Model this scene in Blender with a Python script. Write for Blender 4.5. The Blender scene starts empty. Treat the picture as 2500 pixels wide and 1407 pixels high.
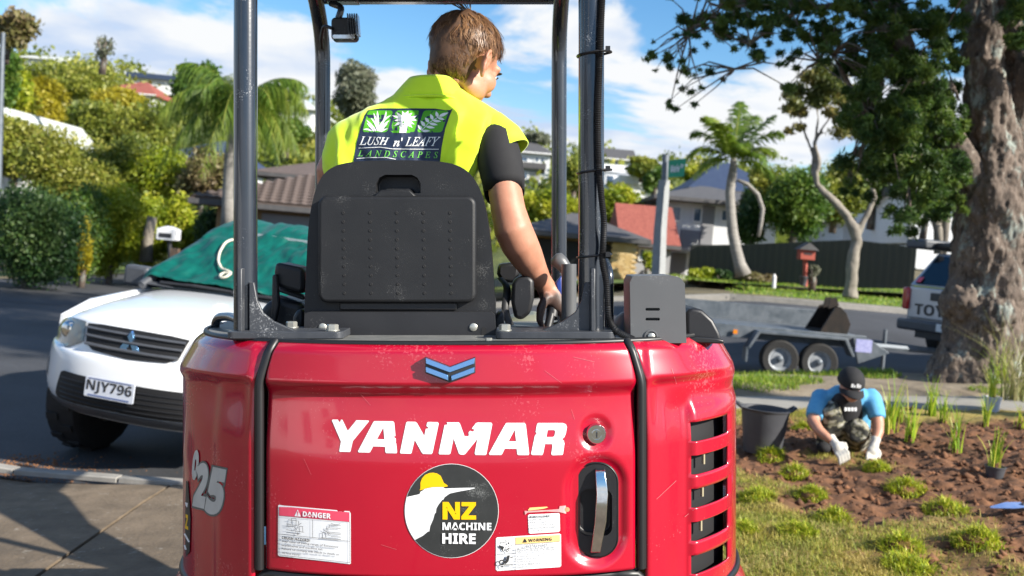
import bpy, bmesh, math, random
import numpy as np
from math import radians as R, sin, cos, pi, sqrt
from mathutils import Vector as V3, Matrix as M4
from mathutils.bvhtree import BVHTree
from mathutils import noise as NZ
random.seed(7); RNG = np.random.default_rng(7)
SC = bpy.context.scene; COL = SC.collection
# ---------------------------------------------------------------- camera, sky, sun, exposure
FPX, HCAM, HORZ = 2400.0, 1.6, 600.0          # focal length in photo pixels, lens height, horizon row
cam = bpy.data.cameras.new('camera'); co = bpy.data.objects.new('camera', cam); COL.objects.link(co)
ROLL = R(5)                                    # the camera was held a little askew, level with the tilted machine
co.matrix_world = M4(((cos(ROLL), -sin(ROLL), 0, 0), (0, 0, -1, 0), (sin(ROLL), cos(ROLL), 0, HCAM), (0, 0, 0, 1)))
cam.sensor_width = 36; cam.lens = 36 * FPX / 2500; cam.shift_y = (HORZ - 703.5) / 2500
cam.clip_start = .05; cam.clip_end = 3000
cam.dof.use_dof = True; cam.dof.focus_distance = 2.42; cam.dof.aperture_fstop = 4.6
SC.camera = co
SUN_EL, SUN_AZ = R(30), R(121)                 # azimuth clockwise from +Y
LV = V3((sin(SUN_AZ) * cos(SUN_EL), cos(SUN_AZ) * cos(SUN_EL), sin(SUN_EL)))
w = bpy.data.worlds.new('World'); SC.world = w; w.use_nodes = True
nt = w.node_tree; N = nt.nodes; L = nt.links; N.clear()
def nd(t, **k):
    n = N.new(t)
    for a, b in k.items(): setattr(n, a, b)
    return n
out = nd('ShaderNodeOutputWorld'); bg = nd('ShaderNodeBackground'); bg.inputs[1].default_value = .092
sky = nd('ShaderNodeTexSky', sky_type='NISHITA'); sky.sun_disc = False
sky.sun_elevation = SUN_EL; sky.sun_rotation = SUN_AZ; sky.air_density = 1.0; sky.dust_density = .3; sky.ozone_density = 2.2
tc = nd('ShaderNodeTexCoord'); sep = nd('ShaderNodeSeparateXYZ'); L.new(tc.outputs['Generated'], sep.inputs[0])
def mth(op, a, b=None, clamp=False):
    n = nd('ShaderNodeMath', operation=op); n.use_clamp = clamp
    for i, v in enumerate((a, b)):
        if v is None: continue
        if isinstance(v, (int, float)): n.inputs[i].default_value = v
        else: L.new(v, n.inputs[i])
    return n.outputs[0]
den = mth('ADD', mth('MAXIMUM', sep.outputs[2], 0.0), .16)
cx = mth('DIVIDE', sep.outputs[0], den); cy = mth('DIVIDE', sep.outputs[1], den)
cmb = nd('ShaderNodeCombineXYZ'); L.new(cx, cmb.inputs[0]); L.new(cy, cmb.inputs[1]); cmb.inputs[2].default_value = 4.4
n1 = nd('ShaderNodeTexNoise'); n1.inputs['Scale'].default_value = 1.15; n1.inputs['Detail'].default_value = 9; n1.inputs['Roughness'].default_value = .58; n1.inputs['Distortion'].default_value = .35
L.new(cmb.outputs[0], n1.inputs['Vector'])
n2 = nd('ShaderNodeTexNoise'); n2.inputs['Scale'].default_value = 2.4; n2.inputs['Detail'].default_value = 6
L.new(cmb.outputs[0], n2.inputs['Vector'])
hz = mth('MULTIPLY', mth('SUBTRACT', .24, sep.outputs[2], True), .85)       # more cloud towards the horizon all round
rp = nd('ShaderNodeMapRange', interpolation_type='SMOOTHSTEP'); rp.inputs[1].default_value = .51; rp.inputs[2].default_value = .60
L.new(mth('ADD', n1.outputs['Fac'], hz), rp.inputs[0])
cr = nd('ShaderNodeValToRGB'); cr.color_ramp.elements[0].position = .38; cr.color_ramp.elements[0].color = (3.3, 4.0, 5.2, 1)
cr.color_ramp.elements[1].position = .58; cr.color_ramp.elements[1].color = (5.3, 5.4, 5.5, 1)
L.new(n2.outputs['Fac'], cr.inputs[0])
sat = nd('ShaderNodeHueSaturation'); sat.inputs['Saturation'].default_value = 1.3; sat.inputs['Value'].default_value = 1.0
L.new(sky.outputs[0], sat.inputs['Color'])
mx = nd('ShaderNodeMix', data_type='RGBA'); L.new(rp.outputs[0], mx.inputs[0]); L.new(sat.outputs[0], mx.inputs[6]); L.new(cr.outputs[0], mx.inputs[7])
L.new(mx.outputs[2], bg.inputs[0]); L.new(bg.outputs[0], out.inputs[0])
sl = bpy.data.lights.new('sun', 'SUN'); so = bpy.data.objects.new('sun', sl); COL.objects.link(so)
sl.energy = 5.0; sl.angle = R(.53); sl.color = (1, .94, .84); so.rotation_euler = LV.to_track_quat('Z', 'Y').to_euler(); so.location = LV * 60
SC.view_settings.view_transform = 'Standard'; SC.view_settings.look = 'None'; SC.view_settings.exposure = .98; SC.view_settings.gamma = 1
SC.render.engine = 'CYCLES'; SC.cycles.use_denoising = True; SC.cycles.max_bounces = 6; SC.cycles.transparent_max_bounces = 6
SC.cycles.caustics_reflective = False; SC.cycles.caustics_refractive = False; SC.cycles.sample_clamp_indirect = 4

# ---------------------------------------------------------------- helpers
def P(px, py, D): return V3(((px - 1250) / FPX * D, D, HCAM - (py - HORZ) / FPX * D))
def Q(px, py, D):
    x, z = (px - 1250) / FPX * D, -(py - HORZ) / FPX * D; return V3((x * cos(ROLL) - z * sin(ROLL), D, HCAM + x * sin(ROLL) + z * cos(ROLL)))
def tilt(o):
    """stand a thing built level with the picture on the sloping drive"""
    m = M4.Translation((0, 0, HCAM)) @ M4.Rotation(-ROLL, 4, 'Y') @ M4.Translation((0, 0, -HCAM)); o.matrix_world = m @ M4.Translation(ORI[o.name]); ORI[o.name] = V3(o.location)
def sstep(a, b, x):
    t = min(1, max(0, (x - a) / (b - a))); return t * t * (3 - 2 * t)
def lerp(a, b, t): return a + (b - a) * t
ORI = {}
class MB:
    def __init__(s): s.v = []; s.f = []; s.a = []
    def add(s, vs, fs, M=None):
        o = len(s.v)
        s.v += [tuple(M @ V3(p)) if M else tuple(p) for p in vs]
        s.f += [tuple(i + o for i in f) for f in fs]; return s
    def box(s, c, d, M=None, tp=1.0, rz=0):
        x, y, z = d[0] / 2, d[1] / 2, d[2] / 2
        vs = [V3((sx * x * (tp if sz > 0 else 1), sy * y * (tp if sz > 0 else 1), sz * z)) for sz in (-1, 1) for sy in (-1, 1) for sx in (-1, 1)]
        if rz: vs = [M4.Rotation(rz, 3, 'Z') @ p for p in vs]
        vs = [p + V3(c) for p in vs]
        return s.add(vs, [(0, 2, 3, 1), (4, 5, 7, 6), (0, 1, 5, 4), (2, 6, 7, 3), (0, 4, 6, 2), (1, 3, 7, 5)], M)
    def b2(s, x0, x1, y0, y1, z0, z1, M=None):
        return s.box(((x0 + x1) / 2, (y0 + y1) / 2, (z0 + z1) / 2), (x1 - x0, y1 - y0, z1 - z0), M)
    def tube(s, pts, r, n=10, M=None, cap=True, sq=1.0):
        pts = [V3(p) for p in pts]; k = len(pts); rs = r if hasattr(r, '__len__') else [r] * k
        vs = []; up = None
        for i, p in enumerate(pts):
            t = (pts[min(i + 1, k - 1)] - pts[max(i - 1, 0)]).normalized()
            if up is None: up = V3((0, 0, 1)) if abs(t.z) < .9 else V3((1, 0, 0))
            a = t.cross(up).normalized(); b = a.cross(t).normalized(); up = b
            for j in range(n):
                q = 2 * pi * j / n; vs.append(p + (a * cos(q) + b * sin(q) * sq) * rs[i])
        fs = [(i * n + j, i * n + (j + 1) % n, (i + 1) * n + (j + 1) % n, (i + 1) * n + j) for i in range(k - 1) for j in range(n)]
        if cap: fs += [tuple(range(n))[::-1], tuple((k - 1) * n + j for j in range(n))]
        return s.add(vs, fs, M)
    def lathe(s, pr, n=24, M=None, cap=True):
        vs = [(r * cos(2 * pi * j / n), r * sin(2 * pi * j / n), z) for r, z in pr for j in range(n)]; k = len(pr)
        fs = [(i * n + j, i * n + (j + 1) % n, (i + 1) * n + (j + 1) % n, (i + 1) * n + j) for i in range(k - 1) for j in range(n)]
        if cap: fs += [tuple(range(n))[::-1], tuple((k - 1) * n + j for j in range(n))]
        return s.add(vs, fs, M)
    def prism(s, poly, a, b, M=None, ax='y'):
        n = len(poly)
        g = {'y': lambda p, t: (p[0], t, p[1]), 'x': lambda p, t: (t, p[0], p[1]), 'z': lambda p, t: (p[0], p[1], t)}[ax]
        vs = [g(p, a) for p in poly] + [g(p, b) for p in poly]
        return s.add(vs, [tuple(range(n)), tuple(range(2 * n - 1, n - 1, -1))] + [(i, i + n, (i + 1) % n + n, (i + 1) % n) for i in range(n)], M)
    def grid(s, fn, us, vs_, M=None, keep=None):
        nu, nv = len(us), len(vs_)
        vs = [fn(u, v) for v in vs_ for u in us]
        fs = [(j * nu + i, j * nu + i + 1, (j + 1) * nu + i + 1, (j + 1) * nu + i) for j in range(nv - 1) for i in range(nu - 1) if keep is None or keep((us[i] + us[i + 1]) / 2, (vs_[j] + vs_[j + 1]) / 2)]
        return s.add(vs, fs, M)
    def loft(s, rings, M=None, cap=True):
        n = len(rings[0]); vs = [p for r in rings for p in r]; k = len(rings)
        fs = [(i * n + j, i * n + (j + 1) % n, (i + 1) * n + (j + 1) % n, (i + 1) * n + j) for i in range(k - 1) for j in range(n)]
        if cap: fs += [tuple(range(n))[::-1], tuple((k - 1) * n + j for j in range(n))]
        return s.add(vs, fs, M)
    def ell(s, c, r, M=None, n=16, m=10):
        vs = [(c[0] + r[0] * sin(pi * i / m) * cos(2 * pi * j / n), c[1] + r[1] * sin(pi * i / m) * sin(2 * pi * j / n), c[2] + r[2] * cos(pi * i / m)) for i in range(m + 1) for j in range(n)]
        fs = [(i * n + j, (i + 1) * n + j, (i + 1) * n + (j + 1) % n, i * n + (j + 1) % n) for i in range(m) for j in range(n)]
        return s.add(vs, fs, M)
def rot(ax, a, loc=(0, 0, 0)): return M4.Translation(V3(loc)) @ M4.Rotation(a, 4, ax)
def frame(o, x, y, z):
    return M4(((x[0], y[0], z[0], o[0]), (x[1], y[1], z[1], o[1]), (x[2], y[2], z[2], o[2]), (0, 0, 0, 1)))
def align(a, b):
    d = (V3(b) - V3(a)); q = d.to_track_quat('Z', 'Y'); return M4.Translation(V3(a)) @ q.to_matrix().to_4x4()
def link(o, parent=None):
    COL.objects.link(o)
    if parent: o.parent = parent; ORI[o.name] = ORI[parent.name]
    else: ORI.setdefault(o.name, V3((0, 0, 0)))
    return o
def obj(name, mb, mat, parent=None, smooth=None, bevel=0, seg=2, clean=True, solid=0, sub=0, fix=False):
    me = bpy.data.meshes.new(name)
    o_ = ORI[parent.name] if parent else None
    vs = mb.v if not o_ or o_.length == 0 else [(p[0] - o_.x, p[1] - o_.y, p[2] - o_.z) for p in mb.v]
    me.from_pydata(vs, [], mb.f)
    if fix:
        bm = bmesh.new(); bm.from_mesh(me); bmesh.ops.remove_doubles(bm, verts=bm.verts, dist=1e-5); bmesh.ops.recalc_face_normals(bm, faces=bm.faces); bm.to_mesh(me); bm.free()
    if smooth is not None:
        me.polygons.foreach_set('use_smooth', [True] * len(me.polygons))
        if smooth < 179: me.set_sharp_from_angle(angle=R(smooth))
    me.materials.append(mat)
    o = bpy.data.objects.new(name, me); link(o, parent)
    if solid: m = o.modifiers.new('s', 'SOLIDIFY'); m.thickness = solid; m.offset = -1
    if sub: m = o.modifiers.new('u', 'SUBSURF'); m.levels = m.render_levels = sub
    if bevel:
        m = o.modifiers.new('b', 'BEVEL'); m.width = bevel; m.segments = seg; m.limit_method = 'ANGLE'; m.angle_limit = R(38)
        if smooth is None:
            me.polygons.foreach_set('use_smooth', [True] * len(me.polygons)); me.set_sharp_from_angle(angle=R(50))
    return o
def npobj(name, vs, fs, mat, parent=None, rnd=None, smooth=False):
    """big meshes from numpy: vs (n,3), fs (m,k)"""
    me = bpy.data.meshes.new(name); n, k = fs.shape
    o_ = ORI[parent.name] if parent else V3((0, 0, 0))
    vs = np.asarray(vs, dtype=np.float32) - np.array(o_, dtype=np.float32)
    me.vertices.add(len(vs)); me.vertices.foreach_set('co', vs.ravel())
    me.loops.add(n * k); me.loops.foreach_set('vertex_index', fs.astype(np.int32).ravel())
    me.polygons.add(n); me.polygons.foreach_set('loop_start', np.arange(0, n * k, k, dtype=np.int32))
    if smooth: me.polygons.foreach_set('use_smooth', [True] * n)
    me.update(calc_edges=True)
    if rnd is not None:
        a = me.attributes.new('rnd', 'FLOAT', 'FACE'); a.data.foreach_set('value', np.asarray(rnd, dtype=np.float32))
    me.materials.append(mat); o = bpy.data.objects.new(name, me); return link(o, parent)
def tag(o, label=None, cat=None, group=None, kind=None):
    for k, v in (('label', label), ('category', cat), ('group', group), ('kind', kind)):
        if v: o[k] = v
    return o
def thing(name, label, cat, loc=(0, 0, 0), group=None):
    o = bpy.data.objects.new(name, None); o.empty_display_size = .2; o.location = loc; link(o); ORI[o.name] = V3(loc); return tag(o, label, cat, group)
def dup(o, parent=None, label=None):
    c = o.copy(); COL.objects.link(c); c.parent = parent; ORI[c.name] = V3((0, 0, 0))
    if label: c['label'] = label
    for ch in list(o.children): dup(ch, c)
    return c
def baked(o):
    """apply the modifiers of an object (for shapes grown by remeshing)"""
    bpy.context.view_layer.update(); dg = bpy.context.evaluated_depsgraph_get()
    me = bpy.data.meshes.new_from_object(o.evaluated_get(dg)); o.modifiers.clear(); old = o.data; o.data = me; bpy.data.meshes.remove(old)
    return o
def skin(name, mb, mat, parent, vox=.008, it=6, fac=.5):
    o = obj(name, mb, mat, parent, smooth=180)
    m = o.modifiers.new('r', 'REMESH'); m.mode = 'VOXEL'; m.voxel_size = vox; m.use_smooth_shade = True
    m = o.modifiers.new('s', 'SMOOTH'); m.iterations = it; m.factor = fac
    return baked(o)
# ---------------------------------------------------------------- materials
def mat(name, c1, c2=None, sc=8, rough=.5, metal=0, bump=0, bsc=60, coat=0, spec=.5, det=6, c3=None, mid=.5, sharp=.25, rvar=0, sheen=0, trans=0, stretch=None, extra=None):
    m = bpy.data.materials.new(name); m.use_nodes = True; t = m.node_tree; n = t.nodes; l = t.links; b = n['Principled BSDF']
    b.inputs['Roughness'].default_value = rough; b.inputs['Metallic'].default_value = metal; b.inputs['Coat Weight'].default_value = coat; b.inputs['Coat Roughness'].default_value = .06
    b.inputs['Specular IOR Level'].default_value = spec; b.inputs['Base Color'].default_value = (*c1, 1)
    if sheen: b.inputs['Sheen Weight'].default_value = sheen
    if trans: b.inputs['Transmission Weight'].default_value = trans
    co_ = n.new('ShaderNodeTexCoord'); vec = co_.outputs['Object']
    if stretch:
        mp = n.new('ShaderNodeMapping'); mp.inputs['Scale'].default_value = stretch; l.new(vec, mp.inputs[0]); vec = mp.outputs[0]
    if c2:
        x = n.new('ShaderNodeTexNoise'); x.inputs['Scale'].default_value = sc; x.inputs['Detail'].default_value = det; x.inputs['Roughness'].default_value = .6; l.new(vec, x.inputs['Vector'])
        r = n.new('ShaderNodeValToRGB'); e = r.color_ramp.elements; e[0].position = mid - sharp; e[0].color = (*c1, 1); e[1].position = mid + sharp; e[1].color = (*c2, 1)
        if c3: q = e.new(min(.99, mid + sharp + .12)); q.color = (*c3, 1)
        l.new(x.outputs['Fac'], r.inputs[0]); l.new(r.outputs[0], b.inputs['Base Color'])
        if rvar:
            mr = n.new('ShaderNodeMapRange'); mr.inputs[1].default_value = .3; mr.inputs[2].default_value = .7; mr.inputs[3].default_value = rough - rvar; mr.inputs[4].default_value = rough + rvar
            l.new(x.outputs['Fac'], mr.inputs[0]); l.new(mr.outputs[0], b.inputs['Roughness'])
    if bump:
        x = n.new('ShaderNodeTexNoise'); x.inputs['Scale'].default_value = bsc; x.inputs['Detail'].default_value = 5; l.new(vec, x.inputs['Vector'])
        u = n.new('ShaderNodeBump'); u.inputs['Strength'].default_value = bump; u.inputs['Distance'].default_value = .3 / bsc; l.new(x.outputs['Fac'], u.inputs['Height']); l.new(u.outputs[0], b.inputs['Normal'])
    if extra: extra(m, n, l, b, vec)
    return m
def scratches(col, amt=.5, sc=14):
    """pale dust specks and streaks over the base colour"""
    def f(m, n, l, b, vec):
        src = b.inputs['Base Color'].links[0].from_socket if b.inputs['Base Color'].links else None
        x = n.new('ShaderNodeTexNoise'); x.inputs['Scale'].default_value = sc * 22; x.inputs['Detail'].default_value = 5; l.new(vec, x.inputs['Vector'])
        y = n.new('ShaderNodeTexNoise'); y.inputs['Scale'].default_value = sc; y.inputs['Detail'].default_value = 8; l.new(vec, y.inputs['Vector'])
        mu = n.new('ShaderNodeMath'); mu.operation = 'MULTIPLY'; l.new(x.outputs['Fac'], mu.inputs[0]); l.new(y.outputs['Fac'], mu.inputs[1])
        mr = n.new('ShaderNodeMapRange'); mr.inputs[1].default_value = .355; mr.inputs[2].default_value = .46; mr.inputs[4].default_value = amt; l.new(mu.outputs[0], mr.inputs[0])
        k = n.new('ShaderNodeMix'); k.data_type = 'RGBA'; l.new(mr.outputs[0], k.inputs[0])
        if src: l.new(src, k.inputs[6])
        else: k.inputs[6].default_value = b.inputs['Base Color'].default_value
        k.inputs[7].default_value = (*col, 1); l.new(k.outputs[2], b.inputs['Base Color'])
        r0 = b.inputs['Roughness'].default_value
        m2 = n.new('ShaderNodeMapRange'); m2.inputs[3].default_value = r0; m2.inputs[4].default_value = min(1, r0 + .35); l.new(mr.outputs[0], m2.inputs[0]); l.new(m2.outputs[0], b.inputs['Roughness'])
    return f
def leafmat(name, cols, rough=.5, tr=.35):
    m = bpy.data.materials.new(name); m.use_nodes = True; t = m.node_tree; n = t.nodes; l = t.links; b = n['Principled BSDF']; b.inputs['Roughness'].default_value = rough
    a = n.new('ShaderNodeAttribute'); a.attribute_name = 'rnd'; r = n.new('ShaderNodeValToRGB'); e = r.color_ramp.elements
    e[0].color = (*cols[0], 1); e[1].color = (*cols[-1], 1)
    for i, c in enumerate(cols[1:-1]): q = e.new((i + 1) / (len(cols) - 1)); q.color = (*c, 1)
    l.new(a.outputs['Fac'], r.inputs[0]); l.new(r.outputs[0], b.inputs['Base Color'])
    tn = n.new('ShaderNodeBsdfTranslucent'); l.new(r.outputs[0], tn.inputs[0]); mxs = n.new('ShaderNodeMixShader'); mxs.inputs[0].default_value = tr
    l.new(b.outputs[0], mxs.inputs[1]); l.new(tn.outputs[0], mxs.inputs[2]); l.new(mxs.outputs[0], n['Material Output'].inputs[0])
    return m
K = {}
K['red'] = mat('red_paint', (.43, .0022, .022), (.37, .002, .019), 2.2, .25, coat=.8, spec=.5, rvar=.05, extra=scratches((.75, .28, .30), .22, 7))
K['black'] = mat('black_plastic', (.010, .010, .012), (.018, .018, .020), 6, .45, bump=.25, bsc=500, extra=scratches((.16, .16, .155), .5, 11))
K['seat'] = mat('seat_plastic', (.008, .0085, .010), (.016, .0165, .018), 5, .5, spec=.4, bump=.5, bsc=420, extra=scratches((.16, .16, .155), .4, 16))
K['seam'] = mat('rubber_seal', (.012, .012, .013), None, rough=.42)
K['post'] = mat('post_paint', (.012, .016, .024), (.022, .027, .036), 9, .26, coat=.8, bump=.05, bsc=120, extra=scratches((.42, .43, .44), .65, 13))
K['plate'] = mat('plate_paint', (.03, .034, .042), (.06, .064, .072), 14, .42, bump=.15, bsc=160, extra=scratches((.4, .41, .42), .6, 12))
K['greybox'] = mat('grey_cover', (.085, .088, .092), (.115, .118, .122), 5, .42, bump=.08, bsc=300, extra=scratches((.34, .34, .34), .35, 14))
K['deck'] = mat('deck_paint', (.13, .135, .13), (.22, .22, .21), 22, .5, bump=.2, bsc=90)
K['bolt'] = mat('zinc_bolt', (.42, .42, .38), (.55, .54, .48), 40, .38, metal=.7)
K['chrome'] = mat('chrome', (.75, .76, .77), (.6, .6, .58), 60, .12, metal=1, rvar=.06)
K['badge'] = mat('badge_blue_chrome', (.22, .45, .80), None, rough=.14, metal=.85)
K['white'] = mat('vinyl_white', (.84, .85, .86), (.78, .79, .8), 30, .35)
K['offwhite'] = mat('label_white', (.74, .76, .78), (.8, .81, .82), 12, .4)
K['ink'] = mat('ink_black', (.03, .03, .032), None, rough=.45)
K['inkgrey'] = mat('ink_grey', (.16, .16, .17), None, rough=.5)
K['vinylblack'] = mat('vinyl_black', (.022, .024, .024), (.034, .036, .036), 30, .4, extra=scratches((.3, .31, .3), .5, 22))
K['yellow'] = mat('vinyl_yellow', (.85, .50, .0), None, rough=.4)
K['orange'] = mat('label_orange', (.85, .58, .22), None, rough=.45)
K['pink'] = mat('label_red', (.72, .07, .13), None, rough=.45)
K['silver'] = mat('vinyl_silver', (.62, .63, .60), (.42, .43, .41), 10, .3, metal=.15)
K['darkgrey'] = mat('dark_edge', (.11, .115, .11), None, rough=.4)
K['dark'] = mat('dark_inside', (.006, .006, .007), None, rough=.7)
# ---------------------------------------------------------------- lettering
def _sty(s, st):
    b = {'serif': (0x1D434, 0x1D44E), 'serifb': (0x1D400, 0x1D41A), 'sansb': (0x1D5D4, 0x1D5EE), 'sansbi': (0x1D63C, 0x1D656)}.get(st)
    if not b: return s
    g = {'sansb': 0x1D7EC, 'serifb': 0x1D7CE}.get(st)
    return ''.join(chr(b[0] + ord(c) - 65) if 'A' <= c <= 'Z' else ('\u210e' if (c == 'h' and st == 'serif') else chr(b[1] + ord(c) - 97)) if 'a' <= c <= 'z' else (chr(g + ord(c) - 48) if g and c.isdigit() else c) for c in s)
_TX = {}
def text2d(s, st='', off=0.0, shear=0.0, sp=1.0):
    k = (s, st, off, shear, sp)
    if k in _TX: return _TX[k]
    c = bpy.data.curves.new('t', 'FONT'); c.body = _sty(s, st); c.size = 1; c.offset = off; c.shear = shear; c.resolution_u = 3; c.space_character = sp
    o = bpy.data.objects.new('t', c); COL.objects.link(o)
    me = bpy.data.meshes.new_from_object(o.evaluated_get(bpy.context.evaluated_depsgraph_get()))
    vs = [(v.co.x, v.co.y) for v in me.vertices]; fs = [tuple(p.vertices) for p in me.polygons]
    bpy.data.objects.remove(o); bpy.data.curves.remove(c); bpy.data.meshes.remove(me)
    xs = [v[0] for v in vs]; ys = [v[1] for v in vs]; x0, x1, y0, y1 = min(xs), max(xs), min(ys), max(ys)
    vs = [((x - x0) / (x1 - x0), (y - y0) / (y1 - y0)) for x, y in vs]
    _TX[k] = (vs, fs, (x1 - x0), (y1 - y0)); return _TX[k]
def textquad(mb, s, q, st='', off=0.0, shear=0.0, sp=1.0):
    """lettering filling the quad q = bottom-left, bottom-right, top-right, top-left (2-D or 3-D points)"""
    vs, fs, _, _ = text2d(s, st, off, shear, sp); q = [V3(p) for p in q]
    return mb.add([((q[0] * (1 - x) + q[1] * x) * (1 - y) + (q[3] * (1 - x) + q[2] * x) * y).to_tuple() for x, y in vs], fs)
def tess(poly):
    from mathutils.geometry import tessellate_polygon
    return tessellate_polygon([[V3((p[0], p[1], 0)) for p in poly]])
# ---------------------------------------------------------------- the ground
def pl(t, pts):
    for (a, b), (c, d) in zip(pts, pts[1:]):
        if t <= c: return b if t <= a else b + (d - b) * sstep(a, c, t)
    return pts[-1][1]
HR = [(9, 0), (11.8, -.06), (13.4, -.38), (17, -.40), (24, .24), (27, .32), (37, .36), (60, 1.2), (800, 1.2)]
HL = [(9, 0), (20, -.05), (40, -.25), (60, -.4), (800, -.4)]
def gh(x, y):
    c = .0875 * max(-3.2, min(6.0, x)) - .085 * sstep(-1.6, -2.5, x) * sstep(6.2, 7.0, y)
    if y < 8.5: return c
    t = sstep(-3, 3, x); r = pl(y, HR) + .05 * max(0, x - 7) * sstep(25, 37, y); l_ = pl(y, HL) - .03 * max(0, -x - 8) * sstep(15, 35, y)
    return c + l_ * (1 - t) + r * t
def rows(a, b, n): return [a + (b - a) * i / n for i in range(n + 1)]
def sheet(name, A, B, off, material, nu=6, nv=40, label=None, cat=None, kind='structure', parent=None, hf=gh, thick=0):
    """ground-hugging strip between polylines A and B (lists of (x, y))"""
    def at(pts, t):
        s = t * (len(pts) - 1); i = min(int(s), len(pts) - 2); f = s - i
        return (lerp(pts[i][0], pts[i + 1][0], f), lerp(pts[i][1], pts[i + 1][1], f))
    mb = MB()
    def fn(u, v):
        a, b = at(A, v), at(B, v); x, y = lerp(a[0], b[0], u), lerp(a[1], b[1], u); return (x, y, hf(x, y) + off)
    us, vs = rows(0, 1, nu), rows(0, 1, nv); mb.grid(fn, us, vs)
    if thick:
        for us2, vs2, keep in (([0], vs, 0), ([1], vs, 1), (us, [0], 2), (us, [1], 3)):
            pts = [fn(u, v) for v in vs2 for u in us2]; lo = [(p[0], p[1], p[2] - thick) for p in pts]; k = len(pts)
            mb.add(pts + lo, [(i, i + 1, k + i + 1, k + i) for i in range(k - 1)])
    o = obj(name, mb, material, parent, smooth=40)
    return tag(o, label, cat, kind=kind)
def asphalt_x(m, n, l, b, vec):
    y = n.new('ShaderNodeTexNoise'); y.inputs['Scale'].default_value = .6; y.inputs['Detail'].default_value = 5; l.new(vec, y.inputs['Vector'])
    mr = n.new('ShaderNodeMapRange'); mr.inputs[1].default_value = .35; mr.inputs[2].default_value = .65; mr.inputs[3].default_value = .75; mr.inputs[4].default_value = 1.25; l.new(y.outputs['Fac'], mr.inputs[0])
    k = n.new('ShaderNodeMix'); k.data_type = 'RGBA'; k.blend_type = 'MULTIPLY'; k.inputs[0].default_value = 1
    l.new(b.inputs['Base Color'].links[0].from_socket, k.inputs[6]); l.new(mr.outputs[0], k.inputs[7]); l.new(k.outputs[2], b.inputs['Base Color'])
K['asphalt'] = mat('asphalt', (.028, .030, .036), (.062, .064, .07), 45, .85, bump=.6, bsc=70, extra=asphalt_x)
def stain_x(m, n, l, b, vec):
    asphalt_x(m, n, l, b, vec); src = b.inputs['Base Color'].links[0].from_socket
    for sc_, lo, hi, col in ((1.7, .52, .66, (.085, .065, .045)), (34, .60, .72, (.05, .04, .03)), (11, .60, .70, (.38, .34, .28))):
        x = n.new('ShaderNodeTexNoise'); x.inputs['Scale'].default_value = sc_; x.inputs['Detail'].default_value = 10; x.inputs['Roughness'].default_value = .7; l.new(vec, x.inputs['Vector'])
        mr = n.new('ShaderNodeMapRange'); mr.inputs[1].default_value = lo; mr.inputs[2].default_value = hi; mr.inputs[4].default_value = .75; l.new(x.outputs['Fac'], mr.inputs[0]); k = n.new('ShaderNodeMix'); k.data_type = 'RGBA'; l.new(mr.outputs[0], k.inputs[0]); l.new(src, k.inputs[6]); k.inputs[7].default_value = (*col, 1); src = k.outputs[2]
    l.new(src, b.inputs['Base Color'])
K['concrete'] = mat('old_concrete', (.095, .070, .045), (.20, .150, .10), 5, .9, bump=.8, bsc=40, det=12, c3=(.26, .205, .145), extra=stain_x)
K['path'] = mat('path_concrete', (.26, .24, .21), (.36, .34, .30), 4, .9, bump=.4, bsc=60, det=10)
K['kerb'] = mat('kerb_concrete', (.22, .21, .19), (.34, .32, .29), 6, .9, bump=.3, bsc=40)
K['earth'] = mat('earth', (.10, .085, .045), (.16, .13, .07), .6, .95, det=10)
K['turf'] = mat('turf', (.055, .10, .012), (.13, .18, .025), 2.5, .95, bump=.6, bsc=60, det=10)
ys = rows(-6, 70, 60) + [80, 100, 130, 170, 230, 320, 450, 700]
xs = [-600, -300, -150, -90] + rows(-60, 60, 60) + [90, 150, 300, 600]
tag(obj('ground', MB().grid(lambda x, y: (x, y, gh(x, y) - .06 - (.25 if 0.4 < x < 8 and -2 < y < 9.4 else 0) - (.05 if y > 8 else 0) - (.16 if x < 1 and y > 3 else 0)), xs, ys), K['earth'], smooth=180), kind='structure')
# asphalt: the street going up to the far left and the turning area that runs right
def kedge(x): return 7.0 - .25 * (x + 3.5)
sheet('road', [(-30, 22), (-16, 14), (-3.5, 7.0), (-1.0, 6.37), (1.2, 9.9), (2.5, 12.9), (6, 12.6), (12, 12.6), (40, 14)],
      [(-30, 24.5), (-14, 24.2), (-6, 24), (-2, 24), (3, 24), (7, 24), (12, 24.2), (18, 25), (40, 28)], .004, K['asphalt'], 24, 60)
sheet('street', [(-14.5, 20), (-14.5, 30), (-14.8, 42), (-16, 62)], [(-3.0, 20), (-4.2, 30), (-7.2, 42), (-10.5, 62)], .010, K['asphalt'], 10, 40)
drv = bpy.data.objects.new('driveway', None); link(drv); tag(drv, kind='structure')
for x0, x1, y0, y1 in ((-6.5, -4.23, -2, None), (-4.2, -2.115, 2.6, None), (-4.2, -2.115, -2, 2.57), (-2.09, -.5, 2.6, None), (-2.09, -.5, -2, 2.57), (-.47, 1.05, 2.6, 9.2), (-.47, 1.05, -2, 2.57)):
    A = [(x0, y0), (x0, y1 or kedge(x0) - .16)]; B = [(x1, y0), (x1, y1 or kedge(x1) - .16)]
    sheet('concrete_slab', A, B, .03 + random.uniform(0, .004), K['concrete'], 4, 8, kind=None, parent=drv, thick=.06)
kb = MB()
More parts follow.
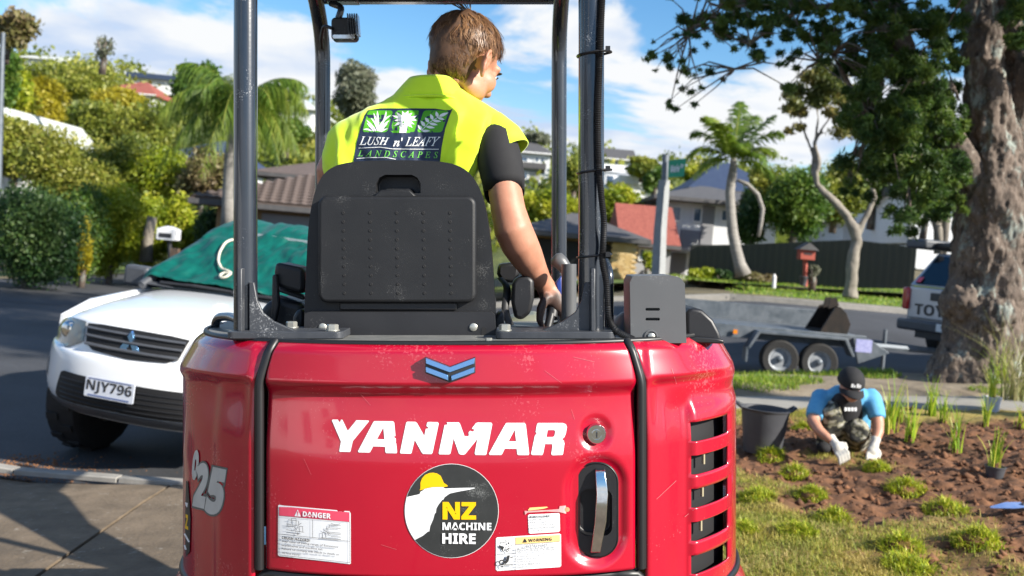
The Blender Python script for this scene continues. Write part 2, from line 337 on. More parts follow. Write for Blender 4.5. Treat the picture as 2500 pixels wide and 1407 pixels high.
for i in range(8):
    xa = -6.5 + i * .8; xb = xa + .79
    ga, gb_ = gh(xa, 6), gh(xb, 6); kb.add([(xa, kedge(xa) - .15, ga), (xb, kedge(xb) - .15, gb_), (xb, kedge(xb) + .0, gb_), (xa, kedge(xa) + .0, ga), (xa, kedge(xa) - .15, ga + .036), (xb, kedge(xb) - .15, gb_ + .036), (xb, kedge(xb) - .03, gb_ + .030), (xa, kedge(xa) - .03, ga + .030)],
           [(4, 5, 6, 7), (0, 1, 5, 4), (7, 6, 2, 3), (1, 2, 6, 5), (0, 4, 7, 3)])
tag(obj('kerb', kb, K['kerb'], bevel=.008), kind='structure')
# right-hand side: footpath, berm and kerb before the road
fp = bpy.data.objects.new('footpath', None); link(fp); tag(fp, kind='structure')
for i in range(9):
    x0 = 1.0 + i * 1.42; sheet('concrete_slab', [(x0, 9.45), (x0, 10.35)], [(x0 + 1.40, 9.45), (x0 + 1.40, 10.35)], .035 + random.uniform(0, .005), K['path'], 3, 3, kind=None, parent=fp, thick=.08)
def berm(x, y): return gh(x, y) + .10 * sstep(10.3, 10.9, y) * sstep(13.0, 12.3, y) + .05 * NZ.noise((x * 1.3, y * 1.3, 0)) * sstep(10.4, 10.8, y)
K['bermsoil'] = mat('berm_soil', (.16, .12, .08), (.30, .25, .18), 5, .95, bump=.7, bsc=30, det=10)
sheet('berm', [(1.1, 10.35), (2.5, 10.36), (5, 10.36), (14, 10.36)], [(1.6, 11.6), (2.6, 12.72), (6, 12.42), (14, 12.42)], .01, K['bermsoil'], 24, 80, hf=berm)
for i in range(8):
    xa = 2.7 + i * 1.3; y0 = 12.72 - .04 * i; y1 = 12.72 - .04 * (i + 1) if i < 7 else 12.4
    m_ = MB().prism([(-.08, 0), (.08, 0), (.06, .14), (-.08, .14)], 0, 1.28, frame((xa, y0, gh(xa, y0) - .02), (0, 1, 0), (1, -.03, 0), (0, 0, 1)))
    tag(obj('kerb', m_, K['kerb'], bevel=.01), kind='structure')
# far side of the road: kerb, grass verges and the drive between them
def farh(x, y): return gh(x, y) + .1
sheet('verge', [(5.5, 24.6), (8, 24.15), (10, 24.2), (14, 24.6), (17, 25.6)], [(6.3, 25.6), (8, 27.5), (10, 28.0), (14, 27.6), (17.0, 26.2)], .06, K['turf'], 10, 30, hf=farh)
sheet('lawn', [(6.0, 31.5), (14, 31.5), (20, 31.0), (26, 30.5)], [(6.4, 36.6), (14, 36.6), (20, 36.2), (26, 35.5)], .05, K['turf'], 8, 30, hf=farh)
sheet('lawn', [(-4, 30), (2, 29), (5.4, 30)], [(-4, 34), (2, 34), (5.6, 36)], .05, K['turf'], 8, 20, hf=farh)
kf = MB(); kp = [(-3, 24.05), (1.0, 24.0), (5.5, 24.45), (8, 24.0), (10, 24.05), (14, 24.45), (17, 25.45), (30, 27)]
for a, b in zip(kp, kp[1:]):
    kf.add([(a[0], a[1], gh(*a) - .02), (b[0], b[1], gh(*b) - .02), (b[0], b[1] + .15, gh(*b) - .02), (a[0], a[1] + .15, gh(*a) - .02), (a[0], a[1], gh(*a) + .14), (b[0], b[1], gh(*b) + .14), (b[0], b[1] + .15, gh(*b) + .15), (a[0], a[1] + .15, gh(*a) + .15)],
           [(4, 5, 6, 7), (0, 1, 5, 4), (6, 2, 3, 7)])
tag(obj('kerb', kf, K['kerb'], smooth=30), kind='structure')
sheet('verge', [(-16.2, 16), (-16.5, 24), (-17, 36), (-18, 60)], [(-14.6, 17), (-14.6, 26), (-14.9, 38), (-16.1, 60)], .06, K['turf'], 5, 30)
# ---------------------------------------------------------------- garden bed and patchy lawn (lower right)
def lawnf(x, y):
    b = 2.3 - .45 * (y - 4.6)
    n = NZ.noise((x * 1.7, y * 1.7, 3)) * .45 + NZ.noise((x * 5, y * 5, 8)) * .25
    v = sstep(.38, -.38, x - b + n)
    v = max(v, sstep(.3, -.05, abs(y - 9.1) - .25 + n * .6) * .9)
    v = max(v, sstep(.25, .42, NZ.noise((x * 1.3 + 9, y * 1.6, 5))) * .6 * sstep(3.1, 2.2, x))
    return v
def bedh(x, y):
    l = lawnf(x, y)
    z = .02 + .08 * sstep(2.2, 3.6, x) * sstep(9.3, 7.8, y) + .05 * NZ.noise((x * 1.1, y * 1.1, 0))
    c = NZ.noise((x * 5, y * 5, 1)) * .035 + NZ.noise((x * 13, y * 13, 2)) * .026 + NZ.noise((x * 30, y * 30, 4)) * .013
    return gh(x, y) + z + c * (1 - .75 * l) + .012 * l
NXG, NYG = 260, 250
gx = np.linspace(1.06, 7.0, NXG); gy = np.linspace(3.0, 9.44, NYG)
vs = np.array([(x, y, bedh(x, y)) for y in gy for x in gx]); lm = np.array([lawnf(x, y) for y in gy for x in gx])
ii = np.arange(NYG - 1)[:, None] * NXG + np.arange(NXG - 1)[None, :]; ii = ii.ravel()
fs = np.stack([ii, ii + 1, ii + NXG + 1, ii + NXG], 1)
def bedmat():
    m = mat('bed_soil', (.045, .021, .011), (.26, .115, .05), 9, .95, bump=.9, bsc=55, det=12, c3=(.36, .19, .09))
    n = m.node_tree.nodes; l = m.node_tree.links; b = n['Principled BSDF']; src = b.inputs['Base Color'].links[0].from_socket
    a = n.new('ShaderNodeAttribute'); a.attribute_name = 'rnd'
    c = n.new('ShaderNodeTexCoord'); x = n.new('ShaderNodeTexNoise'); x.inputs['Scale'].default_value = 14; x.inputs['Detail'].default_value = 8; l.new(c.outputs['Object'], x.inputs[0])
    r = n.new('ShaderNodeValToRGB'); e = r.color_ramp.elements; e[0].position = .3; e[0].color = (.22, .18, .035, 1); e[1].position = .7; e[1].color = (.42, .33, .08, 1); l.new(x.outputs['Fac'], r.inputs[0])
    k = n.new('ShaderNodeMix'); k.data_type = 'RGBA'; l.new(a.outputs['Fac'], k.inputs[0]); l.new(src, k.inputs[6]); l.new(r.outputs[0], k.inputs[7]); l.new(k.outputs[2], b.inputs['Base Color'])
    return m
tag(npobj('garden_soil', vs, fs, bedmat(), rnd=lm.reshape(NYG, NXG)[:-1, :-1].ravel() * .9, smooth=True), kind='structure')
# clods of soil
def scatter_rocks(name, pts, sizes, material, kind, label=None, cat=None):
    base = np.array([(1, 0, 0), (-1, 0, 0), (0, 1, 0), (0, -1, 0), (0, 0, 1), (0, 0, -1)], float)
    fo = np.array([(0, 2, 4), (2, 1, 4), (1, 3, 4), (3, 0, 4), (2, 0, 5), (1, 2, 5), (3, 1, 5), (0, 3, 5)])
    V = []; Fc = []
    for i, (p, s) in enumerate(zip(pts, sizes)):
        q = base * (s * RNG.uniform(.5, 1.2, (6, 1))) * np.array([1, 1, .7]) + RNG.normal(0, s * .15, (6, 3)); V.append(q + np.array(p)); Fc.append(fo + 6 * i)
    o = npobj(name, np.concatenate(V), np.concatenate(Fc), material, rnd=RNG.uniform(0, 1, 8 * len(pts)), smooth=True); return tag(o, label, cat, kind=kind)
pts = []; sz = []
while len(pts) < 5200:
    x, y = random.uniform(1.1, 6.5), random.uniform(4.2, 9.3)
    if lawnf(x, y) < .45 and random.random() < .25 + .75 * (x > 1.6): pts.append((x, y, bedh(x, y) + .002)); sz.append(.008 + .036 * random.random() ** 3)
K['clod'] = mat('soil_clod', (.045, .022, .012), (.25, .112, .052), 6, .95, bump=.6, bsc=80)
scatter_rocks('soil_clods', pts, sz, K['clod'], 'stuff', 'crumbly red brown clods of dug soil in the bed', 'soil')
# ---------------------------------------------------------------- blades and leaves by the thousand
def blades(name, pts, hs, wd, material, parent=None, lean=.5, rnd=None, kind=None, label=None, cat=None, seg=2):
    pts = np.asarray(pts, float); n = len(pts); hs = np.asarray(hs, float); a = RNG.uniform(0, 2 * pi, n); d = np.stack([np.cos(a), np.sin(a), np.zeros(n)], 1); s = np.stack([-d[:, 1], d[:, 0], np.zeros(n)], 1)
    ln = RNG.uniform(.1, 1, n) * lean; V = []
    for k in range(seg + 1):
        t = k / seg; c = pts + d * (ln * hs * t * t)[:, None] + np.array([0, 0, 1]) * (hs * t * (1 - .35 * ln * t))[:, None]; ww = (wd * (1 - .85 * t))
        V += [c - s * np.reshape(ww, (-1, 1)) / 2, c + s * np.reshape(ww, (-1, 1)) / 2]
    m = 2 * (seg + 1); vv = np.stack(V, 1).reshape(-1, 3); b = np.arange(n)[:, None] * m
    f = np.concatenate([np.stack([b[:, 0] + 2 * k, b[:, 0] + 2 * k + 1, b[:, 0] + 2 * k + 3, b[:, 0] + 2 * k + 2], 1) for k in range(seg)])
    r = np.clip(np.tile(RNG.uniform(0, 1, n) if rnd is None else rnd, seg), 0, 1)
    return tag(npobj(name, vv, f, material, parent, rnd=r), label, cat, kind=kind)
K['drygrass'] = leafmat('dry_grass', [(.46, .36, .11), (.36, .34, .05), (.20, .26, .03), (.50, .40, .15)], .7, .3)
K['grass'] = leafmat('green_grass', [(.09, .19, .012), (.18, .32, .02), (.32, .42, .03), (.38, .38, .09)], .6, .35)
pts = []; hs = []; rn = []
while len(pts) < 26000:
    x, y = random.uniform(1.08, 3.7), random.uniform(4.3, 9.4)
    l = lawnf(x, y)
    if random.random() < l ** 1.5 * (1.2 - .1 * (y - 4)):
        pts.append((x, y, bedh(x, y) - .004)); hs.append(random.uniform(.018, .05)); rn.append(min(1, max(0, .45 + .9 * NZ.noise((x * 3, y * 3, 9)) + random.uniform(-.3, .3))))
blades('lawn_grass', pts, hs, .006, K['drygrass'], lean=1.2, rnd=np.array(rn), kind='stuff', label='patchy yellow green lawn beside the excavator', cat='grass')
pts = []; hs = []
while len(pts) < 16000:
    x, y = random.uniform(1.2, 8.5), random.uniform(10.4, 12.6)
    if NZ.noise((x * .9, y * 1.4, 2)) + .35 * NZ.noise((x * 3, y * 3, 2)) > (.02 if x < 3.6 else .12): pts.append((x, y, berm(x, y))); hs.append(random.uniform(.03, .09))
blades('berm_grass', pts, hs, .012, K['grass'], lean=.9, kind='stuff', label='tufty green grass on the berm between path and road', cat='grass')
pts = []; hs = []
while len(pts) < 14000:
    x = random.uniform(5.6, 25); y = random.choice((random.uniform(24.3, 28), random.uniform(31.4, 36.4)))
    if y < 29 and (x > 17 or (y > 25.6 and x < 6.3)): continue
    pts.append((x, y, farh(x, y) + .055)); hs.append(random.uniform(.04, .1))
blades('verge_grass', pts, hs, .03, K['grass'], lean=.9, kind='stuff', label='mown green grass of the verge across the road', cat='grass')
def crown(name, blobs, n, size, material, parent=None, asp=2.2, shell=.55, bias=0, flat=0, seed=None):
    """leaf faces spread through ellipsoid clumps: blobs = [(centre, radii)], n leaves in all"""
    g = np.random.default_rng(seed if seed is not None else int(RNG.integers(1 << 30)))
    c = np.array([b[0] for b in blobs], float); r = np.array([b[1] if hasattr(b[1], '__len__') else (b[1],) * 3 for b in blobs], float)
    wgt = (r[:, 0] * r[:, 1] * r[:, 2]) ** (2 / 3); k = g.choice(len(blobs), n, p=wgt / wgt.sum())
    d = g.normal(0, 1, (n, 3)); d /= np.linalg.norm(d, axis=1)[:, None]; rad = shell + (1 - shell) * g.random(n) ** .6
    rad *= 1 + .18 * g.normal(0, 1, n); p = c[k] + d * r[k] * rad[:, None]
    sz = size * g.uniform(.55, 1.35, n); a = g.normal(0, 1, (n, 3)); a[:, 2] *= (1 - flat); a /= np.linalg.norm(a, axis=1)[:, None]
    b = np.cross(a, g.normal(0, 1, (n, 3))); b /= np.linalg.norm(b, axis=1)[:, None]
    a = a * (sz / 2)[:, None]; b = b * (sz / asp / 2)[:, None]
    vs = np.stack([p - a, p + b * .9 - a * .1, p + a, p - b * .9 - a * .1], 1).reshape(-1, 3); f = np.arange(4 * n).reshape(n, 4)
    rn = np.clip(g.random(len(blobs))[k] * .55 + g.random(n) * .45 + bias, 0, 1)
    return npobj(name, vs, f, material, parent, rnd=rn)
# ---------------------------------------------------------------- the excavator
X0, W0, D0, RD, NE = -.145, .765, 2.25, .60, 2.5
HX, HZ, LX, LZ = .198, .981, .197, 1.160           # door handle and lock, world x and z
def relief(u, z, door):
    p = 0.0
    if z > 1.350: p += .013 * ((z - 1.350) / .02) ** 2
    p += max(0, z - 1.283) * .13
    if door:
        p += .030 * sstep(1.287, 1.247, z) * (1 - .62 * sstep(1.25, 1.09, z)) * (1 - .25 * sstep(.2, .44, abs(u)))
        e = .441 - abs(u)
        if e < .014: p += .008 * (1 - e / .014) ** 2
        x = u + X0
        dx, dz = abs(x - HX), max(0, abs(z - HZ) - .055); d = sqrt(dx * dx + dz * dz) - .060
        p += .014 * sstep(.022, -.004, d)
        d = sqrt((x - LX) ** 2 + (z - LZ) ** 2); p += .009 * sstep(.046, .022, d)
    else:
        s = 1 if u > 0 else -1
        e = abs(u) - .463
        if e < .012: p += .007 * (1 - max(0, e) / .012) ** 2
        p += .022 * sstep(1.292, 1.262, z) * sstep(.46, .5, abs(u)) * (1 - .8 * sstep(1.262, 1.12, z)) * sstep(.74, .6, abs(u))
        if s > 0: p += .016 * sstep(.50, .57, u) * sstep(1.26, 1.2, z) - .020 * sstep(.575, .60, u) * sstep(1.245, 1.185, z)
        else: p += .010 * sstep(.56, .60, -u) * sstep(1.275, 1.25, z) - .006
    return p
def wz(z): return W0 - .035 * sstep(1.26, 1.37, z) - .012 * sstep(1.34, 1.372, z)
def hoodt(t, z, door=False):
    s, c = sin(t), cos(t); W = wz(z)
    u = W * abs(s) ** (2 / NE) * (1 if s >= 0 else -1); d = RD * (1 - max(0, c) ** (2 / NE))
    p = relief(u, z, door); nx = sin(t) ** 3; k = sqrt(max(.0, 1 - nx * nx))
    return (X0 + u - p * nx, D0 + d + p * k, z)
def hoody(x, z, door=True):
    u = x - X0; W = wz(z); a = min(1, abs(u) / W)
    return D0 + RD * (1 - (1 - a ** NE) ** (1 / NE)) + relief(u, z, door)
def tof(u, z=1.0): return math.asin(min(1, (abs(u) / wz(z)) ** (NE / 2))) * (1 if u > 0 else -1)
def hoodp(px, py, lift=.001):
    door = 640 < px < 1560; D = 2.2; x = z = 0
    while D < 3.0:
        x, z = (px - 1250) / FPX * D, HCAM - (py - HORZ) / FPX * D
        if D >= hoody(x, z, door): break
        D += .008
    lo, hi = D - .008, D
    for _ in range(14):
        D = (lo + hi) / 2; x, z = (px - 1250) / FPX * D, HCAM - (py - HORZ) / FPX * D
        if D >= hoody(x, z, door): hi = D
        else: lo = D
    D -= lift; return ((px - 1250) / FPX * D, D, HCAM - (py - HORZ) / FPX * D)
def decal(name, layers, parent, fn=hoodp, step=(16, 22), lift0=.0012, dl=.0005):
    """printed layers (2-D points in the plane of the print, faces, material) laid on a curved surface"""
    V = []; Fc = []; mi = []; mats = []
    for k, (vs, fs, m) in enumerate(layers):
        bm = bmesh.new(); bv = [bm.verts.new((p[0], p[1], 0)) for p in vs]
        for f in fs:
            try: bm.faces.new([bv[i] for i in f])
            except ValueError: pass
        xs = [p[0] for p in vs]; ys = [p[1] for p in vs]
        for ax, (a, b), st in ((0, (min(xs), max(xs)), step[0]), (1, (min(ys), max(ys)), step[1])):
            c = (math.floor(a / st) + 1) * st
            while c < b:
                bmesh.ops.bisect_plane(bm, geom=bm.verts[:] + bm.edges[:] + bm.faces[:], plane_co=(c, 0, 0) if ax == 0 else (0, c, 0), plane_no=(1, 0, 0) if ax == 0 else (0, 1, 0)); c += st
        bm.verts.index_update(); o = len(V); V += [fn(v.co.x, v.co.y, lift0 + dl * k) for v in bm.verts]
        if m not in mats: mats.append(m)
        for f in bm.faces: Fc.append([v.index + o for v in f.verts]); mi.append(mats.index(m))
        bm.free()
    mb = MB(); mb.v = V; mb.f = Fc; ob = obj(name, mb, mats[0], parent)
    for m in mats[1:]: ob.data.materials.append(m)
    ob.data.polygons.foreach_set('material_index', mi); return ob
def poly(pts, m, holes=(), sc=1, o=(0, 0)):
    from mathutils.geometry import tessellate_polygon
    rings = [pts] + list(holes); fs = tessellate_polygon([[V3((a / sc + o[0], b / sc + o[1], 0)) for a, b in r] for r in rings])
    return ([(a / sc + o[0], b / sc + o[1]) for r in rings for a, b in r], [tuple(f) for f in fs], m)
def ptext(s, q, m, st='', off=0., shear=0., sc=1, o=(0, 0), sp=1.):
    """q = bottom-left, bottom-right, top-right, top-left in pixels"""
    mb = MB(); textquad(mb, s, [(a / sc + o[0], b / sc + o[1], 0) for a, b in q], st, off, shear, sp)
    return ([(p[0], p[1]) for p in mb.v], mb.f, m)
def plines(segs, w_, m, sc=1, o=(0, 0)):
    vs = []; fs = []
    for a, b, c, d in segs:
        l = math.hypot(c - a, d - b) or 1; nx, ny = -(d - b) / l * w_ / 2, (c - a) / l * w_ / 2; k = len(vs)
        vs += [((x) / sc + o[0], (y) / sc + o[1]) for x, y in ((a + nx, b + ny), (c + nx, d + ny), (c - nx, d - ny), (a - nx, b - ny))]; fs.append((k, k + 1, k + 2, k + 3))
    return (vs, fs, m)
def rrect(x0, y0, x1, y1, r, n=5):
    p = []
    for cx_, cy_, a in ((x1 - r, y1 - r, 0), (x0 + r, y1 - r, pi / 2), (x0 + r, y0 + r, pi), (x1 - r, y0 + r, 1.5 * pi)):
        p += [(cx_ + r * cos(a + pi / 2 * i / n), cy_ + r * sin(a + pi / 2 * i / n)) for i in range(n + 1)]
    return p
def circ(cx_, cy_, r, n=48): return [(cx_ + r * cos(2 * pi * i / n), cy_ + r * sin(2 * pi * i / n)) for i in range(n)]
def pxy(pts, D): return [((a - 1250) / FPX * D, HCAM - (b - HORZ) / FPX * D) for a, b in pts]
def plate(mb, outer, d0, d1, holes=(), dh=None):
    """front plate facing the lens at y = d0 with blind openings"""
    from mathutils.geometry import tessellate_polygon
    rings = [outer] + list(holes); pts = [(a, d0, b) for r in rings for a, b in r]; fs = [tuple(f) for f in tessellate_polygon([[V3((a, b, 0)) for a, b in r] for r in rings])]
    mb.add(pts, fs); n = len(outer)
    mb.add([(a, d0, b) for a, b in outer] + [(a, d1, b) for a, b in outer], [(i, (i + 1) % n, n + (i + 1) % n, n + i) for i in range(n)] + [tuple(range(n, 2 * n))])
    for h in holes:
        n = len(h); mb.add([(a, d0, b) for a, b in h] + [(a, dh or d1, b) for a, b in h], [(i, (i + 1) % n, n + (i + 1) % n, n + i) for i in range(n)] + [tuple(range(n, 2 * n))])
    return mb
EX = thing('mini_excavator', 'red mini excavator seen from behind with driver in its open canopy', 'excavator', (X0, 3.1, 0))
TD, TS = tof(.441), tof(.463)
zs = rows(.836, 1.24, 60) + rows(1.245, 1.30, 22) + rows(1.305, 1.345, 8) + rows(1.349, 1.370, 8)
def doork(t, z):
    x = hoodt(t, z, True)[0]; return not (abs(x - HX) < .041 and abs(z - HZ) < .085)
door = obj('engine_door', MB().grid(lambda t, z: hoodt(t, z, True), rows(-TD, TD, 170), zs, keep=doork), K['red'], EX, smooth=180, solid=.004); tag(door, 'red engine door')
zp = rows(.742, 1.24, 52) + rows(1.245, 1.30, 18) + rows(1.305, 1.345, 6) + rows(1.349, 1.370, 6)
def sidept(t, z):
    if abs(t) <= pi / 2: return hoodt(t, z)
    s = 1 if t > 0 else -1; e = abs(t) - pi / 2; return (X0 + s * (wz(z) + .006 * (s < 0)), D0 + RD + e, z)
tl = rows(-pi / 2 - .5, -pi / 2 - .02, 6) + rows(-pi / 2, -TS, 60)
obj('side_panel', MB().grid(sidept, tl, zp), K['red'], EX, smooth=180, solid=.004)
SL = [(1.1195 - .0815 * k, 1.1665 - .0815 * k) for k in range(5)]        # louvre openings
U0, U1 = tof(.588), tof(.700)
zz = sorted(set([round(v, 4) for v in zp] + [round(v, 4) for s in SL for v in s]))
zz = [v for i, v in enumerate(zz) if i == 0 or v - zz[i - 1] > .0012 or any(abs(v - q) < 1e-4 for s in SL for q in s)]
tr_ = sorted(rows(TS, U0, 18) + rows(U0, U1, 22)[1:] + rows(U1, pi / 2, 8)[1:] + rows(pi / 2 + .02, pi / 2 + .5, 6))
def slotk(t, z):
    for a, b in SL:
        if a < z < b and U0 < t < U1: return False
    return True
def slotpt(t, z):
    x, y, q = sidept(t, z)
    return (x, y, q)
rp_ = obj('side_panel', MB().grid(slotpt, tr_, zz, keep=slotk), K['red'], EX, smooth=180, solid=.006); tag(rp_, 'red corner panel with louvre slots')
# dark radiator behind the louvres
gb = MB().grid(lambda t, z: (hoodt(t, z)[0] - .03 * sin(t), hoodt(t, z)[1] + .03, z), rows(tof(.5), pi / 2, 24), rows(.74, 1.25, 4))
obj('radiator_screen', gb, K['dark'], EX, smooth=180)
hs_ = MB()
for x_, z_, y_ in ((.478, 1.10, 2.455), (.474, 1.02, 2.452), (.470, .935, 2.45)): hs_.tube([(x_, y_, z_ - .045), (x_, y_, z_ + .0)], .0045, 6)
obj('radiator_stay', hs_, mat('brass_stay', (.32, .28, .18), None, rough=.5), EX)
# seals
def seamtube(u, z0, z1, r, y_off=.004):
    t = tof(u); return [(hoodt(t, z, abs(u) < .452)[0], hoodt(t, z, False)[1] + y_off, z) for z in rows(z0, z1, 40)]
for s in (-1, 1):
    obj('door_seal', MB().tube(seamtube(s * .452, .835, 1.372, .010), .0105, 8), K['seam'], EX, smooth=60)
    obj('door_seal', MB().tube([(p[0] + s * .008, p[1] + .002, p[2]) for p in seamtube(s * .452, .835, 1.368, .01)], .0055, 6), K['seam'], EX, smooth=60)
obj('top_seal', MB().tube([(hoodt(t, 1.369)[0], hoodt(t, 1.369)[1] + .012, 1.371) for t in rows(-pi / 2, pi / 2, 60)], .0075, 8), K['seam'], EX, smooth=60)
obj('lower_seal', MB().tube([(hoodt(t, .9)[0], hoodt(t, .9, abs(t) < TD)[1] + .010, .742 + .080 * sstep(TS + .10, TD - .02, abs(t))) for t in rows(-pi / 2, pi / 2, 90)], .013, 8), K['seam'], EX, smooth=60)
cw = MB().grid(lambda t, z: ((hoodt(t, .9)[0] - X0) * (1 + .035 * sstep(.738, .69, z)) + X0, hoodt(t, .9)[1] - .02 * sstep(.738, .69, z) + .014, z), rows(-pi / 2, pi / 2, 80), rows(.5, .738, 16))
cw.b2(X0 - .74, X0 + .74, 2.86, 3.6, .5, .73)
obj('door_sill', MB().grid(lambda t, z: (hoodt(t, .9)[0], hoodt(t, .9, True)[1] + .016, z), rows(-TS - .03, TS + .03, 60), rows(.735, .83, 3)), K['black'], EX, smooth=180)
obj('counterweight', cw, K['red'], EX, smooth=40)
# top deck and floor
dk = MB(); dp = [(hoodt(t, 1.36)[0] * .985 + X0 * .015, hoodt(t, 1.36)[1] + .022) for t in rows(-pi / 2, pi / 2, 40)]
dp = [(dp[0][0], 2.98)] + dp + [(dp[-1][0], 2.98)]; dk.prism(dp, 1.34, 1.3735, ax='z'); obj('deck_plate', dk, K['deck'], EX, bevel=.003)
obj('floor_plate', MB().b2(X0 - .68, X0 + .70, 2.98, 3.85, .86, .93), K['black'], EX, bevel=.01)
obj('engine_bay', MB().b2(X0 - .60, X0 + .52, 2.80, 2.97, .80, 1.335), K['dark'], EX)
# --- lettering and labels on the door
Yp = [(85,140),(100,122),(210,122),(225,160),(245,172),(262,160),(268,125),(300,125),(408,352),(585,135),(835,142),(840,160),(512,560),(465,770),(445,782),(245,777),(236,762),(270,570)]
A1 = [(930,170),(955,153),(1330,155),(1355,185),(1380,455),(1345,470),(1365,495),(1385,500),(1390,570),(1378,590),(1395,605),(1414,780),(1400,808),(1195,805),(1175,785),(1167,675),(925,668),(868,780),(845,795),(630,790),(617,765)]
Np = [(1596,190),(1620,165),(1785,168),(1820,195),(1965,455),(1998,310),(2040,305),(2050,285),(2010,255),(2022,190),(2045,170),(2240,175),(2260,205),(2133,800),(2110,825),(1945,822),(1918,800),(1770,535),(1708,800),(1688,818),(1482,812),(1472,790)]
Mp = [(5,178),(250,178),(275,205),(372,472),(395,455),(430,465),(458,445),(450,385),(485,350),(535,370),(580,330),(515,305),(600,195),(635,182),(910,185),(933,215),(812,830),(785,845),(595,842),(575,810),(630,515),(385,820),(355,838),(275,832),(255,815),(145,505),(82,812),(55,832),(-145,830),(-158,805),(-38,235),(25,222)]
A2 = [(1182,242),(1200,230),(1195,215),(1225,190),(1585,190),(1614,222),(1683,815),(1670,845),(1460,845),(1442,825),(1430,718),(1185,715),(1138,815),(1110,843),(885,843),(862,820)]
Rp = [(1842,220),(1865,192),(2370,192),(2430,220),(2452,275),(2430,400),(2400,480),(2350,520),(2385,550),(2402,610),(2372,820),(2355,842),(2155,848),(2133,825),(2158,650),(2145,620),(2005,620),(1967,812),(1945,845),(1745,843),(1722,820),(1735,760),(1800,450),(1840,400),(1815,375)]
S1, O1, O2 = 8.3333, (800, 1010), (1090, 1010)
for pts, hol, o_ in ((Yp, [], O1), (A1, [[(1132,285),(1155,525),(1005,520)]], O1), (Np, [], O1), (Mp, [], O2), (A2, [[(1390,325),(1418,568),(1265,562)]], O2), (Rp, [[(2060,335),(2190,335),(2215,355),(2200,450),(2170,478),(2032,478)]], O2)):
    tag(decal('letter', [poly(pts, K['white'], hol, S1, o_)], door), 'white slanted letter')
S3, O3 = 5.627, (970, 1120)
kiwi = [(130,527),(300,490),(320,468),(310,460),(340,445),(380,415),(480,395),(630,392),(650,410),(900,402),(1065,400),(1068,407),(1000,425),(830,455),(720,480),(650,530),(628,570),(622,560),(560,640),(535,690),(528,755),(518,740),(490,840),(450,930),(438,1005),(425,998),(350,1060),(240,1117)]
a0, a1 = math.atan2(400, -505), math.atan2(-193, -615) + 2 * pi
kiwi += [(745 + 641 * cos(lerp(a0, a1, i / 14)), 718 + 641 * sin(lerp(a0, a1, i / 14))) for i in range(1, 14)]
hat = [(305,432),(318,415),(318,330),(340,270),(380,225),(440,198),(490,193),(545,203),(590,232),(600,245),(625,300),(640,335),(665,350),(695,372),(690,382),(640,392),(560,388),(480,392),(400,405),(330,432)]
tag(decal('round_sticker', [poly(circ(745, 718, 648), K['offwhite'], (), S3, O3), poly(circ(745, 718, 642), K['vinylblack'], (), S3, O3), poly(kiwi, K['white'], (), S3, O3), poly(hat, K['yellow'], (), S3, O3),
    ptext('NZ', [(622,836),(1083,838),(1083,598),(622,595)], K['yellow'], 'sansb', .03, sc=S3, o=O3), ptext('MACHINE', [(620,982),(1293,986),(1293,882),(620,876)], K['white'], 'sansb', .012, sc=S3, o=O3),
    ptext('HIRE', [(618,1168),(1077,1174),(1077,1030),(618,1024)], K['white'], 'sansb', .02, sc=S3, o=O3)], door), 'round black hire sticker with bird in yellow hard hat')
S4, O4 = 8.275, (670, 1220)
LN = lambda y0, y1: None
dl = [poly([(75,120),(95,104),(190,122),(345,133),(1265,215),(1280,240),(1350,240),(1370,280),(1420,228),(1515,235),(1542,280),(1545,1290),(1520,1306),(95,1143),(70,1120)], K['offwhite'], (), S4, O4),
      poly([(92,150),(330,155),(1515,258),(1515,455),(90,325)], K['pink'], (), S4, O4), poly([(470,200),(535,345),(405,335)], K['offwhite'], (), S4, O4),
      ptext('!', [(458,320),(482,322),(484,235),(460,233)], K['pink'], 'sansb', .02, sc=S4, o=O4),
      ptext('DANGER', [(570,342),(1140,392),(1140,282),(575,235)], K['offwhite'], 'sansb', .02, sc=S4, o=O4),
      plines([(90,325,1515,455),(65,695,1520,843),(768,400,768,772),(90,150,90,1120),(90,1120,1525,1275),(1520,450,1525,1275)], 8, K['inkgrey'], S4, O4),
      plines([(240,490,330,498),(240,515,460,520),(345,380,345,505),(435,390,440,510),(345,380,435,385),(280,408,460,430),(240,540,400,545),(400,545,425,585),(425,585,405,620),(240,610,595,660),(500,540,500,640),(500,540,570,545),(570,545,570,650),(440,615,490,510),(490,510,545,475),(485,430,490,510),(240,665,495,695),(455,665,495,695),(455,715,495,695),
              (940,770,1340,808),(965,660,965,770),(965,660,1030,665),(1030,665,1030,770),(980,605,1055,650),(1055,560,1055,650),(1055,650,1140,700),(1055,650,1110,735),(1080,570,1340,585),(1080,570,1080,655),(1080,655,1340,680),(1140,690,1340,705),(1110,510,1340,530),(1105,565,1110,510),(1140,745,1340,760),(1135,480,1230,510),(1230,510,1335,490)], 9, K['inkgrey'], S4, O4),
      ptext('CRUSH HAZARD!', [(148,792),(716,858),(718,800),(148,742)], K['ink'], 'sansb', .01, sc=S4, o=O4)]
for s, a, b, c in (('Stay clear of swing range of Excavator', (148, 868), (1295, 990), 52), ('implements and machine tail.', (148, 950), (980, 1040), 52), ('Failure to comply will result in death or', (148, 1022), (1312, 1145), 52), ('serious injury.', (150, 1102), (520, 1150), 52)):
    dl.append(ptext(s, [a, b, (b[0], b[1] - c), (a[0], a[1] - c)], K['inkgrey'], '', .012, sc=S4, o=O4))
tag(decal('danger_label', dl, door), 'white danger label with red band and chipped top edge')
S5, O5 = 7.815, (1200, 1220)
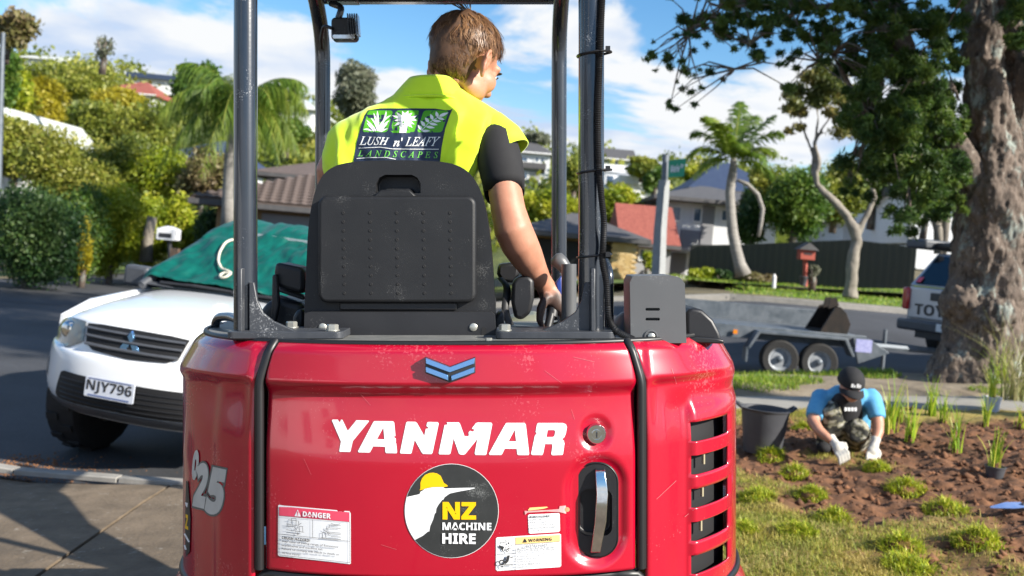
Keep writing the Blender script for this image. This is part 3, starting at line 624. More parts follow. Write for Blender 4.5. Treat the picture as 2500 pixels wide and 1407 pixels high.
wl = [poly([(85,745),(105,722),(1300,648),(1326,670),(1330,1260),(1305,1288),(110,1362),(82,1335)], K['offwhite'], (), S5, O5), poly([(455,722),(1305,672),(1308,798),(458,857)], K['orange'], (), S5, O5),
      ptext('WARNING', [(700,812),(1150,785),(1150,722),(700,752)], K['ink'], 'sansb', .015, sc=S5, o=O5), poly([(638,738),(682,815),(595,820)], K['ink'], (), S5, O5),
      plines([(455,725,458,1335),(458,857,1308,800),(100,1045,455,1025)], 7, K['inkgrey'], S5, O5),
      poly([(140,865),(245,905),(215,965),(240,1000),(205,985),(180,930),(145,915)], K['ink'], (), S5, O5), poly(circ(325, 835, 16, 12), K['ink'], (), S5, O5),
      plines([(165,815,165,860),(165,815,280,815),(250,760,290,815),(310,770,330,795),(400,755,370,810),(250,870,295,855),(370,860,405,920),(310,880,340,905),(355,930,400,980),(240,980,270,900)], 8, K['ink'], S5, O5),
      plines([(275,970,310,1005),(290,945,335,968),(305,920,340,940)], 18, K['ink'], S5, O5),
      poly([(300,1065),(352,1065),(325,1180),(275,1230),(245,1228),(245,1180),(275,1165)], K['ink'], (), S5, O5), plines([(230,1245,408,1248),(220,1140,285,1130),(355,1112,408,1098),(170,1270,210,1280),(195,1305,215,1270)], 16, K['ink'], S5, O5),
      poly(circ(195, 1200, 55, 24), K['ink'], [circ(195, 1200, 30, 20)], S5, O5)]
for s, a, b, c in (('SEVERE HAZARD!', (630, 905), (1140, 872), 42), ('MOVING FAN BLADE AND BELTS!', (488, 962), (1265, 915), 36), ('NEVER open engine access panel', (488, 1015), (1258, 965), 36), ('while engine is running.', (488, 1068), (1020, 1035), 36), ('Stop engine and remove key', (488, 1118), (1145, 1078), 36), ('before servicing.', (488, 1168), (855, 1145), 36), ('Failure to comply could', (488, 1220), (1030, 1185), 36), ('result in death or serious', (488, 1268), (1062, 1232), 36), ('injury.', (488, 1318), (605, 1312), 36)):
    wl.append(ptext(s, [a, b, (b[0], b[1] - c), (a[0], a[1] - c)], K['inkgrey'], '', .01, sc=S5, o=O5))
tag(decal('warning_label', wl, door), 'white warning label with orange band and hazard pictures')
bl = [poly([(695,310),(715,285),(1285,258),(1302,280),(1308,590),(1285,618),(735,652),(712,635)], K['offwhite'], (), S5, O5), poly([(700,195),(730,155),(1050,135),(1080,150),(980,178),(700,212)], K['orange'], (), S5, O5),
      poly([(632,215),(690,218),(1050,200),(1290,180),(1300,125),(1420,115),(1425,270),(1300,240),(1050,228),(690,250),(640,290)], mat('torn_backing', (.62, .2, .24), (.75, .4, .36), 30, .6), (), S5, O5),
      poly(circ(1445, 190, 46, 14), mat('rust_smear', (.25, .14, .06), (.4, .26, .14), 60, .8), (), S5, O5),
      ptext('BURN HAZARD!', [(728,352),(1120,335),(1120,295),(728,315)], K['ink'], 'sansb', .01, sc=S5, o=O5)]
for s, a, b in (('Engine is hot!', (730, 405), (985, 390)), ('Allow to cool before servicing.', (735, 455), (1265, 432)), ('Failure to comply to any of', (735, 505), (1225, 482)), ('above could result in death', (738, 558), (1238, 530)), ('or serious injury.', (738, 608), (1045, 595))):
    bl.append(ptext(s, [a, b, (b[0], b[1] - 36), (a[0], a[1] - 36)], K['inkgrey'], '', .01, sc=S5, o=O5))
tag(decal('burn_label', bl, door), 'torn white burn hazard label with rust smear')
lp = EX.children[1]
S8, O8 = 4.305, (440, 1080)
for s_, q, in (('2', [(122, 668), (250, 702), (312, 240), (185, 195)]), ('5', [(250, 742), (425, 782), (500, 292), (330, 255)])):
    big = [(q[0][0] - 14, q[0][1] + 18), (q[1][0] + 14, q[1][1] + 24), (q[2][0] + 14, q[2][1] - 18), (q[3][0] - 14, q[3][1] - 22)]
    decal('numeral', [ptext(s_, big, K['darkgrey'], 'sansb', .10, .0, S8, O8), ptext(s_, q, K['silver'], 'sansb', .05, .0, S8, O8)], lp, step=(6, 10))
decal('numeral', [ptext('o', [(112, 400), (175, 395), (206, 90), (140, 75)], K['silver'], 'sansb', .04, 0, S8, O8)], lp, step=(6, 10))
decal('side_sticker', [poly([(60, 400), (80, 420), (108, 800), (98, 1150), (60, 1200), (48, 900)], K['vinylblack'], (), S8, O8), ptext('Z', [(50, 905), (84, 925), (82, 765), (56, 755)], K['yellow'], 'sansb', .03, 0, S8, O8), poly([(52, 630), (80, 640), (72, 690), (55, 660)], K['white'], (), S8, O8), plines([(45, 960, 92, 1050), (45, 1080, 60, 1130)], 18, K['white'], S8, O8)], lp, step=(6, 10))
K['scr'] = mat('bare_scratch', (.50, .10, .12), None, rough=.6)
decal('scratch', [plines([(1603, 1219, 1651, 1174), (1672, 1262, 1700, 1240), (1640, 900, 1652, 938)], 1.2, K['scr'])], rp_, step=(8, 12)); tag(rp_.children[-1], kind='stuff')
decal('scratch', [plines([(1330, 905, 1372, 936), (1400, 872, 1452, 884), (880, 962, 905, 990), (1395, 1000, 1403, 1024), (742, 1120, 760, 1160), (1262, 1122, 1290, 1118), (930, 1330, 968, 1342)], .8, K['scr'])], door, step=(8, 12)); tag(door.children[-1], kind='stuff')
# --- chevron badge
S7, O7 = 15.625, (1020, 860)
bd = [((a / S7 + 1020), (b / S7 + 860)) for a, b in [(280,205),(1220,565),(2190,205),(2190,805),(1210,1168),(280,805)]]
yb = hoody(-.15, 1.32)
bdg = obj('badge', MB().prism(pxy(bd, yb - .016), yb - .014, yb + .02), K['ink'], door, bevel=.001); tag(bdg, 'blue chrome chevron badge')
mbb = MB()
for pts in ([(300,222),(1220,578),(2165,222),(2165,440),(1220,785),(300,440)], [(300,558),(1152,882),(1165,1090),(300,768)], [(1272,902),(2158,572),(2158,778),(1280,1100)]):
    mbb.prism(pxy([(a / S7 + 1020, b / S7 + 860) for a, b in pts], yb - .02), yb - .020, yb - .012)
o_ = obj('badge_bar', mbb, K['badge'], door, bevel=.0012)
# --- lock and handle
yl = hoody(LX, LZ); lk = MB().lathe([(.021, .0), (.0235, .004), (.0235, .016), (.021, .019), (.0125, .019), (.0125, .0165), (.0105, .0165), (.0105, .021), (.0, .021)], 28, frame((LX, yl + .002, LZ), (1, 0, 0), (0, 0, 1), (0, -1, 0)), cap=False)
lk.box((LX, yl - .021, LZ), (.003, .004, .012)); obj('lock', lk, K['chrome'], door, smooth=40)
obj('keyhole', MB().box((LX, yl - .0235, LZ), (.0032, .001, .013)), K['ink'], door)
yh = hoody(HX, HZ)
def stad(cx_, cz_, w_, h_, n=10): return rrect(cx_ - w_ / 2, cz_ - h_ / 2, cx_ + w_ / 2, cz_ + h_ / 2, w_ * .46, n)
hp = MB(); plate(hp, stad(HX, HZ, .094, .215), yh - .009, yh + .03, [rrect(HX - .040, HZ - .060, HX + .036, HZ + .050, .02)], yh + .028)
obj('handle_cup', hp, K['black'], door, bevel=.003)
rg = MB().tube([(a, yh - .004, b) for a, b in stad(HX, HZ, .0985, .2195, 12)] + [(stad(HX, HZ, .0985, .2195, 12)[0][0], yh - .004, stad(HX, HZ, .0985, .2195, 12)[0][1])], .0028, 6); obj('handle_gasket', rg, K['seam'], door, smooth=60)
hd = MB(); prof = [(-.100, .006), (-.094, .022), (-.02, .036), (.045, .038), (.094, .022), (.100, .006)]
rings = []
for z_, d_ in prof:
    x_ = HX + .004 + .006 * z_ / .1 + (.004 if abs(z_) < .06 else -.002); w_ = .0135 if abs(z_) < .07 else .0115
    rings.append([(x_ - w_, yh - d_, HZ + z_), (x_ + w_, yh - d_, HZ + z_), (x_ + w_ * .9, yh - d_ + .012, HZ + z_), (x_ - w_ * .9, yh - d_ + .012, HZ + z_)])
hd.loft(rings); obj('handle', hd, K['chrome'], door, bevel=.002, fix=True)
# --- canopy posts
def bend(pts, n=6):
    """round a polyline"""
    o = [V3(pts[0])]
    for a, b, c in zip(pts, pts[1:], pts[2:]):
        a, b, c = V3(a), V3(b), V3(c); r = min((a - b).length, (c - b).length) * .45
        p, q = b + (a - b).normalized() * r, b + (c - b).normalized() * r
        o += [p * (1 - t) ** 2 + b * 2 * t * (1 - t) + q * t * t for t in rows(0, 1, n)]
    return o + [V3(pts[-1])]
YP, YF = 2.45, 3.58
xl, xr = -.664, .1975
fl, fr = (788 - 1250) / FPX * YF, (1365 - 1250) / FPX * YF
for i, (xa, xb, r_) in enumerate(((xl, fl, .029), (xr, fr, .032))):
    obj('rear_post', MB().tube(bend([(xa, YP, 1.38), (xa, YP, 2.46), (lerp(xa, xb, .1), 2.75, 2.52)]), r_, 24), K['post'], EX, smooth=60)
    obj('front_post', MB().tube(bend([(xb, YF, .9), (xb, YF, 2.36), (lerp(xb, xa, .08), YF - .18, 2.50), (lerp(xa, xb, .1), 2.75, 2.52)]), .0275, 20), K['post'], EX, smooth=60)
rf = MB().b2(xl - .06, xr + .08, 2.30, 3.60, 2.545, 2.575); obj('canopy_roof', rf, K['black'], EX, bevel=.01)
cb = MB().b2(fl + .09, fr - .01, YF - .06, YF - .01, 2.474, 2.54); obj('cross_bar', cb, K['post'], EX, bevel=.006)
cb = MB().b2(fl - .02, fl + .10, YF - .05, YF - .03, 2.470, 2.545); obj('cross_bracket', cb, K['post'], EX, bevel=.004)
# base plates, gussets, bolts
for px0, px1, gus, bolts in ((550, 836, [(606, 690), (618, 690), (626, 735), (640, 765), (665, 785), (718, 808), (718, 817), (606, 817)], [(812, 1), (712, 0)]), (1210, 1505, [(1442, 690), (1428, 690), (1420, 735), (1405, 763), (1375, 785), (1312, 812), (1312, 817), (1442, 817)], [(1232, 1)])):
    xa, xb = (px0 - 1250) / FPX * 2.37, (px1 - 1250) / FPX * 2.37
    m_ = MB().prism(rrect(xa, 2.372, xb, 2.53, .02), 1.3745, 1.392, ax='z'); pt = obj('base_plate', m_, K['plate'], EX, bevel=.002)
    obj('gusset', MB().prism(pxy(gus, 2.405), 2.412, 2.424), K['plate'], pt, bevel=.002)
    obj('gusset', MB().b2((xl if px0 < 900 else xr) - .006, (xl if px0 < 900 else xr) + .006, 2.395, 2.425, 1.39, 1.545), K['plate'], pt, bevel=.003)
    for bx, front in bolts:
        yb_ = 2.40 if front else 2.49; c_ = ((bx - 1250) / FPX * yb_, yb_, 1.3925)
        b_ = MB().lathe([(.0175, 0), (.0175, .0025)], 20, M4.Translation(c_)); b_.lathe([(.0145, .0025), (.0145, .0135), (.0125, .0155)], 6, M4.Translation(c_)); obj('bolt', b_, K['bolt'], pt, smooth=30)
b_ = MB().lathe([(.011, 0), (.011, .002)], 16, M4.Translation((-.055, 2.30, 1.374))); b_.lathe([(.0085, .002), (.0085, .010)], 6, M4.Translation((-.055, 2.30, 1.374))); obj('bolt', b_, K['bolt'], EX, smooth=30)
# corrugated hose tied to the right-hand post
hpts = [(1474, -60, 2.42), (1470, 0, 2.42), (1466, 90, 2.415), (1463, 170, 2.415), (1459, 290, 2.41), (1461, 400, 2.41), (1467, 470, 2.405), (1474, 540, 2.40), (1472, 600, 2.41), (1471, 640, 2.40), (1480, 690, 2.39), (1483, 745, 2.39), (1487, 780, 2.39), (1505, 808, 2.38), (1545, 829, 2.40)]
hp3 = [P(*p) for p in hpts]; dense = []
for i in range(len(hp3) - 1):
    p0, p1, p2, p3 = hp3[max(i - 1, 0)], hp3[i], hp3[i + 1], hp3[min(i + 2, len(hp3) - 1)]
    k = max(4, int((p2 - p1).length / .0022))
    for j in range(k):
        t = j / k; dense.append(.5 * ((2 * p1) + (p2 - p0) * t + (2 * p0 - 5 * p1 + 4 * p2 - p3) * t * t + (3 * p1 - p0 - 3 * p2 + p3) * t ** 3))
obj('corrugated_hose', MB().tube(dense, [(.0088 if (i // 1) % 2 else .0068) for i in range(len(dense))], 12), K['seam'], EX, smooth=60)
for ty in (130, 418, 625):
    z_ = P(1440, ty, 2.43).z; ring = [(xr + .018 * (abs(cos(a)) > 0) * 0 + (.0345 + .019 * max(0, cos(a - .55)) ** 6) * cos(a), YP - (.0345 + .012 * max(0, cos(a - .8)) ** 4) * sin(a), z_ + .004 * cos(a)) for a in rows(0, 2 * pi, 36)]
    tm = MB().tube(ring, .0032, 6); tm.box((xr + .036, YP - .055, z_ + .004), (.011, .008, .012)); obj('cable_tie', tm, K['seam'], EX, smooth=40)
# --- seat
YS = 2.52
so_ = [(742, 832), (743, 752), (748, 640), (753, 545), (764, 482), (780, 438), (800, 415), (830, 400), (880, 393), (970, 391), (1060, 393), (1110, 400), (1146, 420), (1170, 455), (1187, 510), (1198, 590), (1205, 680), (1208, 760), (1211, 832)]
rec = [(918, 470), (918, 448), (926, 434), (940, 427), (1005, 427), (1019, 434), (1027, 448), (1027, 472), (1010, 472), (1000, 461), (945, 461), (935, 472)]
def chaikin(p, n=2, closed=False):
    for _ in range(n):
        q = [p[0]]
        for a, b in zip(p, p[1:]): q += [(a[0] * .75 + b[0] * .25, a[1] * .75 + b[1] * .25), (a[0] * .25 + b[0] * .75, a[1] * .25 + b[1] * .75)]
        p = q + [p[-1]]
    return p
so_ = chaikin(so_)
sm = MB(); plate(sm, pxy(so_, YS), YS, YS + .09, [pxy(rec, YS)], YS + .045)
st_ = obj('seat', sm, K['seat'], EX, bevel=.010, seg=3)
obj('document_box', MB().prism(pxy(rrect(776, 478, 1162, 740, 22), YS - .034), YS - .034, YS + .002), K['seat'], st_, bevel=.009, seg=3)
obj('lid_tab', MB().prism(pxy([(912, 480), (930, 464), (1000, 464), (1018, 480), (1018, 492), (912, 492)], YS - .012), YS - .022, YS - .001), K['seat'], st_, bevel=.004)
obj('lid_hinge', MB().prism(pxy([(828, 738), (1116, 738), (1116, 758), (828, 758)], YS - .012), YS - .012, YS - .001), K['black'], st_, bevel=.004)
for kx in range(5):
    for ky in range(10):
        c_ = P(838 + 65.2 * kx + ky * .35, 520 + 21.8 * ky, YS - .0345)
        if kx == ky == 0: dent = obj('vent_dimple', MB().lathe([(.0042, 0), (.0042, .0006), (.003, .0012), (.0012, .0004), (.0, .0004)], 10, frame((0, 0, 0), (1, 0, 0), (0, 0, 1), (0, -1, 0)), cap=False), K['dark'], None, smooth=60); dent.parent = st_; ORI[dent.name] = ORI[st_.name]
        else: d2 = dent.copy(); COL.objects.link(d2); d2.parent = st_; dent2 = d2
        (dent if kx == ky == 0 else d2).location = c_ - ORI[st_.name]
lb = MB(); plate(lb, pxy([(742, 838), (744, 770), (752, 762), (1200, 762), (1208, 770), (1212, 838)], YS - .03), YS - .034, YS + .10)
obj('seat_bracket', lb, K['black'], EX, bevel=.005)
for bx in (788, 1156):
    c_ = P(bx, 799, YS - .034); s_ = MB().lathe([(.010, -.002), (.010, .003), (.007, .005), (0, .005)], 16, frame(c_, (1, 0, 0), (0, 0, 1), (0, -1, 0)), cap=False); obj('screw', s_, K['bolt'], EX, smooth=40)
    c_ = P(bx + (-25 if bx < 900 else 25), 810, YS - .034); obj('bracket_slot', MB().prism(rrect(c_.x - .006, c_.z - .011, c_.x + .006, c_.z + .011, .004), c_.y - .001, c_.y + .002), K['dark'], EX)
obj('seat_cushion', MB().box((-.29, 2.86, 1.40), (.48, .50, .12)), K['seat'], EX, bevel=.03, seg=3)
# --- consoles, arm rests, levers
def slab(name, pts, D, th, m, par, bev=.006, seg=2): return obj(name, MB().prism(pxy(pts, D), D, D + th), m, par, bevel=bev, seg=seg)
slab('arm_rest', [(672, 640), (742, 655), (744, 700), (738, 720), (672, 700), (668, 665)], 2.72, .12, K['black'], EX, .012, 3)
slab('arm_rest_rail', [(676, 700), (742, 722), (742, 734), (676, 712)], 2.76, .03, K['plate'], EX)
slab('arm_rest_rail', [(680, 720), (742, 742), (742, 750), (680, 730)], 2.76, .03, K['plate'], EX)
slab('console', [(634, 832), (634, 760), (650, 736), (676, 728), (744, 742), (744, 832)], 2.74, .3, K['black'], EX, .02, 3)
slab('lever_bracket', [(664, 672), (676, 668), (682, 745), (672, 792), (662, 790)], 2.70, .02, K['black'], EX, .005)
slab('seat_hinge', [(712, 832), (714, 775), (724, 756), (742, 754), (742, 832)], 2.6, .10, K['black'], EX, .01)
slab('seat_hinge', [(1205, 832), (1205, 775), (1225, 757), (1230, 770), (1232, 832)], 2.6, .10, K['black'], EX, .01)
slab('console', [(1215, 645), (1262, 640), (1270, 655), (1262, 692), (1225, 690), (1213, 670)], 2.85, .10, K['black'], EX, .012)
slab('belt_housing', [(1250, 690), (1262, 676), (1290, 672), (1304, 684), (1304, 730), (1296, 765), (1275, 782), (1256, 778), (1248, 740)], 2.70, .09, K['black'], EX, .012, 3)
obj('belt_strap', MB().tube(bend([P(1222, 680, 2.78), P(1240, 700, 2.74), P(1232, 760, 2.70), P(1246, 795, 2.68)]), .011, 8, sq=.35), K['seam'], EX, smooth=60)
slab('side_cover', [(1215, 832), (1222, 790), (1262, 772), (1320, 768), (1330, 832)], 2.95, .2, mat('olive_cover', (.16, .17, .13), (.22, .23, .18), 10, .5), EX, .02, 3)
obj('lever_base', MB().tube([P(1389, 790, 2.68), P(1389, 645, 2.68)], .0205, 20), K['greybox'], EX, smooth=40)
obj('lever_knob', MB().tube([P(1398, 690, 2.80), P(1385, 662, 2.80), P(1370, 642, 2.80), P(1358, 632, 2.80), P(1352, 626, 2.80)], [.016, .018, .022, .0225, .012], 18), K['greybox'], EX, smooth=60)
slab('control_stalk', [(1356, 690), (1372, 672), (1374, 745), (1362, 742)], 2.76, .03, mat('blue_cover', (.02, .05, .25), None, rough=.4), EX, .005)
obj('lever', MB().tube([P(1330, 830, 2.74), P(1345, 770, 2.76), P(1352, 738, 2.78)], .012, 12), K['black'], EX, smooth=60)
obj('lever_grip', MB().tube([P(1347, 775, 2.765), P(1352, 742, 2.78), P(1358, 712, 2.79)], [.017, .02, .016], 14), K['black'], EX, smooth=60)
obj('side_handle', MB().tube(bend([P(1487, 800, 2.52), P(1487, 665, 2.52), P(1478, 640, 2.56)]), .012, 12), K['post'], EX, smooth=60)
obj('hand_rail', MB().tube(bend([P(525, 845, 2.72), P(525, 776, 2.72), P(560, 772, 2.66), P(600, 790, 2.55)]), .012, 14), K['post'], EX, smooth=60)
# --- grey cover box, black fillers
gbx = MB(); plate(gbx, pxy([(1540, 838), (1538, 690), (1545, 674), (1640, 673), (1660, 678), (1672, 692), (1676, 838)], 2.40), 2.40, 2.54, [pxy(rrect(1576, 752, 1611, 759, 3), 2.40), pxy(rrect(1576, 776, 1611, 783, 3), 2.40)], 2.42)
gbo = obj('cover_box', gbx, K['greybox'], EX, bevel=.009, seg=4); tag(gbo, 'grey plastic cover box with two slots')
c_ = P(1590, 822, 2.398); obj('cover_screw', MB().lathe([(.009, 0), (.009, .003), (.006, .005), (0, .005)], 14, frame(c_, (1, 0, 0), (0, 0, 1), (0, -1, 0)), cap=False), K['bolt'], gbo, smooth=40)
obj('screw_boss', MB().lathe([(.017, -.002), (.017, .001), (.013, .0015), (.013, -.001)], 18, frame(c_, (1, 0, 0), (0, 0, 1), (0, -1, 0)), cap=False), K['greybox'], gbo, smooth=40)
slab('filler_cover', [(1675, 838), (1676, 760), (1690, 752), (1715, 757), (1742, 782), (1758, 812), (1764, 838)], 2.50, .16, K['black'], EX, .012, 3)
slab('filler_lip', [(1676, 838), (1676, 826), (1700, 822), (1750, 826), (1768, 830), (1768, 840)], 2.47, .2, K['seam'], EX, .004)
dm = MB().ell((0, 0, 0), (.05, .06, .085), M4.Translation(P(1530, 838, 2.60))); obj('air_cap', dm, K['greybox'], EX, smooth=180)
# --- work light under the roof
wl_ = obj('work_light', MB().prism(pxy(rrect(808, 42, 872, 98, 10), 3.40), 3.40, 3.45), K['black'], EX, bevel=.006)
fn_ = MB()
for k in range(5): fn_.prism(pxy([(850 + k * 5.5, 38), (853 + k * 5.5, 38), (857 + k * 5.5, 88), (854 + k * 5.5, 88)], 3.39), 3.36, 3.41)
obj('cooling_fins', fn_, K['post'], wl_); obj('lamp_bracket', MB().tube(bend([P(808, 8, 3.45), P(835, 18, 3.42), P(826, 45, 3.42)]), .012, 8), K['post'], wl_, smooth=60)
obj('lamp_arm', MB().b2(P(803, 0, 3.5).x, P(880, 0, 3.5).x, 3.44, 3.5, 2.455, 2.475), K['post'], wl_, bevel=.004)
obj('lamp_cable', MB().tube(bend([P(812, 70, 3.38), P(790, 62, 3.40), P(784, 95, 3.46), P(786, 118, 3.5)]), .006, 8), K['seam'], wl_, smooth=60)
obj('lamp_lens', MB().prism(pxy(rrect(812, 84, 866, 96, 4), 3.395), 3.392, 3.40), K['chrome'], wl_, bevel=.002)
# --- running gear, boom and bucket arm (below and beyond what the lens sees)
for s in (-1, 1):
    xc = X0 + s * .60; tp_ = []
    for k in range(12): a = pi / 2 + pi * k / 11; tp_.append((2.42 + .21 * cos(a), .22 + .21 * sin(a)))
    for k in range(12): a = -pi / 2 + pi * k / 11; tp_.append((4.12 + .21 * cos(a), .22 + .21 * sin(a)))
    tk = obj('track', MB().prism(tp_, xc - .125, xc + .125, ax='x'), K['seam'], EX, bevel=.01)
    obj('track_frame', MB().b2(xc - .13, xc + .13, 2.5, 4.05, .12, .32), K['black'], tk, bevel=.02)
obj('undercarriage', MB().b2(X0 - .5, X0 + .5, 2.8, 3.8, .25, .5), K['black'], EX, bevel=.02)
bm_ = MB(); rings = []
for y_, z_, h_ in ((3.9, .85, .12), (4.3, 1.35, .15), (4.8, 1.62, .13), (5.4, 1.62, .09)):
    rings.append([(-.42, y_, z_ - h_), (-.24, y_, z_ - h_), (-.24, y_, z_ + h_), (-.42, y_, z_ + h_)])
obj('boom', bm_.loft(rings), K['red'], EX, bevel=.01, fix=True)
rings = [[(-.40, y_, z_ - h_), (-.26, y_, z_ - h_), (-.26, y_ + .02, z_ + h_), (-.40, y_ + .02, z_ + h_)] for y_, z_, h_ in ((5.45, 1.72, .10), (5.42, 1.3, .10), (5.25, .55, .06))]
obj('dipper_arm', MB().loft(rings), K['red'], EX, bevel=.01, fix=True)
# ---------------------------------------------------------------- the driver
def sss(m, w_=.12):
    b = m.node_tree.nodes['Principled BSDF']; b.inputs['Subsurface Weight'].default_value = w_; b.inputs['Subsurface Radius'].default_value = (.012, .005, .003); return m
def shade_and_grime(z0, z1):  # shade below the wrist painted into the skin colour, together with finger dirt
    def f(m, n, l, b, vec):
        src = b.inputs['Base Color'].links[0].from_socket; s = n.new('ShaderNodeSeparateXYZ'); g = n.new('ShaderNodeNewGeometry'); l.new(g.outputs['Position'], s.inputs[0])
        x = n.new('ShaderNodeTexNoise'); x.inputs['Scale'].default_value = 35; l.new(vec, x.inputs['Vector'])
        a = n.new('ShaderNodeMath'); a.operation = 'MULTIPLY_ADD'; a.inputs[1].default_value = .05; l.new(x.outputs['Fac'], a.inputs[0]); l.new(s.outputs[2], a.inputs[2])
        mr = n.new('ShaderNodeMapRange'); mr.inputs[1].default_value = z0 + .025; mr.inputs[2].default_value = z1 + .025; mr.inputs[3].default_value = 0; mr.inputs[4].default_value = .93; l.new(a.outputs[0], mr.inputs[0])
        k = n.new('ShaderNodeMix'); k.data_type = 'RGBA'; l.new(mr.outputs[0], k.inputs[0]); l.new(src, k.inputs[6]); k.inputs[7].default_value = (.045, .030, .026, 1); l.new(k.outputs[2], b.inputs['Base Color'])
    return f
K['skin'] = sss(mat('skin', (.40, .165, .10), (.52, .25, .16), 22, .52, bump=.15, bsc=220, extra=shade_and_grime(P(0, 690, 2.77).z, P(0, 715, 2.77).z)))
K['skin2'] = sss(mat('tanned_skin', (.42, .20, .13), (.52, .27, .18), 14, .5))
K['hivis'] = mat('hi_vis_cloth', (.68, .97, .015), (.74, 1.0, .03), 5, .75, bump=.12, bsc=700, sheen=.3)
K['tee'] = mat('black_cotton', (.009, .009, .011), (.015, .015, .017), 30, .85, bump=.2, bsc=500)
OP = thing('person', 'driver in hi-vis yellow vest and black tee seated in the excavator, head turned aside', 'person', (-.30, 2.86, 1.46))
def rng(py, x0, x1, D, dd, n=44, e=2.3, dz=0):
    c, a = (x0 + x1) / 2, (x1 - x0) / 2; pts = []
    for j in range(n):
        q = 2 * pi * j / n; cx_, sy_ = cos(q), sin(q)
        k = (abs(cx_) ** e + abs(sy_) ** e) ** (-1 / e)
        x = (c - 1250 + a * k * cx_) / FPX * D; pts.append(V3((x, D + dd * k * sy_, HCAM - (py - HORZ) / FPX * D + dz)))
    return pts
rowsv = [(620, 830, 1110, 2.84, .13), (520, 815, 1130, 2.82, .13), (450, 800, 1150, 2.80, .13), (415, 791, 1168, 2.79, .13), (380, 788, 1192, 2.79, .13), (345, 792, 1222, 2.79, .125), (320, 801, 1242, 2.79, .12), (303, 818, 1246, 2.79, .115), (288, 846, 1235, 2.79, .11), (272, 880, 1214, 2.79, .10), (257, 914, 1190, 2.79, .092), (243, 942, 1166, 2.79, .085), (230, 964, 1146, 2.79, .08), (221, 975, 1136, 2.79, .078)]
vest = MB()
def densify(rw, k):
    o = []
    for i in range(len(rw) - 1):
        for j in range(k):
            t = j / k; p0, p1, p2, p3 = rw[max(i - 1, 0)], rw[i], rw[i + 1], rw[min(i + 2, len(rw) - 1)]
            o.append(tuple(.5 * (2 * b + (c - a) * t + (2 * a - 5 * b + 4 * c - d) * t * t + (3 * b - a - 3 * c + d) * t ** 3) for a, b, c, d in zip(p0, p1, p2, p3)))
    return o + [rw[-1]]
def fold(p):
    x, y, z = p; f = 0
    # drape: soft vertical pulls below the shoulder blades, diagonal pull from neck to the armhole
    f += .016 * NZ.noise((x * 9 + z * 3.5, 2.1, z * 2.2)) + .010 * NZ.noise((x * 20 - z * 9, 5, z * 5)) + .004 * NZ.noise((x * 45 + z * 20, 5, z * 18))
    f += .020 * math.exp(-((x + .105 - (z - 1.90) * .35) / .014) ** 2) * sstep(2.0, 1.9, z) - .016 * math.exp(-((x + .145 - (z - 1.90) * .35) / .016) ** 2) * sstep(2.0, 1.9, z)
    f += .018 * math.exp(-((x + .065 - (z - 1.90) * .55) / .012) ** 2) * sstep(1.99, 1.9, z)
    f += .014 * math.exp(-((x + .47 + (z - 1.85) * .3) / .013) ** 2) * sstep(1.95, 1.86, z)
    return f
rings = []
for r_ in densify(rowsv, 7):
    rg = rng(r_[0], r_[1], r_[2], r_[3], r_[4], 180); c_ = sum(rg, V3()) / len(rg)
    rings.append([p + (p - c_).normalized() * (fold(p) if p.y < c_.y + .02 else 0) for p in rg])
vest.loft(rings)
vo = obj('vest', vest, K['hivis'], OP, smooth=180)
# shoulder caps of the vest
def cap(pts, rs, name='vest_cap'):
    return obj(name, MB().tube([P(*p) for p in pts], rs, 28, cap=False), K['hivis'], vo, smooth=180, solid=.004)
cap([(1165, 318, 2.775), (1200, 326, 2.765), (1228, 345, 2.755), (1243, 372, 2.745)], [.056, .060, .056, .0575])
# turned collar
cl = MB(); cr = []
for t_, (py0, x0, x1, dd) in enumerate(((246, 952, 1160, .088), (232, 962, 1150, .086), (216, 976, 1136, .082), (201, 990, 1122, .077), (193, 998, 1114, .072), (196, 1004, 1108, .066), (216, 1002, 1110, .064))):
    g = rng(py0, x0, x1, 2.79, dd, 64, 2.0)
    # the collar drops towards the right-hand front
    cr.append([V3((p.x, p.y, p.z - .055 * sstep(-.19, -.04, p.x) - .05 * sstep(2.80, 2.88, p.y))) for p in g])
cl.loft(cr, cap=False); obj('collar', cl, K['hivis'], vo, smooth=180, solid=.003)
lip = [p + V3((0, -.0035, 0)) for p in cr[0]]; obj('collar_seam', MB().tube(lip + [lip[0]], .0035, 6), K['hivis'], vo, smooth=180)
# sleeve
obj('tee_sleeve', MB().tube([P(1190, 322, 2.76), P(1208, 345, 2.745), P(1220, 395, 2.725), P(1229, 440, 2.71), P(1231, 468, 2.705), P(1231.5, 472, 2.70)], [.05, .058, .060, .057, .0535, .0525], 32, cap=False), K['tee'], OP, smooth=180, solid=.003)
# head
HM = M4.Translation(P(1136, 148, 2.83)) @ M4.Rotation(R(-41), 4, 'Z') @ M4.Rotation(R(-22), 4, 'X') @ M4.Rotation(R(4), 4, 'Y') @ M4.Scale(1.10, 4)
bd = MB()
for c_, r_ in (((0, -.012, .030), (.077, .098, .086)), ((0, .03, -.04), (.060, .062, .078)), ((0, .068, -.098), (.030, .026, .022)), ((0, .100, -.028), (.013, .018, .026)), ((0, .108, -.040), (.016, .014, .012)),
               ((0, .082, .016), (.052, .018, .016)), ((.042, .056, -.034), (.024, .030, .030)), ((-.042, .056, -.034), (.024, .030, .030)), ((0, .080, -.072), (.018, .010, .007)), ((0, .079, -.082), (.016, .009, .007)),
               ((.045, .02, -.07), (.022, .04, .03)), ((-.045, .02, -.07), (.022, .04, .03)), ((.030, .078, -.004), (.015, .012, .011)), ((-.030, .078, -.004), (.015, .012, .011))):
    bd.ell(c_, r_, HM, 20, 12)
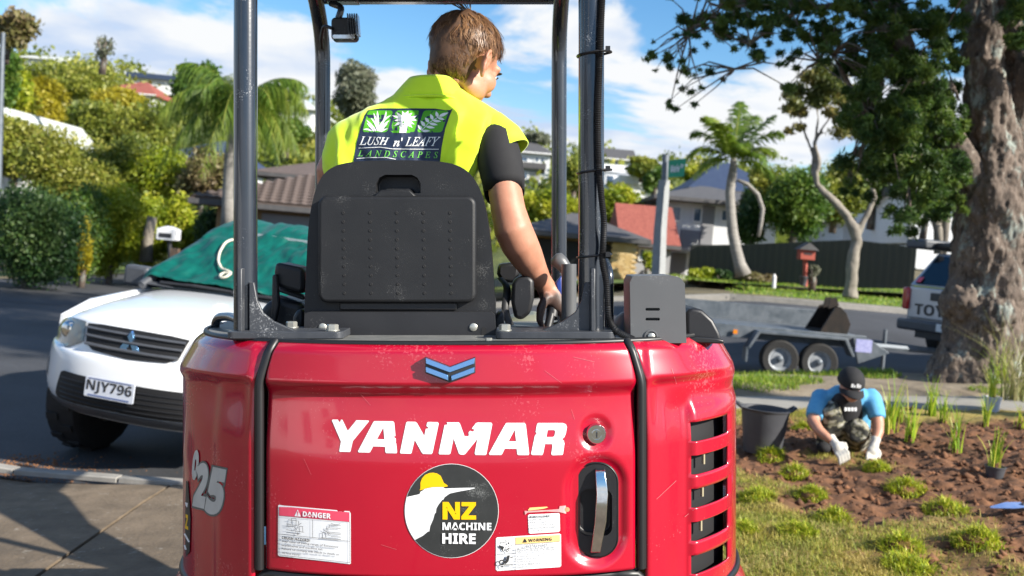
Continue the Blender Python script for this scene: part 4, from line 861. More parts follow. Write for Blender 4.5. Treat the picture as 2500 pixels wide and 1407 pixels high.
nk0 = HM @ V3((0, -.035, -.045)); bd.tube([nk0, P(1090, 205, 2.82), P(1058, 245, 2.80), P(1040, 285, 2.79)], [.056, .058, .062, .07], 24)
for s in (-1, 1):   # ears: helix, lobe, shell
    E_ = HM @ frame((s * .087, -.014, -.022), (s * .35, -.94, 0), (0, 0, 1), (s * .94, .35, 0))
    hel = [(.020 * cos(a) * (1 - .25 * (sin(a) < 0)), .034 * sin(a) + .002, .010 + .004 * cos(a)) for a in rows(-1.3, 3.6, 16)]
    bd.tube(hel, [.0055] * 15 + [.005, .004], 8, E_); bd.ell((0, -.030, .007), (.010, .012, .006), E_, 12, 8); bd.ell((0, 0, .002), (.017, .030, .005), E_, 14, 8); bd.tube([(-.004, -.016, .010), (.004, 0, .010), (-.002, .018, .009)], .004, 8, E_)
# torso, hips and folded legs under the clothes
bd.loft([rng(py0, x0, x1, 2.80, dd, 24) for py0, x0, x1, dd in ((700, 830, 1090, .11), (560, 850, 1080, .10), (420, 830, 1120, .10), (330, 850, 1190, .09), (280, 930, 1150, .07), (240, 985, 1110, .055))])
# right arm
bd.tube([P(1195, 345, 2.75), P(1216, 395, 2.72), P(1232, 460, 2.695), P(1241, 515, 2.675), P(1252, 560, 2.665), P(1268, 595, 2.68), P(1285, 625, 2.705), P(1305, 660, 2.74), P(1322, 686, 2.765), P(1334, 700, 2.775)], [.045, .048, .0465, .0475, .0525, .0515, .0465, .037, .029, .027], 24)
# left arm, reaching forward to the other lever
bd.tube([P(850, 345, 2.80), P(812, 420, 2.80), P(812, 470, 2.84), P(815, 520, 2.98), P(790, 560, 3.12)], [.05, .048, .042, .036, .026], 18)
# right hand closing on the lever
hand = MB()
bd.loft([[P(1334, 700, 2.775) + V3((.027 * cos(a), .021 * sin(a), .010 * cos(a))) for a in rows(0, 2 * pi * 15 / 16, 15)], [P(1348, 722, 2.785) + V3((.034 * cos(a), .034 * sin(a), .016 * cos(a))) for a in rows(0, 2 * pi * 15 / 16, 15)], [P(1364, 748, 2.795) + V3((.026 * cos(a), .044 * sin(a), .018 * cos(a))) for a in rows(0, 2 * pi * 15 / 16, 15)], [P(1372, 762, 2.80) + V3((.016 * cos(a), .040 * sin(a), .010 * cos(a))) for a in rows(0, 2 * pi * 15 / 16, 15)]])
for k, (dy, ln_) in enumerate(((-.036, .92), (-.012, 1.0), (.012, .96), (.034, .80))):
    b0 = P(1371, 757, 2.80) + V3((0, dy, 0)); p1 = b0 + V3((.006, 0, -.034 * ln_)); p2 = p1 + V3((-.022 * ln_, 0, -.022 * ln_)); p3 = p2 + V3((-.022 * ln_, .002, .000))
    bd.tube([b0 + V3((-.01, 0, .012)), b0, p1, p2, p3], [.010, .0108, .0098, .0088, .007], 10)
t0 = P(1336, 722, 2.755); bd.tube([t0, t0 + V3((-.018, -.012, -.035)), t0 + V3((-.022, -.014, -.068)), t0 + V3((-.012, -.008, -.092))], [.015, .0135, .011, .008], 10)
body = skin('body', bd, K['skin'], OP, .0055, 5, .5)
obj('trousers', MB().tube([P(900, 720, 2.85), V3((-.40, 3.1, 1.44)), V3((-.40, 3.3, 1.42)), V3((-.40, 3.38, 1.30)), V3((-.40, 3.36, .98))], [.11, .09, .075, .07, .05], 16).tube([P(1030, 720, 2.85), V3((-.20, 3.1, 1.44)), V3((-.20, 3.3, 1.42)), V3((-.20, 3.38, 1.30)), V3((-.20, 3.36, .98))], [.11, .09, .075, .07, .05], 16), K['tee'], OP, smooth=180)
for s in (-1, 1):
  eb = MB(); eb.ell((s * .030, .0935, .010), (.02, .006, .004), HM, 10, 6)
  obj('eyebrow', eb, K['ink'], body, smooth=180)
for s in (-1, 1):
  ey = MB(); ey.ell((s * .030, .0835, -.006), (.011, .009, .007), HM, 12, 8)
  obj('eye', ey, K['white'], body, smooth=180)
for s in (-1, 1):
  lsh = MB(); lsh.tube([(s * .018, .0945, -.004), (s * .030, .0975, -.002), (s * .042, .0905, -.004)], .0022, 6, HM)
  obj('eyelash', lsh, K['ink'], body, smooth=180)
# hair
def haired(d):
    x, y, z = d
    if y > .55: return z > .34
    if y > .12: return z > .22 - (.42 * sstep(.34, .16, y) if abs(x) > .6 else 0)
    if y > -.32 and abs(x) > .72: return z > .14 - .5 * sstep(-.12, -.32, y)
    return z > -.74
hc = MB(); n_, m_ = 48, 28; okv = {}
def hpt(d, k): return HM @ V3((d[0] * .079 * k, -.012 + d[1] * .100 * k, .030 + d[2] * .088 * k - (.034 if d[2] < -.3 and d[1] < 0 else 0) * sstep(-.3, -.7, d[2])))
for i in range(m_ + 1):
    for j in range(n_):
        th, ph = pi * i / m_, 2 * pi * j / n_; d = (sin(th) * cos(ph), sin(th) * sin(ph), cos(th)); h_ = haired(d)
        k = 1.0 + (.085 * sstep(-.75, .1, d[2]) + .05 * NZ.noise((d[0] * 4, d[1] * 4, d[2] * 4)) + .04 * NZ.noise((d[0] * 9, d[1] * 9, d[2] * 9)) * sstep(-.6, .2, d[2])) if h_ else .93
        hc.v.append(tuple(hpt(d, k)))
hc.f = [(i * n_ + j, (i + 1) * n_ + j, (i + 1) * n_ + (j + 1) % n_, i * n_ + (j + 1) % n_) for i in range(m_) for j in range(n_)]
K['hair'] = leafmat('brown_hair', [(.06, .028, .013), (.14, .066, .030), (.24, .125, .058), (.42, .25, .13)], .42, .12)
hair = obj('hair', hc, mat('hair_base', (.05, .025, .013), (.12, .06, .03), 90, .6), OP, smooth=180)
vv = []; ff = []; rr = []; rs_ = random.Random(3)
crown_ = V3((.12, -.45, .88)).normalized()
for g in range(1150):
    while True:
        d = V3((rs_.gauss(0, 1), rs_.gauss(0, 1), rs_.gauss(0, 1))).normalized()
        if haired(d) and d.z > -.72: break
    tan = (d - crown_); tan = (tan - d * tan.dot(d)); tan = tan.normalized() if tan.length > .05 else V3((1, 0, 0))
    tan = (tan + V3((0, .55, 0)) * sstep(-.3, .5, d.y) + d.cross(V3((0, 0, 1))) * .35 * NZ.noise((d.x * 3, d.y * 3, d.z * 3 + 4)) * 2).normalized()
    top = sstep(-.35, .35, d.z); L0 = lerp(.024, .044, top) * rs_.uniform(.7, 1.25) * (1 - .30 * sstep(.3, .7, d.y)); lift = lerp(.10, .26, top) * rs_.uniform(.6, 1.3); col = rs_.random()
    swirl = rs_.uniform(-.9, .9)
    for s_ in range(7):
        dd = (d + V3((rs_.gauss(0, .035), rs_.gauss(0, .035), rs_.gauss(0, .035)))).normalized()
        if not haired(dd): continue
        p = V3((dd.x * .079, dd.y * .100, dd.z * .088)) * 1.02; l_ = L0 * rs_.uniform(.8, 1.15); st2 = l_ / 5; dr = (tan + dd * lift).normalized(); sd = dr.cross(dd).normalized()
        w0 = rs_.uniform(.0007, .0014); o = len(vv)
        for k in range(6):
            ww = w0 * (1 - .8 * (k / 5) ** 2); q = p + V3((0, -.012, .030 - .034 * (sstep(-.3, -.7, dd.z) if dd.y < 0 else 0)))
            vv += [tuple(HM @ (q - sd * ww)), tuple(HM @ (q + sd * ww))]
            p = p + dr * st2; dr = (dr + (-dd * .30 + sd * swirl * .5) * (.8 if k > 0 else .3)).normalized()
        ff += [(o + 2 * k, o + 2 * k + 1, o + 2 * k + 3, o + 2 * k + 2) for k in range(5)]; rr += [min(1, max(0, .55 * col + .45 * rs_.random() - .12 + .05 * k)) for k in range(5)]
npobj('hair_strands', np.array(vv), np.array(ff), K['hair'], hair, rnd=np.array(rr))
tf = MB()   # the loose tuft blown up at the crown
for k in range(26):
    a = rs_.uniform(-1, 1); b0 = P(1142 + a * 8, 34 + rs_.uniform(0, 8), 2.84); tf.tube([b0, b0 + V3((-.004 + a * .006, 0, .018)), b0 + V3((-.018 + a * .022, rs_.uniform(-.01, .01), .034)), b0 + V3((-.036 + a * .05, rs_.uniform(-.02, .02), .040 + rs_.uniform(-.012, .012)))], [.0011, .0010, .0008, .0004], 4)
obj('hair_tuft', tf, mat('tuft_hair', (.12, .075, .04), None, rough=.5), hair)
# --- printed panel on the back of the vest
bvh = BVHTree.FromPolygons([tuple(p) for p in vest.v], [f for f in vest.f])
def vestp(px, py, lift):
    o = V3((0, 0, HCAM)); d = (P(px, py, 1) - o).normalized(); h = bvh.ray_cast(o, d)
    D = h[0].y if h[0] else 2.70
    return tuple(P(px, py, D - lift - .0006))
S6, O6 = 8.278, (850, 240)
K['navy'] = mat('print_navy', (.010, .022, .055), (.016, .03, .07), 20, .6); K['pgreen'] = mat('print_green', (.10, .42, .01), (.06, .34, .01), 12, .6); K['pwhite'] = mat('print_white', (.78, .80, .78), None, rough=.6); K['ltgreen'] = mat('print_lime', (.16, .55, .08), None, rough=.6)
navy = [(400,245),(640,205),(1300,205),(1750,210),(1960,240),(2060,240),(2110,215),(2060,330),(1960,620),(1890,980),(1855,1300),(1000,1300),(105,1300),(170,900),(250,590),(330,350)]
def tile(x0, y0, x1, y1, sl): return [(a + (y1 - b) / (y1 - y0) * sl, b) for a, b in rrect(x0, y0, x1, y1, 55, 5)]
def blade(x0, y0, cx_, cy_, x1, y1, w_):
    L_, R_ = [], []
    for t in rows(0, 1, 8):
        x = x0 * (1 - t) ** 2 + 2 * cx_ * t * (1 - t) + x1 * t * t; y = y0 * (1 - t) ** 2 + 2 * cy_ * t * (1 - t) + y1 * t * t
        dx, dy = 2 * (1 - t) * (cx_ - x0) + 2 * t * (x1 - cx_), 2 * (1 - t) * (cy_ - y0) + 2 * t * (y1 - cy_); l_ = math.hypot(dx, dy) or 1; k = w_ * (1 - t) ** .7 * (.55 + .9 * t) + 1
        L_.append((x - dy / l_ * k, y + dx / l_ * k)); R_.append((x + dy / l_ * k, y - dx / l_ * k))
    return L_ + R_[::-1]
def leaf(x0, y0, x1, y1, w_):
    dx, dy = x1 - x0, y1 - y0; l_ = math.hypot(dx, dy); nx, ny = -dy / l_ * w_, dx / l_ * w_
    return [(x0, y0)] + [(x0 + dx * t + nx * sin(pi * t ** .8), y0 + dy * t + ny * sin(pi * t ** .8)) for t in (.2, .4, .6, .8)] + [(x1, y1)] + [(x0 + dx * t - nx * sin(pi * t ** .8), y0 + dy * t - ny * sin(pi * t ** .8)) for t in (.8, .6, .4, .2)]
lay = [poly(navy, K['navy'], (), S6, O6), poly(tile(285, 248, 790, 688, 118), K['pgreen'], (), S6, O6), poly(tile(840, 248, 1335, 702, 125), K['pgreen'], (), S6, O6), poly(tile(1388, 248, 1895, 690, 140), K['pgreen'], (), S6, O6)]
for q in ((560,665,500,560,365,435,26),(520,668,440,560,380,500,24),(480,668,400,610,300,635,26),(600,660,560,480,455,400,28),(600,660,570,450,515,295,30),(610,655,600,420,590,255,36),(610,660,760,430,770,250,34),(610,665,680,430,875,340,32),(630,668,720,520,835,450,30),(650,668,720,570,800,510,28),(660,672,720,640,800,610,22)):
    lay.append(poly(blade(*q), K['pwhite'], (), S6, O6))
star = []
for k in range(26):
    a = pi * 2 * k / 26 + .1; r_ = (265, 150)[k % 2] * (1 + .18 * sin(k * 5.1)); star.append((1150 + r_ * cos(a), 430 + r_ * .78 * sin(a)))
lay += [poly([(1050,540),(1200,540),(1190,600),(1172,700),(1032,700),(1045,600)], K['pwhite'], (), S6, O6), poly([(min(max(x, 885), 1400), min(max(y, 250), 600)) for x, y in star], K['pwhite'], (), S6, O6)]
lay.append(plines([(1480, 665, 1620, 505), (1620, 505, 1830, 375)], 14, K['pwhite'], S6, O6))
for q in ((1555,570,1465,455,34),(1630,490,1555,390,34),(1715,440,1660,320,34),(1810,385,1775,265,34),(1500,640,1405,545,34),(1830,370,2030,290,32),(1810,395,1950,435,26),(1710,455,1880,470,28),(1640,510,1810,540,28),(1570,575,1755,600,28),(1490,665,1660,660,26)):
    lay.append(poly(leaf(*q), K['pwhite'], (), S6, O6))
lay += [ptext('LUSH', [(222,950),(800,945),(838,795),(250,768)], K['pwhite'], 'serif', .008, sc=S6, o=O6), ptext("n'", [(905,978),(1080,975),(1105,800),(930,800)], K['pwhite'], 'serif', .02, sc=S6, o=O6), ptext('LEAFY', [(1150,968),(1800,965),(1868,778),(1180,785)], K['pwhite'], 'serif', .008, sc=S6, o=O6),
        ptext('LANDSCAPES', [(190,1175),(1815,1215),(1815,1085),(210,1045)], K['ltgreen'], 'serif', .008, sc=S6, o=O6, sp=1.75),
        plines([(210,1010,640,990),(640,990,900,1025),(900,1025,1250,1030),(1250,1030,1830,1032),(170,1220,450,1200),(450,1200,780,1200),(780,1200,960,1235)], 13, K['pwhite'], S6, O6)]
pn = decal('printed_panel', lay, vo, fn=vestp, step=(10, 10), lift0=.001, dl=.00005); tag(pn, 'navy and green landscaping print on the vest back')

tilt(EX); tilt(OP)
# ---------------------------------------------------------------- white pickup on the left
K['carwhite'] = mat('white_car_paint', (.78, .79, .80), (.72, .73, .74), 2, .22, coat=.7)
K['tyre'] = mat('tyre_rubber', (.012, .012, .013), (.022, .021, .02), 20, .8, bump=.3, bsc=60)
K['glass'] = mat('car_glass', (.012, .016, .02), None, rough=.05, spec=.8)
K['lampglass'] = mat('lamp_glass', (.10, .105, .09), (.20, .20, .165), 5, .12, coat=.6)
K['trim'] = mat('grey_trim', (.055, .06, .07), (.08, .085, .095), 12, .45)
PK = thing('pickup_truck', 'white pickup parked nose-on beside the excavator, green sheet over its windscreen', 'pickup')
prof = [(.14, .34), (.05, .40), (.01, .47), (0, .56), (.005, .66), (.02, .745), (.055, .775), (.075, .86), (.105, .955), (.14, .985), (.24, 1.02), (.45, 1.065), (.75, 1.105), (1.05, 1.135), (1.32, 1.15)]
def cprof(s):
    s = max(0, min(.9999, s)) * (len(prof) - 1); i = int(s); f = s - i; p0, p1, p2, p3 = prof[max(i - 1, 0)], prof[i], prof[i + 1], prof[min(i + 2, len(prof) - 1)]
    return tuple(.5 * (2 * b + (c - a) * f + (2 * a - 5 * b + 4 * c - d) * f * f + (3 * b - a - 3 * c + d) * f ** 3) for a, b, c, d in zip(p0, p1, p2, p3))
def car(u, s, lift=0):
    y, z = cprof(s); a = abs(u); k = 1 - .55 * sstep(.75, 1, s)
    hw = .86 - .06 * sstep(.55, .9, s)
    yy = y + (.42 * a ** 2.8) * k; zz = z - (.035 * a ** 2 + .10 * a ** 8) * sstep(.45, .62, s)
    n = V3((u * .5, -1 + .9 * sstep(.6, .72, s), .15 + .9 * sstep(.6, .72, s))).normalized() * lift
    return (u * hw + n.x, yy + n.y, zz + n.z)
us, ss = rows(-1, 1, 60), rows(0, 1, 84)
body = obj('body', MB().grid(lambda u, s: car(u, s), us, ss), K['carwhite'], PK, smooth=180, solid=.006)
# fenders, doors, cab and tub
for sd in (-1, 1):
    o_ = [(.42, .45)] + [(.95 + .45 * cos(a), .40 + .45 * sin(a)) for a in rows(pi * .98, pi * .02, 14)] + [(1.5, .42), (3.35, .42)] + [(3.8 + .45 * cos(a), .40 + .45 * sin(a)) for a in rows(pi * .98, pi * .02, 14)] + [(4.9, .5), (4.95, 1.08), (3.4, 1.08), (1.32, 1.09), (.75, 1.03), (.45, .93)]
    pan = MB(); x_ = sd * .80; plate_pts = [V3((x_, a, b)) for a, b in o_]
    from mathutils.geometry import tessellate_polygon as TP
    pan.add([tuple(p) for p in plate_pts], [tuple(f) for f in TP([[V3((a, b, 0)) for a, b in o_]])]); obj('side_body', pan, K['carwhite'], PK, solid=.03)
    for y_ in (.95, 3.8):
        M_ = M4.Translation((sd * .77, y_ - (.07 if y_ < 1 else 0), .335)) @ M4.Rotation(pi / 2, 4, 'Y')
        tyre = obj('wheel', MB().lathe([(.2, -.13), (.37, -.135), (.408, -.11), (.418, -.05), (.418, .05), (.408, .11), (.37, .135), (.2, .13)], 36, M_, cap=False), K['tyre'], PK, smooth=40)
        obj('rim', MB().lathe([(.0, -.09), (.06, -.1), (.08, -.07), (.17, -.06), (.21, -.11), (.21, .11), (.17, .06), (0, .06)], 24, M_, cap=False), K['silver'], tyre, smooth=40)
        tr2 = MB()
        for k in range(30):
            a = 2 * pi * k / 30; tr2.box((.421, 0, .05 if k % 2 else -.05), (.018, .05, .09), M_ @ M4.Rotation(a, 4, 'Z'))
        obj('tyre_tread', tr2, K['tyre'], tyre)
cab = MB()
def ringc(y, z, hw, d=.02): return [(-hw, y, z), (-hw * .5, y - d, z), (hw * .5, y - d, z), (hw, y, z)]
cab.add(ringc(1.28, 1.13, .74, .05) + ringc(2.06, 1.58, .58, .04), [(i, i + 1, 5 + i, 4 + i) for i in range(3)])
ws = obj('windscreen', cab, K['glass'], PK, smooth=60)
rfm = MB().loft([[(-.60, 2.0, 1.58), (.60, 2.0, 1.58), (.60, 2.0, 1.605), (.3, 1.98, 1.63), (-.3, 1.98, 1.63), (-.60, 2.0, 1.605)], [(-.60, 3.2, 1.58), (.60, 3.2, 1.58), (.60, 3.2, 1.605), (.3, 3.2, 1.635), (-.3, 3.2, 1.635), (-.60, 3.2, 1.605)]]); obj('roof', rfm, K['carwhite'], PK, smooth=40)
for sd in (-1, 1):
    pl_ = MB().tube([(sd * .76, 1.26, 1.13), (sd * .60, 2.06, 1.58)], .035, 8); obj('pillar', pl_, K['trim'], PK, smooth=60)
    obj('side_window', MB().add([(sd * .77, 1.35, 1.10), (sd * .60, 2.05, 1.58), (sd * .60, 3.15, 1.58), (sd * .78, 3.35, 1.10)], [(0, 1, 2, 3)]), K['glass'], PK)
    mr_ = obj('mirror', MB().box((sd * .98, 1.55, 1.17), (.22, .12, .17)), K['trim'], PK, bevel=.03, seg=3); obj('mirror_arm', MB().tube([(sd * .80, 1.58, 1.12), (sd * .92, 1.56, 1.13)], .02, 8), K['trim'], mr_)
obj('cab_back', MB().b2(-.74, .74, 3.3, 3.4, .6, 1.58), K['carwhite'], PK, bevel=.03); obj('tub', MB().b2(-.80, .80, 3.42, 4.93, .62, 1.06), K['carwhite'], PK, bevel=.03)
obj('cowl', MB().add([(-.74, 1.27, 1.145), (.74, 1.27, 1.145), (.72, 1.36, 1.175), (-.72, 1.36, 1.175)], [(0, 1, 2, 3)]), K['trim'], PK)
for a, b in ((-.62, .02), (.0, .62)): obj('wiper', MB().tube([(a, 1.30, 1.17), (a + .3, 1.285, 1.185), (b, 1.31, 1.18)], .014, 6), K['ink'], PK)
obj('underbody', MB().b2(-.70, .70, .25, 4.8, .34, .55), K['dark'], PK); obj('skid_plate', MB().add([car(u, .02, 0) for u in rows(-.78, .78, 12)] + [(u * .8, .5, .30) for u in rows(-.78, .78, 12)], [(i, i + 1, 14 + i, 13 + i) for i in range(12)]), K['trim'], PK, smooth=60)
def cdecal(name, layers, parent, lift=.004): return decal(name, layers, parent, fn=lambda u, s, l: car(u, s, l), step=(.025, .012), lift0=lift + .004, dl=.003)
SZ = lambda z: next((i + (z - prof[i][1]) / (prof[i + 1][1] - prof[i][1])) / (len(prof) - 1) for i in range(len(prof) - 1) if prof[i][1] <= z <= prof[i + 1][1])
s0, s1 = SZ(.79), SZ(.955)
gr = cdecal('grille', [poly([(-.40, s0 + .035), (-.32, s0 + .005), (0, s0 - .012), (.32, s0 + .005), (.40, s0 + .035), (.44, s1), (.3, s1 + .012), (-.3, s1 + .012), (-.44, s1)], K['dark'])], PK, .006); tag(gr, 'black slatted grille')
for k, z_ in enumerate((.835, .885, .93)):
    s_ = SZ(z_); w_ = .395 + .012 * k; obj('grille_slat', MB().tube([car(u, s_ + .012 * (1 - u * u) * -1 + .006, .012) for u in rows(-w_, w_, 20)], .016, 8, sq=.7), K['trim'], gr, smooth=60)
for sd in (-1, 1):
    hl = cdecal('headlight', [poly([(sd * .43, s0 + .04), (sd * .47, s1 + .012), (sd * .66, s1 + .030), (sd * .90, s1 + .035), (sd * .96, s0 + .06), (sd * .86, s0 - .005), (sd * .62, s0 - .02)], K['lampglass'])], PK, .006)
    p_ = V3(car(sd * .66, (s0 + s1) / 2 + .01, .006)); obj('lamp_bulb', MB().lathe([(.06, 0), (.055, .012), (.03, .02), (0, .022)], 18, frame(p_, (1, 0, 0), (0, 0, 1), (0, -1, 0)), cap=False), K['chrome'], hl, smooth=60)
    cdecal('fog_light', [poly([(sd * .88, SZ(.52)), (sd * .97, SZ(.53)), (sd * .97, SZ(.66)), (sd * .90, SZ(.65))], K['trim'])], PK)
cdecal('intake', [poly([(-.62, SZ(.43)), (.62, SZ(.43)), (.64, SZ(.46)), (.58, SZ(.61)), (.54, SZ(.625)), (-.54, SZ(.625)), (-.58, SZ(.61)), (-.64, SZ(.46))], K['dark'])], PK)
it = MB()
for k in range(5): it.tube([car(u, SZ(.455 + .032 * k), .012) for u in rows(-.56, .56, 14)], .004, 6)
obj('intake_bars', it, K['seam'], PK); tag(PK.children[-1], kind='stuff')
cdecal('bumper_strip', [poly([(-.9, SZ(.36)), (.9, SZ(.36)), (.86, SZ(.425)), (-.86, SZ(.425))], K['trim'])], PK)
# emblem of three diamonds
em = MB(); ce = V3(car(0, (s0 + s1) / 2 + .004, .022))
for a in (90, 210, 330):
    d_ = V3((cos(R(a)), 0, sin(R(a)))); n_ = V3((-d_.z, 0, d_.x)); pts = [ce, ce + d_ * .042 + n_ * .024, ce + d_ * .084, ce + d_ * .042 - n_ * .024]
    em.add([tuple(p) for p in pts] + [tuple(p + V3((0, .02, 0))) for p in pts], [(0, 1, 2, 3), (0, 4, 5, 1), (1, 5, 6, 2), (2, 6, 7, 3), (3, 7, 4, 0)])
obj('emblem', em, K['badge'], PK, bevel=.002)
# plate
pm = car(-.02, SZ(.575), .02); px_, pz_ = pm[0] - .03, pm[2]
npl = obj('number_plate', MB().prism(rrect(px_ - .18, pz_ - .066, px_ + .18, pz_ + .066, .01), -.030, -.022), mat('plate_white', (.52, .55, .62), (.6, .63, .7), 9, .35), PK, bevel=.002); tag(npl, 'white number plate')
tx = MB(); textquad(tx, 'NJY796', [(px_ - .165, -.0325, pz_ - .038), (px_ + .165, -.0325, pz_ - .038), (px_ + .165, -.0325, pz_ + .045), (px_ - .165, -.0325, pz_ + .045)], 'sansb', .0); obj('plate_lettering', tx, K['ink'], npl)
tx = MB(); tx.b2(px_ - .15, px_ + .15, -.0322, -.0318, pz_ - .056, pz_ - .048); tx.b2(px_ - .155, px_ + .155, -.0322, -.0318, pz_ + .052, pz_ + .057); obj('plate_frame_print', tx, mat('plate_blue', (.08, .12, .3), None), npl); tag(npl.children[-1], kind='stuff')
YAW = R(-13)
f0 = Q(286, 890, 6.95); gz = gh(f0.x, f0.y + .9)
PK.location = (f0.x, f0.y, gz + .025); PK.rotation_euler = (0, R(2.6), YAW); PK.scale = (1.1,) * 3; ORI[PK.name] = V3(PK.location)
PKM = M4.Translation(PK.location) @ M4.Rotation(YAW, 4, 'Z') @ M4.Rotation(R(2.6), 4, 'Y') @ M4.Scale(1.1, 4)
# green sheet over windscreen and roof
K['tarp'] = mat('green_sheet', (.0, .055, .045), (.003, .125, .095), 7, .42, bump=.35, bsc=55, det=8)
def tarpf(u, v):
    hw = lerp(.80, .66, min(1, v * 1.6)) if v < .62 else lerp(.66, .70, (v - .62) / .38)
    if v < .55: t = v / .55; y, z = lerp(1.31, 2.02, t), lerp(1.185, 1.61, t)
    else: t = (v - .55) / .45; y, z = lerp(2.02, 3.1, t), 1.61 + .10 * sin(pi * min(1, t * 1.3)) * (1 - .5 * u * u)
    n_ = .045 * NZ.noise((u * 2.2, v * 4, 1)) + .030 * NZ.noise((u * 6 + v * 3, v * 7, 4)) + .014 * NZ.noise((u * 14, v * 18, 7))
    e_ = max(0, abs(u) - .9) * 1.6
    return (u * hw * (1 + .1 * e_), y - .6 * (n_ + .03) - .02 * sin(u * 9) * (v < .04), z + .8 * (n_ + .03) - e_ * .35)
tm = MB().grid(tarpf, rows(-1, 1, 90), rows(0, 1, 80), PKM)
tp_o = obj('tarpaulin', tm, K['tarp'], smooth=180, solid=.004); tag(tp_o, 'rumpled green sheet spread over the white pickup\'s windscreen and roof', 'tarpaulin')
rp2 = [V3(tarpf(u, v)) + V3((0, -.012, .018)) for u, v in ((-.42, .43), (-.47, .40), (-.49, .36), (-.46, .28), (-.38, .20), (-.28, .15), (-.19, .13), (-.13, .12), (-.12, .07), (-.17, .06), (-.22, .08), (-.20, .11), (-.12, .10))]
ro_ = obj('rope', MB().tube([tuple(PKM @ p) for p in bend(rp2, 4)], .0115, 8), mat('cream_rope', (.62, .56, .44), (.7, .65, .53), 60, .8), smooth=60); tag(ro_, 'cream rope looped on the green sheet over the pickup', 'rope')
# ---------------------------------------------------------------- plant trailer across the berm
K['galv'] = mat('galvanised_steel', (.085, .105, .125), (.17, .19, .215), 7, .5, metal=.35, bump=.05, bsc=40, rvar=.1)
K['rust'] = mat('dark_steel', (.010, .010, .010), (.035, .024, .018), 9, .6, metal=.4)
TRY = 14.6
def T(px, py, d=0): return Q(px, py, TRY + d)
TR = thing('plant_trailer', 'galvanised tandem-axle plant trailer parked at the kerb behind the berm', 'trailer', T(1940, 925) + V3((0, 0, 0)))
gz = gh(TR.location.x, TRY)
TZ = gz + .0
xa, xb = T(1700, 850).x, T(2115, 850).x; zb = TZ + .70
dk_ = obj('bed', MB().b2(xa, xb, TRY + .12, TRY + 1.75, zb - .06, zb), K['galv'], TR, bevel=.006)
for y_ in (TRY + .04, TRY + 1.78): obj('side_rail', MB().b2(xa, xb, y_, y_ + .06, zb - .17, zb + .02 + (.26 if y_ > TRY + 1 else .0)), K['galv'], TR, bevel=.006)
wr = .285; wc = [T(1897, 880).x, T(1993, 880).x]
mud = MB().prism([(wc[0] - .50, TZ + .42), (wc[0] - .36, TZ + .68), (wc[1] + .36, TZ + .68), (wc[1] + .50, TZ + .42), (wc[1] + .46, TZ + .41), (wc[1] + .33, TZ + .64), (wc[0] - .33, TZ + .64), (wc[0] - .46, TZ + .41)], TRY - .20, TRY + .06)
obj('mudguard', mud, K['galv'], TR, bevel=.006); obj('mudguard_flap', MB().box((wc[0] - .50, TRY - .08, TZ + .32), (.03, .22, .22)), K['galv'], TR)
for w_ in wc:
    M_ = M4.Translation((w_, TRY - .08, TZ + wr)) @ M4.Rotation(pi / 2, 4, 'X')
    wh = obj('wheel', MB().lathe([(.17, -.075), (.255, -.08), (.28, -.06), (.285, -.02), (.285, .02), (.28, .06), (.255, .08), (.17, .075)], 32, M_, cap=False), K['tyre'], TR, smooth=40)
    obj('rim', MB().lathe([(0, .03), (.05, .05), (.055, .02), (.13, .012), (.155, .05), (.18, .07), (.18, -.06), (0, -.06)], 24, M_, cap=False), mat('rim_white', (.26, .28, .31), (.36, .38, .4), 12, .45, metal=.2), wh, smooth=40)
    obj('hub', MB().lathe([(.045, .04), (.045, .075), (.03, .085), (0, .085)], 14, M_, cap=False), K['galv'], wh, smooth=40)
obj('front_panel', MB().prism([(wc[1] + .52, zb - .02), (xb + .05, zb - .02), (xb + .35, zb - .20), (wc[1] + .62, zb - .40)], TRY + .0, TRY + .05), K['galv'], TR, bevel=.006)
for y_ in (TRY + .12, TRY + 1.65): obj('draw_bar', MB().tube([(xb - .2, y_, zb - .12), (T(2330, 850, .6).x, TRY + .95, zb - .18)], .05, 6), K['galv'], TR)
obj('tail_frame', MB().b2(xa - .05, xa, TRY, TRY + 1.8, zb - .2, zb + .05), K['galv'], TR, bevel=.006)
obj('jockey_stand', MB().tube([(T(2190, 850).x, TRY + .5, zb + .12), (T(2190, 850).x, TRY + .5, TZ + .06)], .03, 10), K['galv'], TR)
for px_ in (1792, 2063): c_ = T(px_, 845); obj('side_marker', MB().b2(c_.x - .03, c_.x + .03, TRY - .012, TRY + .01, zb - .11, zb - .05), mat('amber', (.75, .22, .01), None, rough=.3), TR)
c_ = T(2108, 858); obj('tail_sticker', MB().b2(c_.x - .12, c_.x + .12, TRY - .004, TRY + .0, zb - .22, zb - .03), mat('sticker_blue', (.5, .5, .72), (.2, .22, .5), 30, .5), TR)
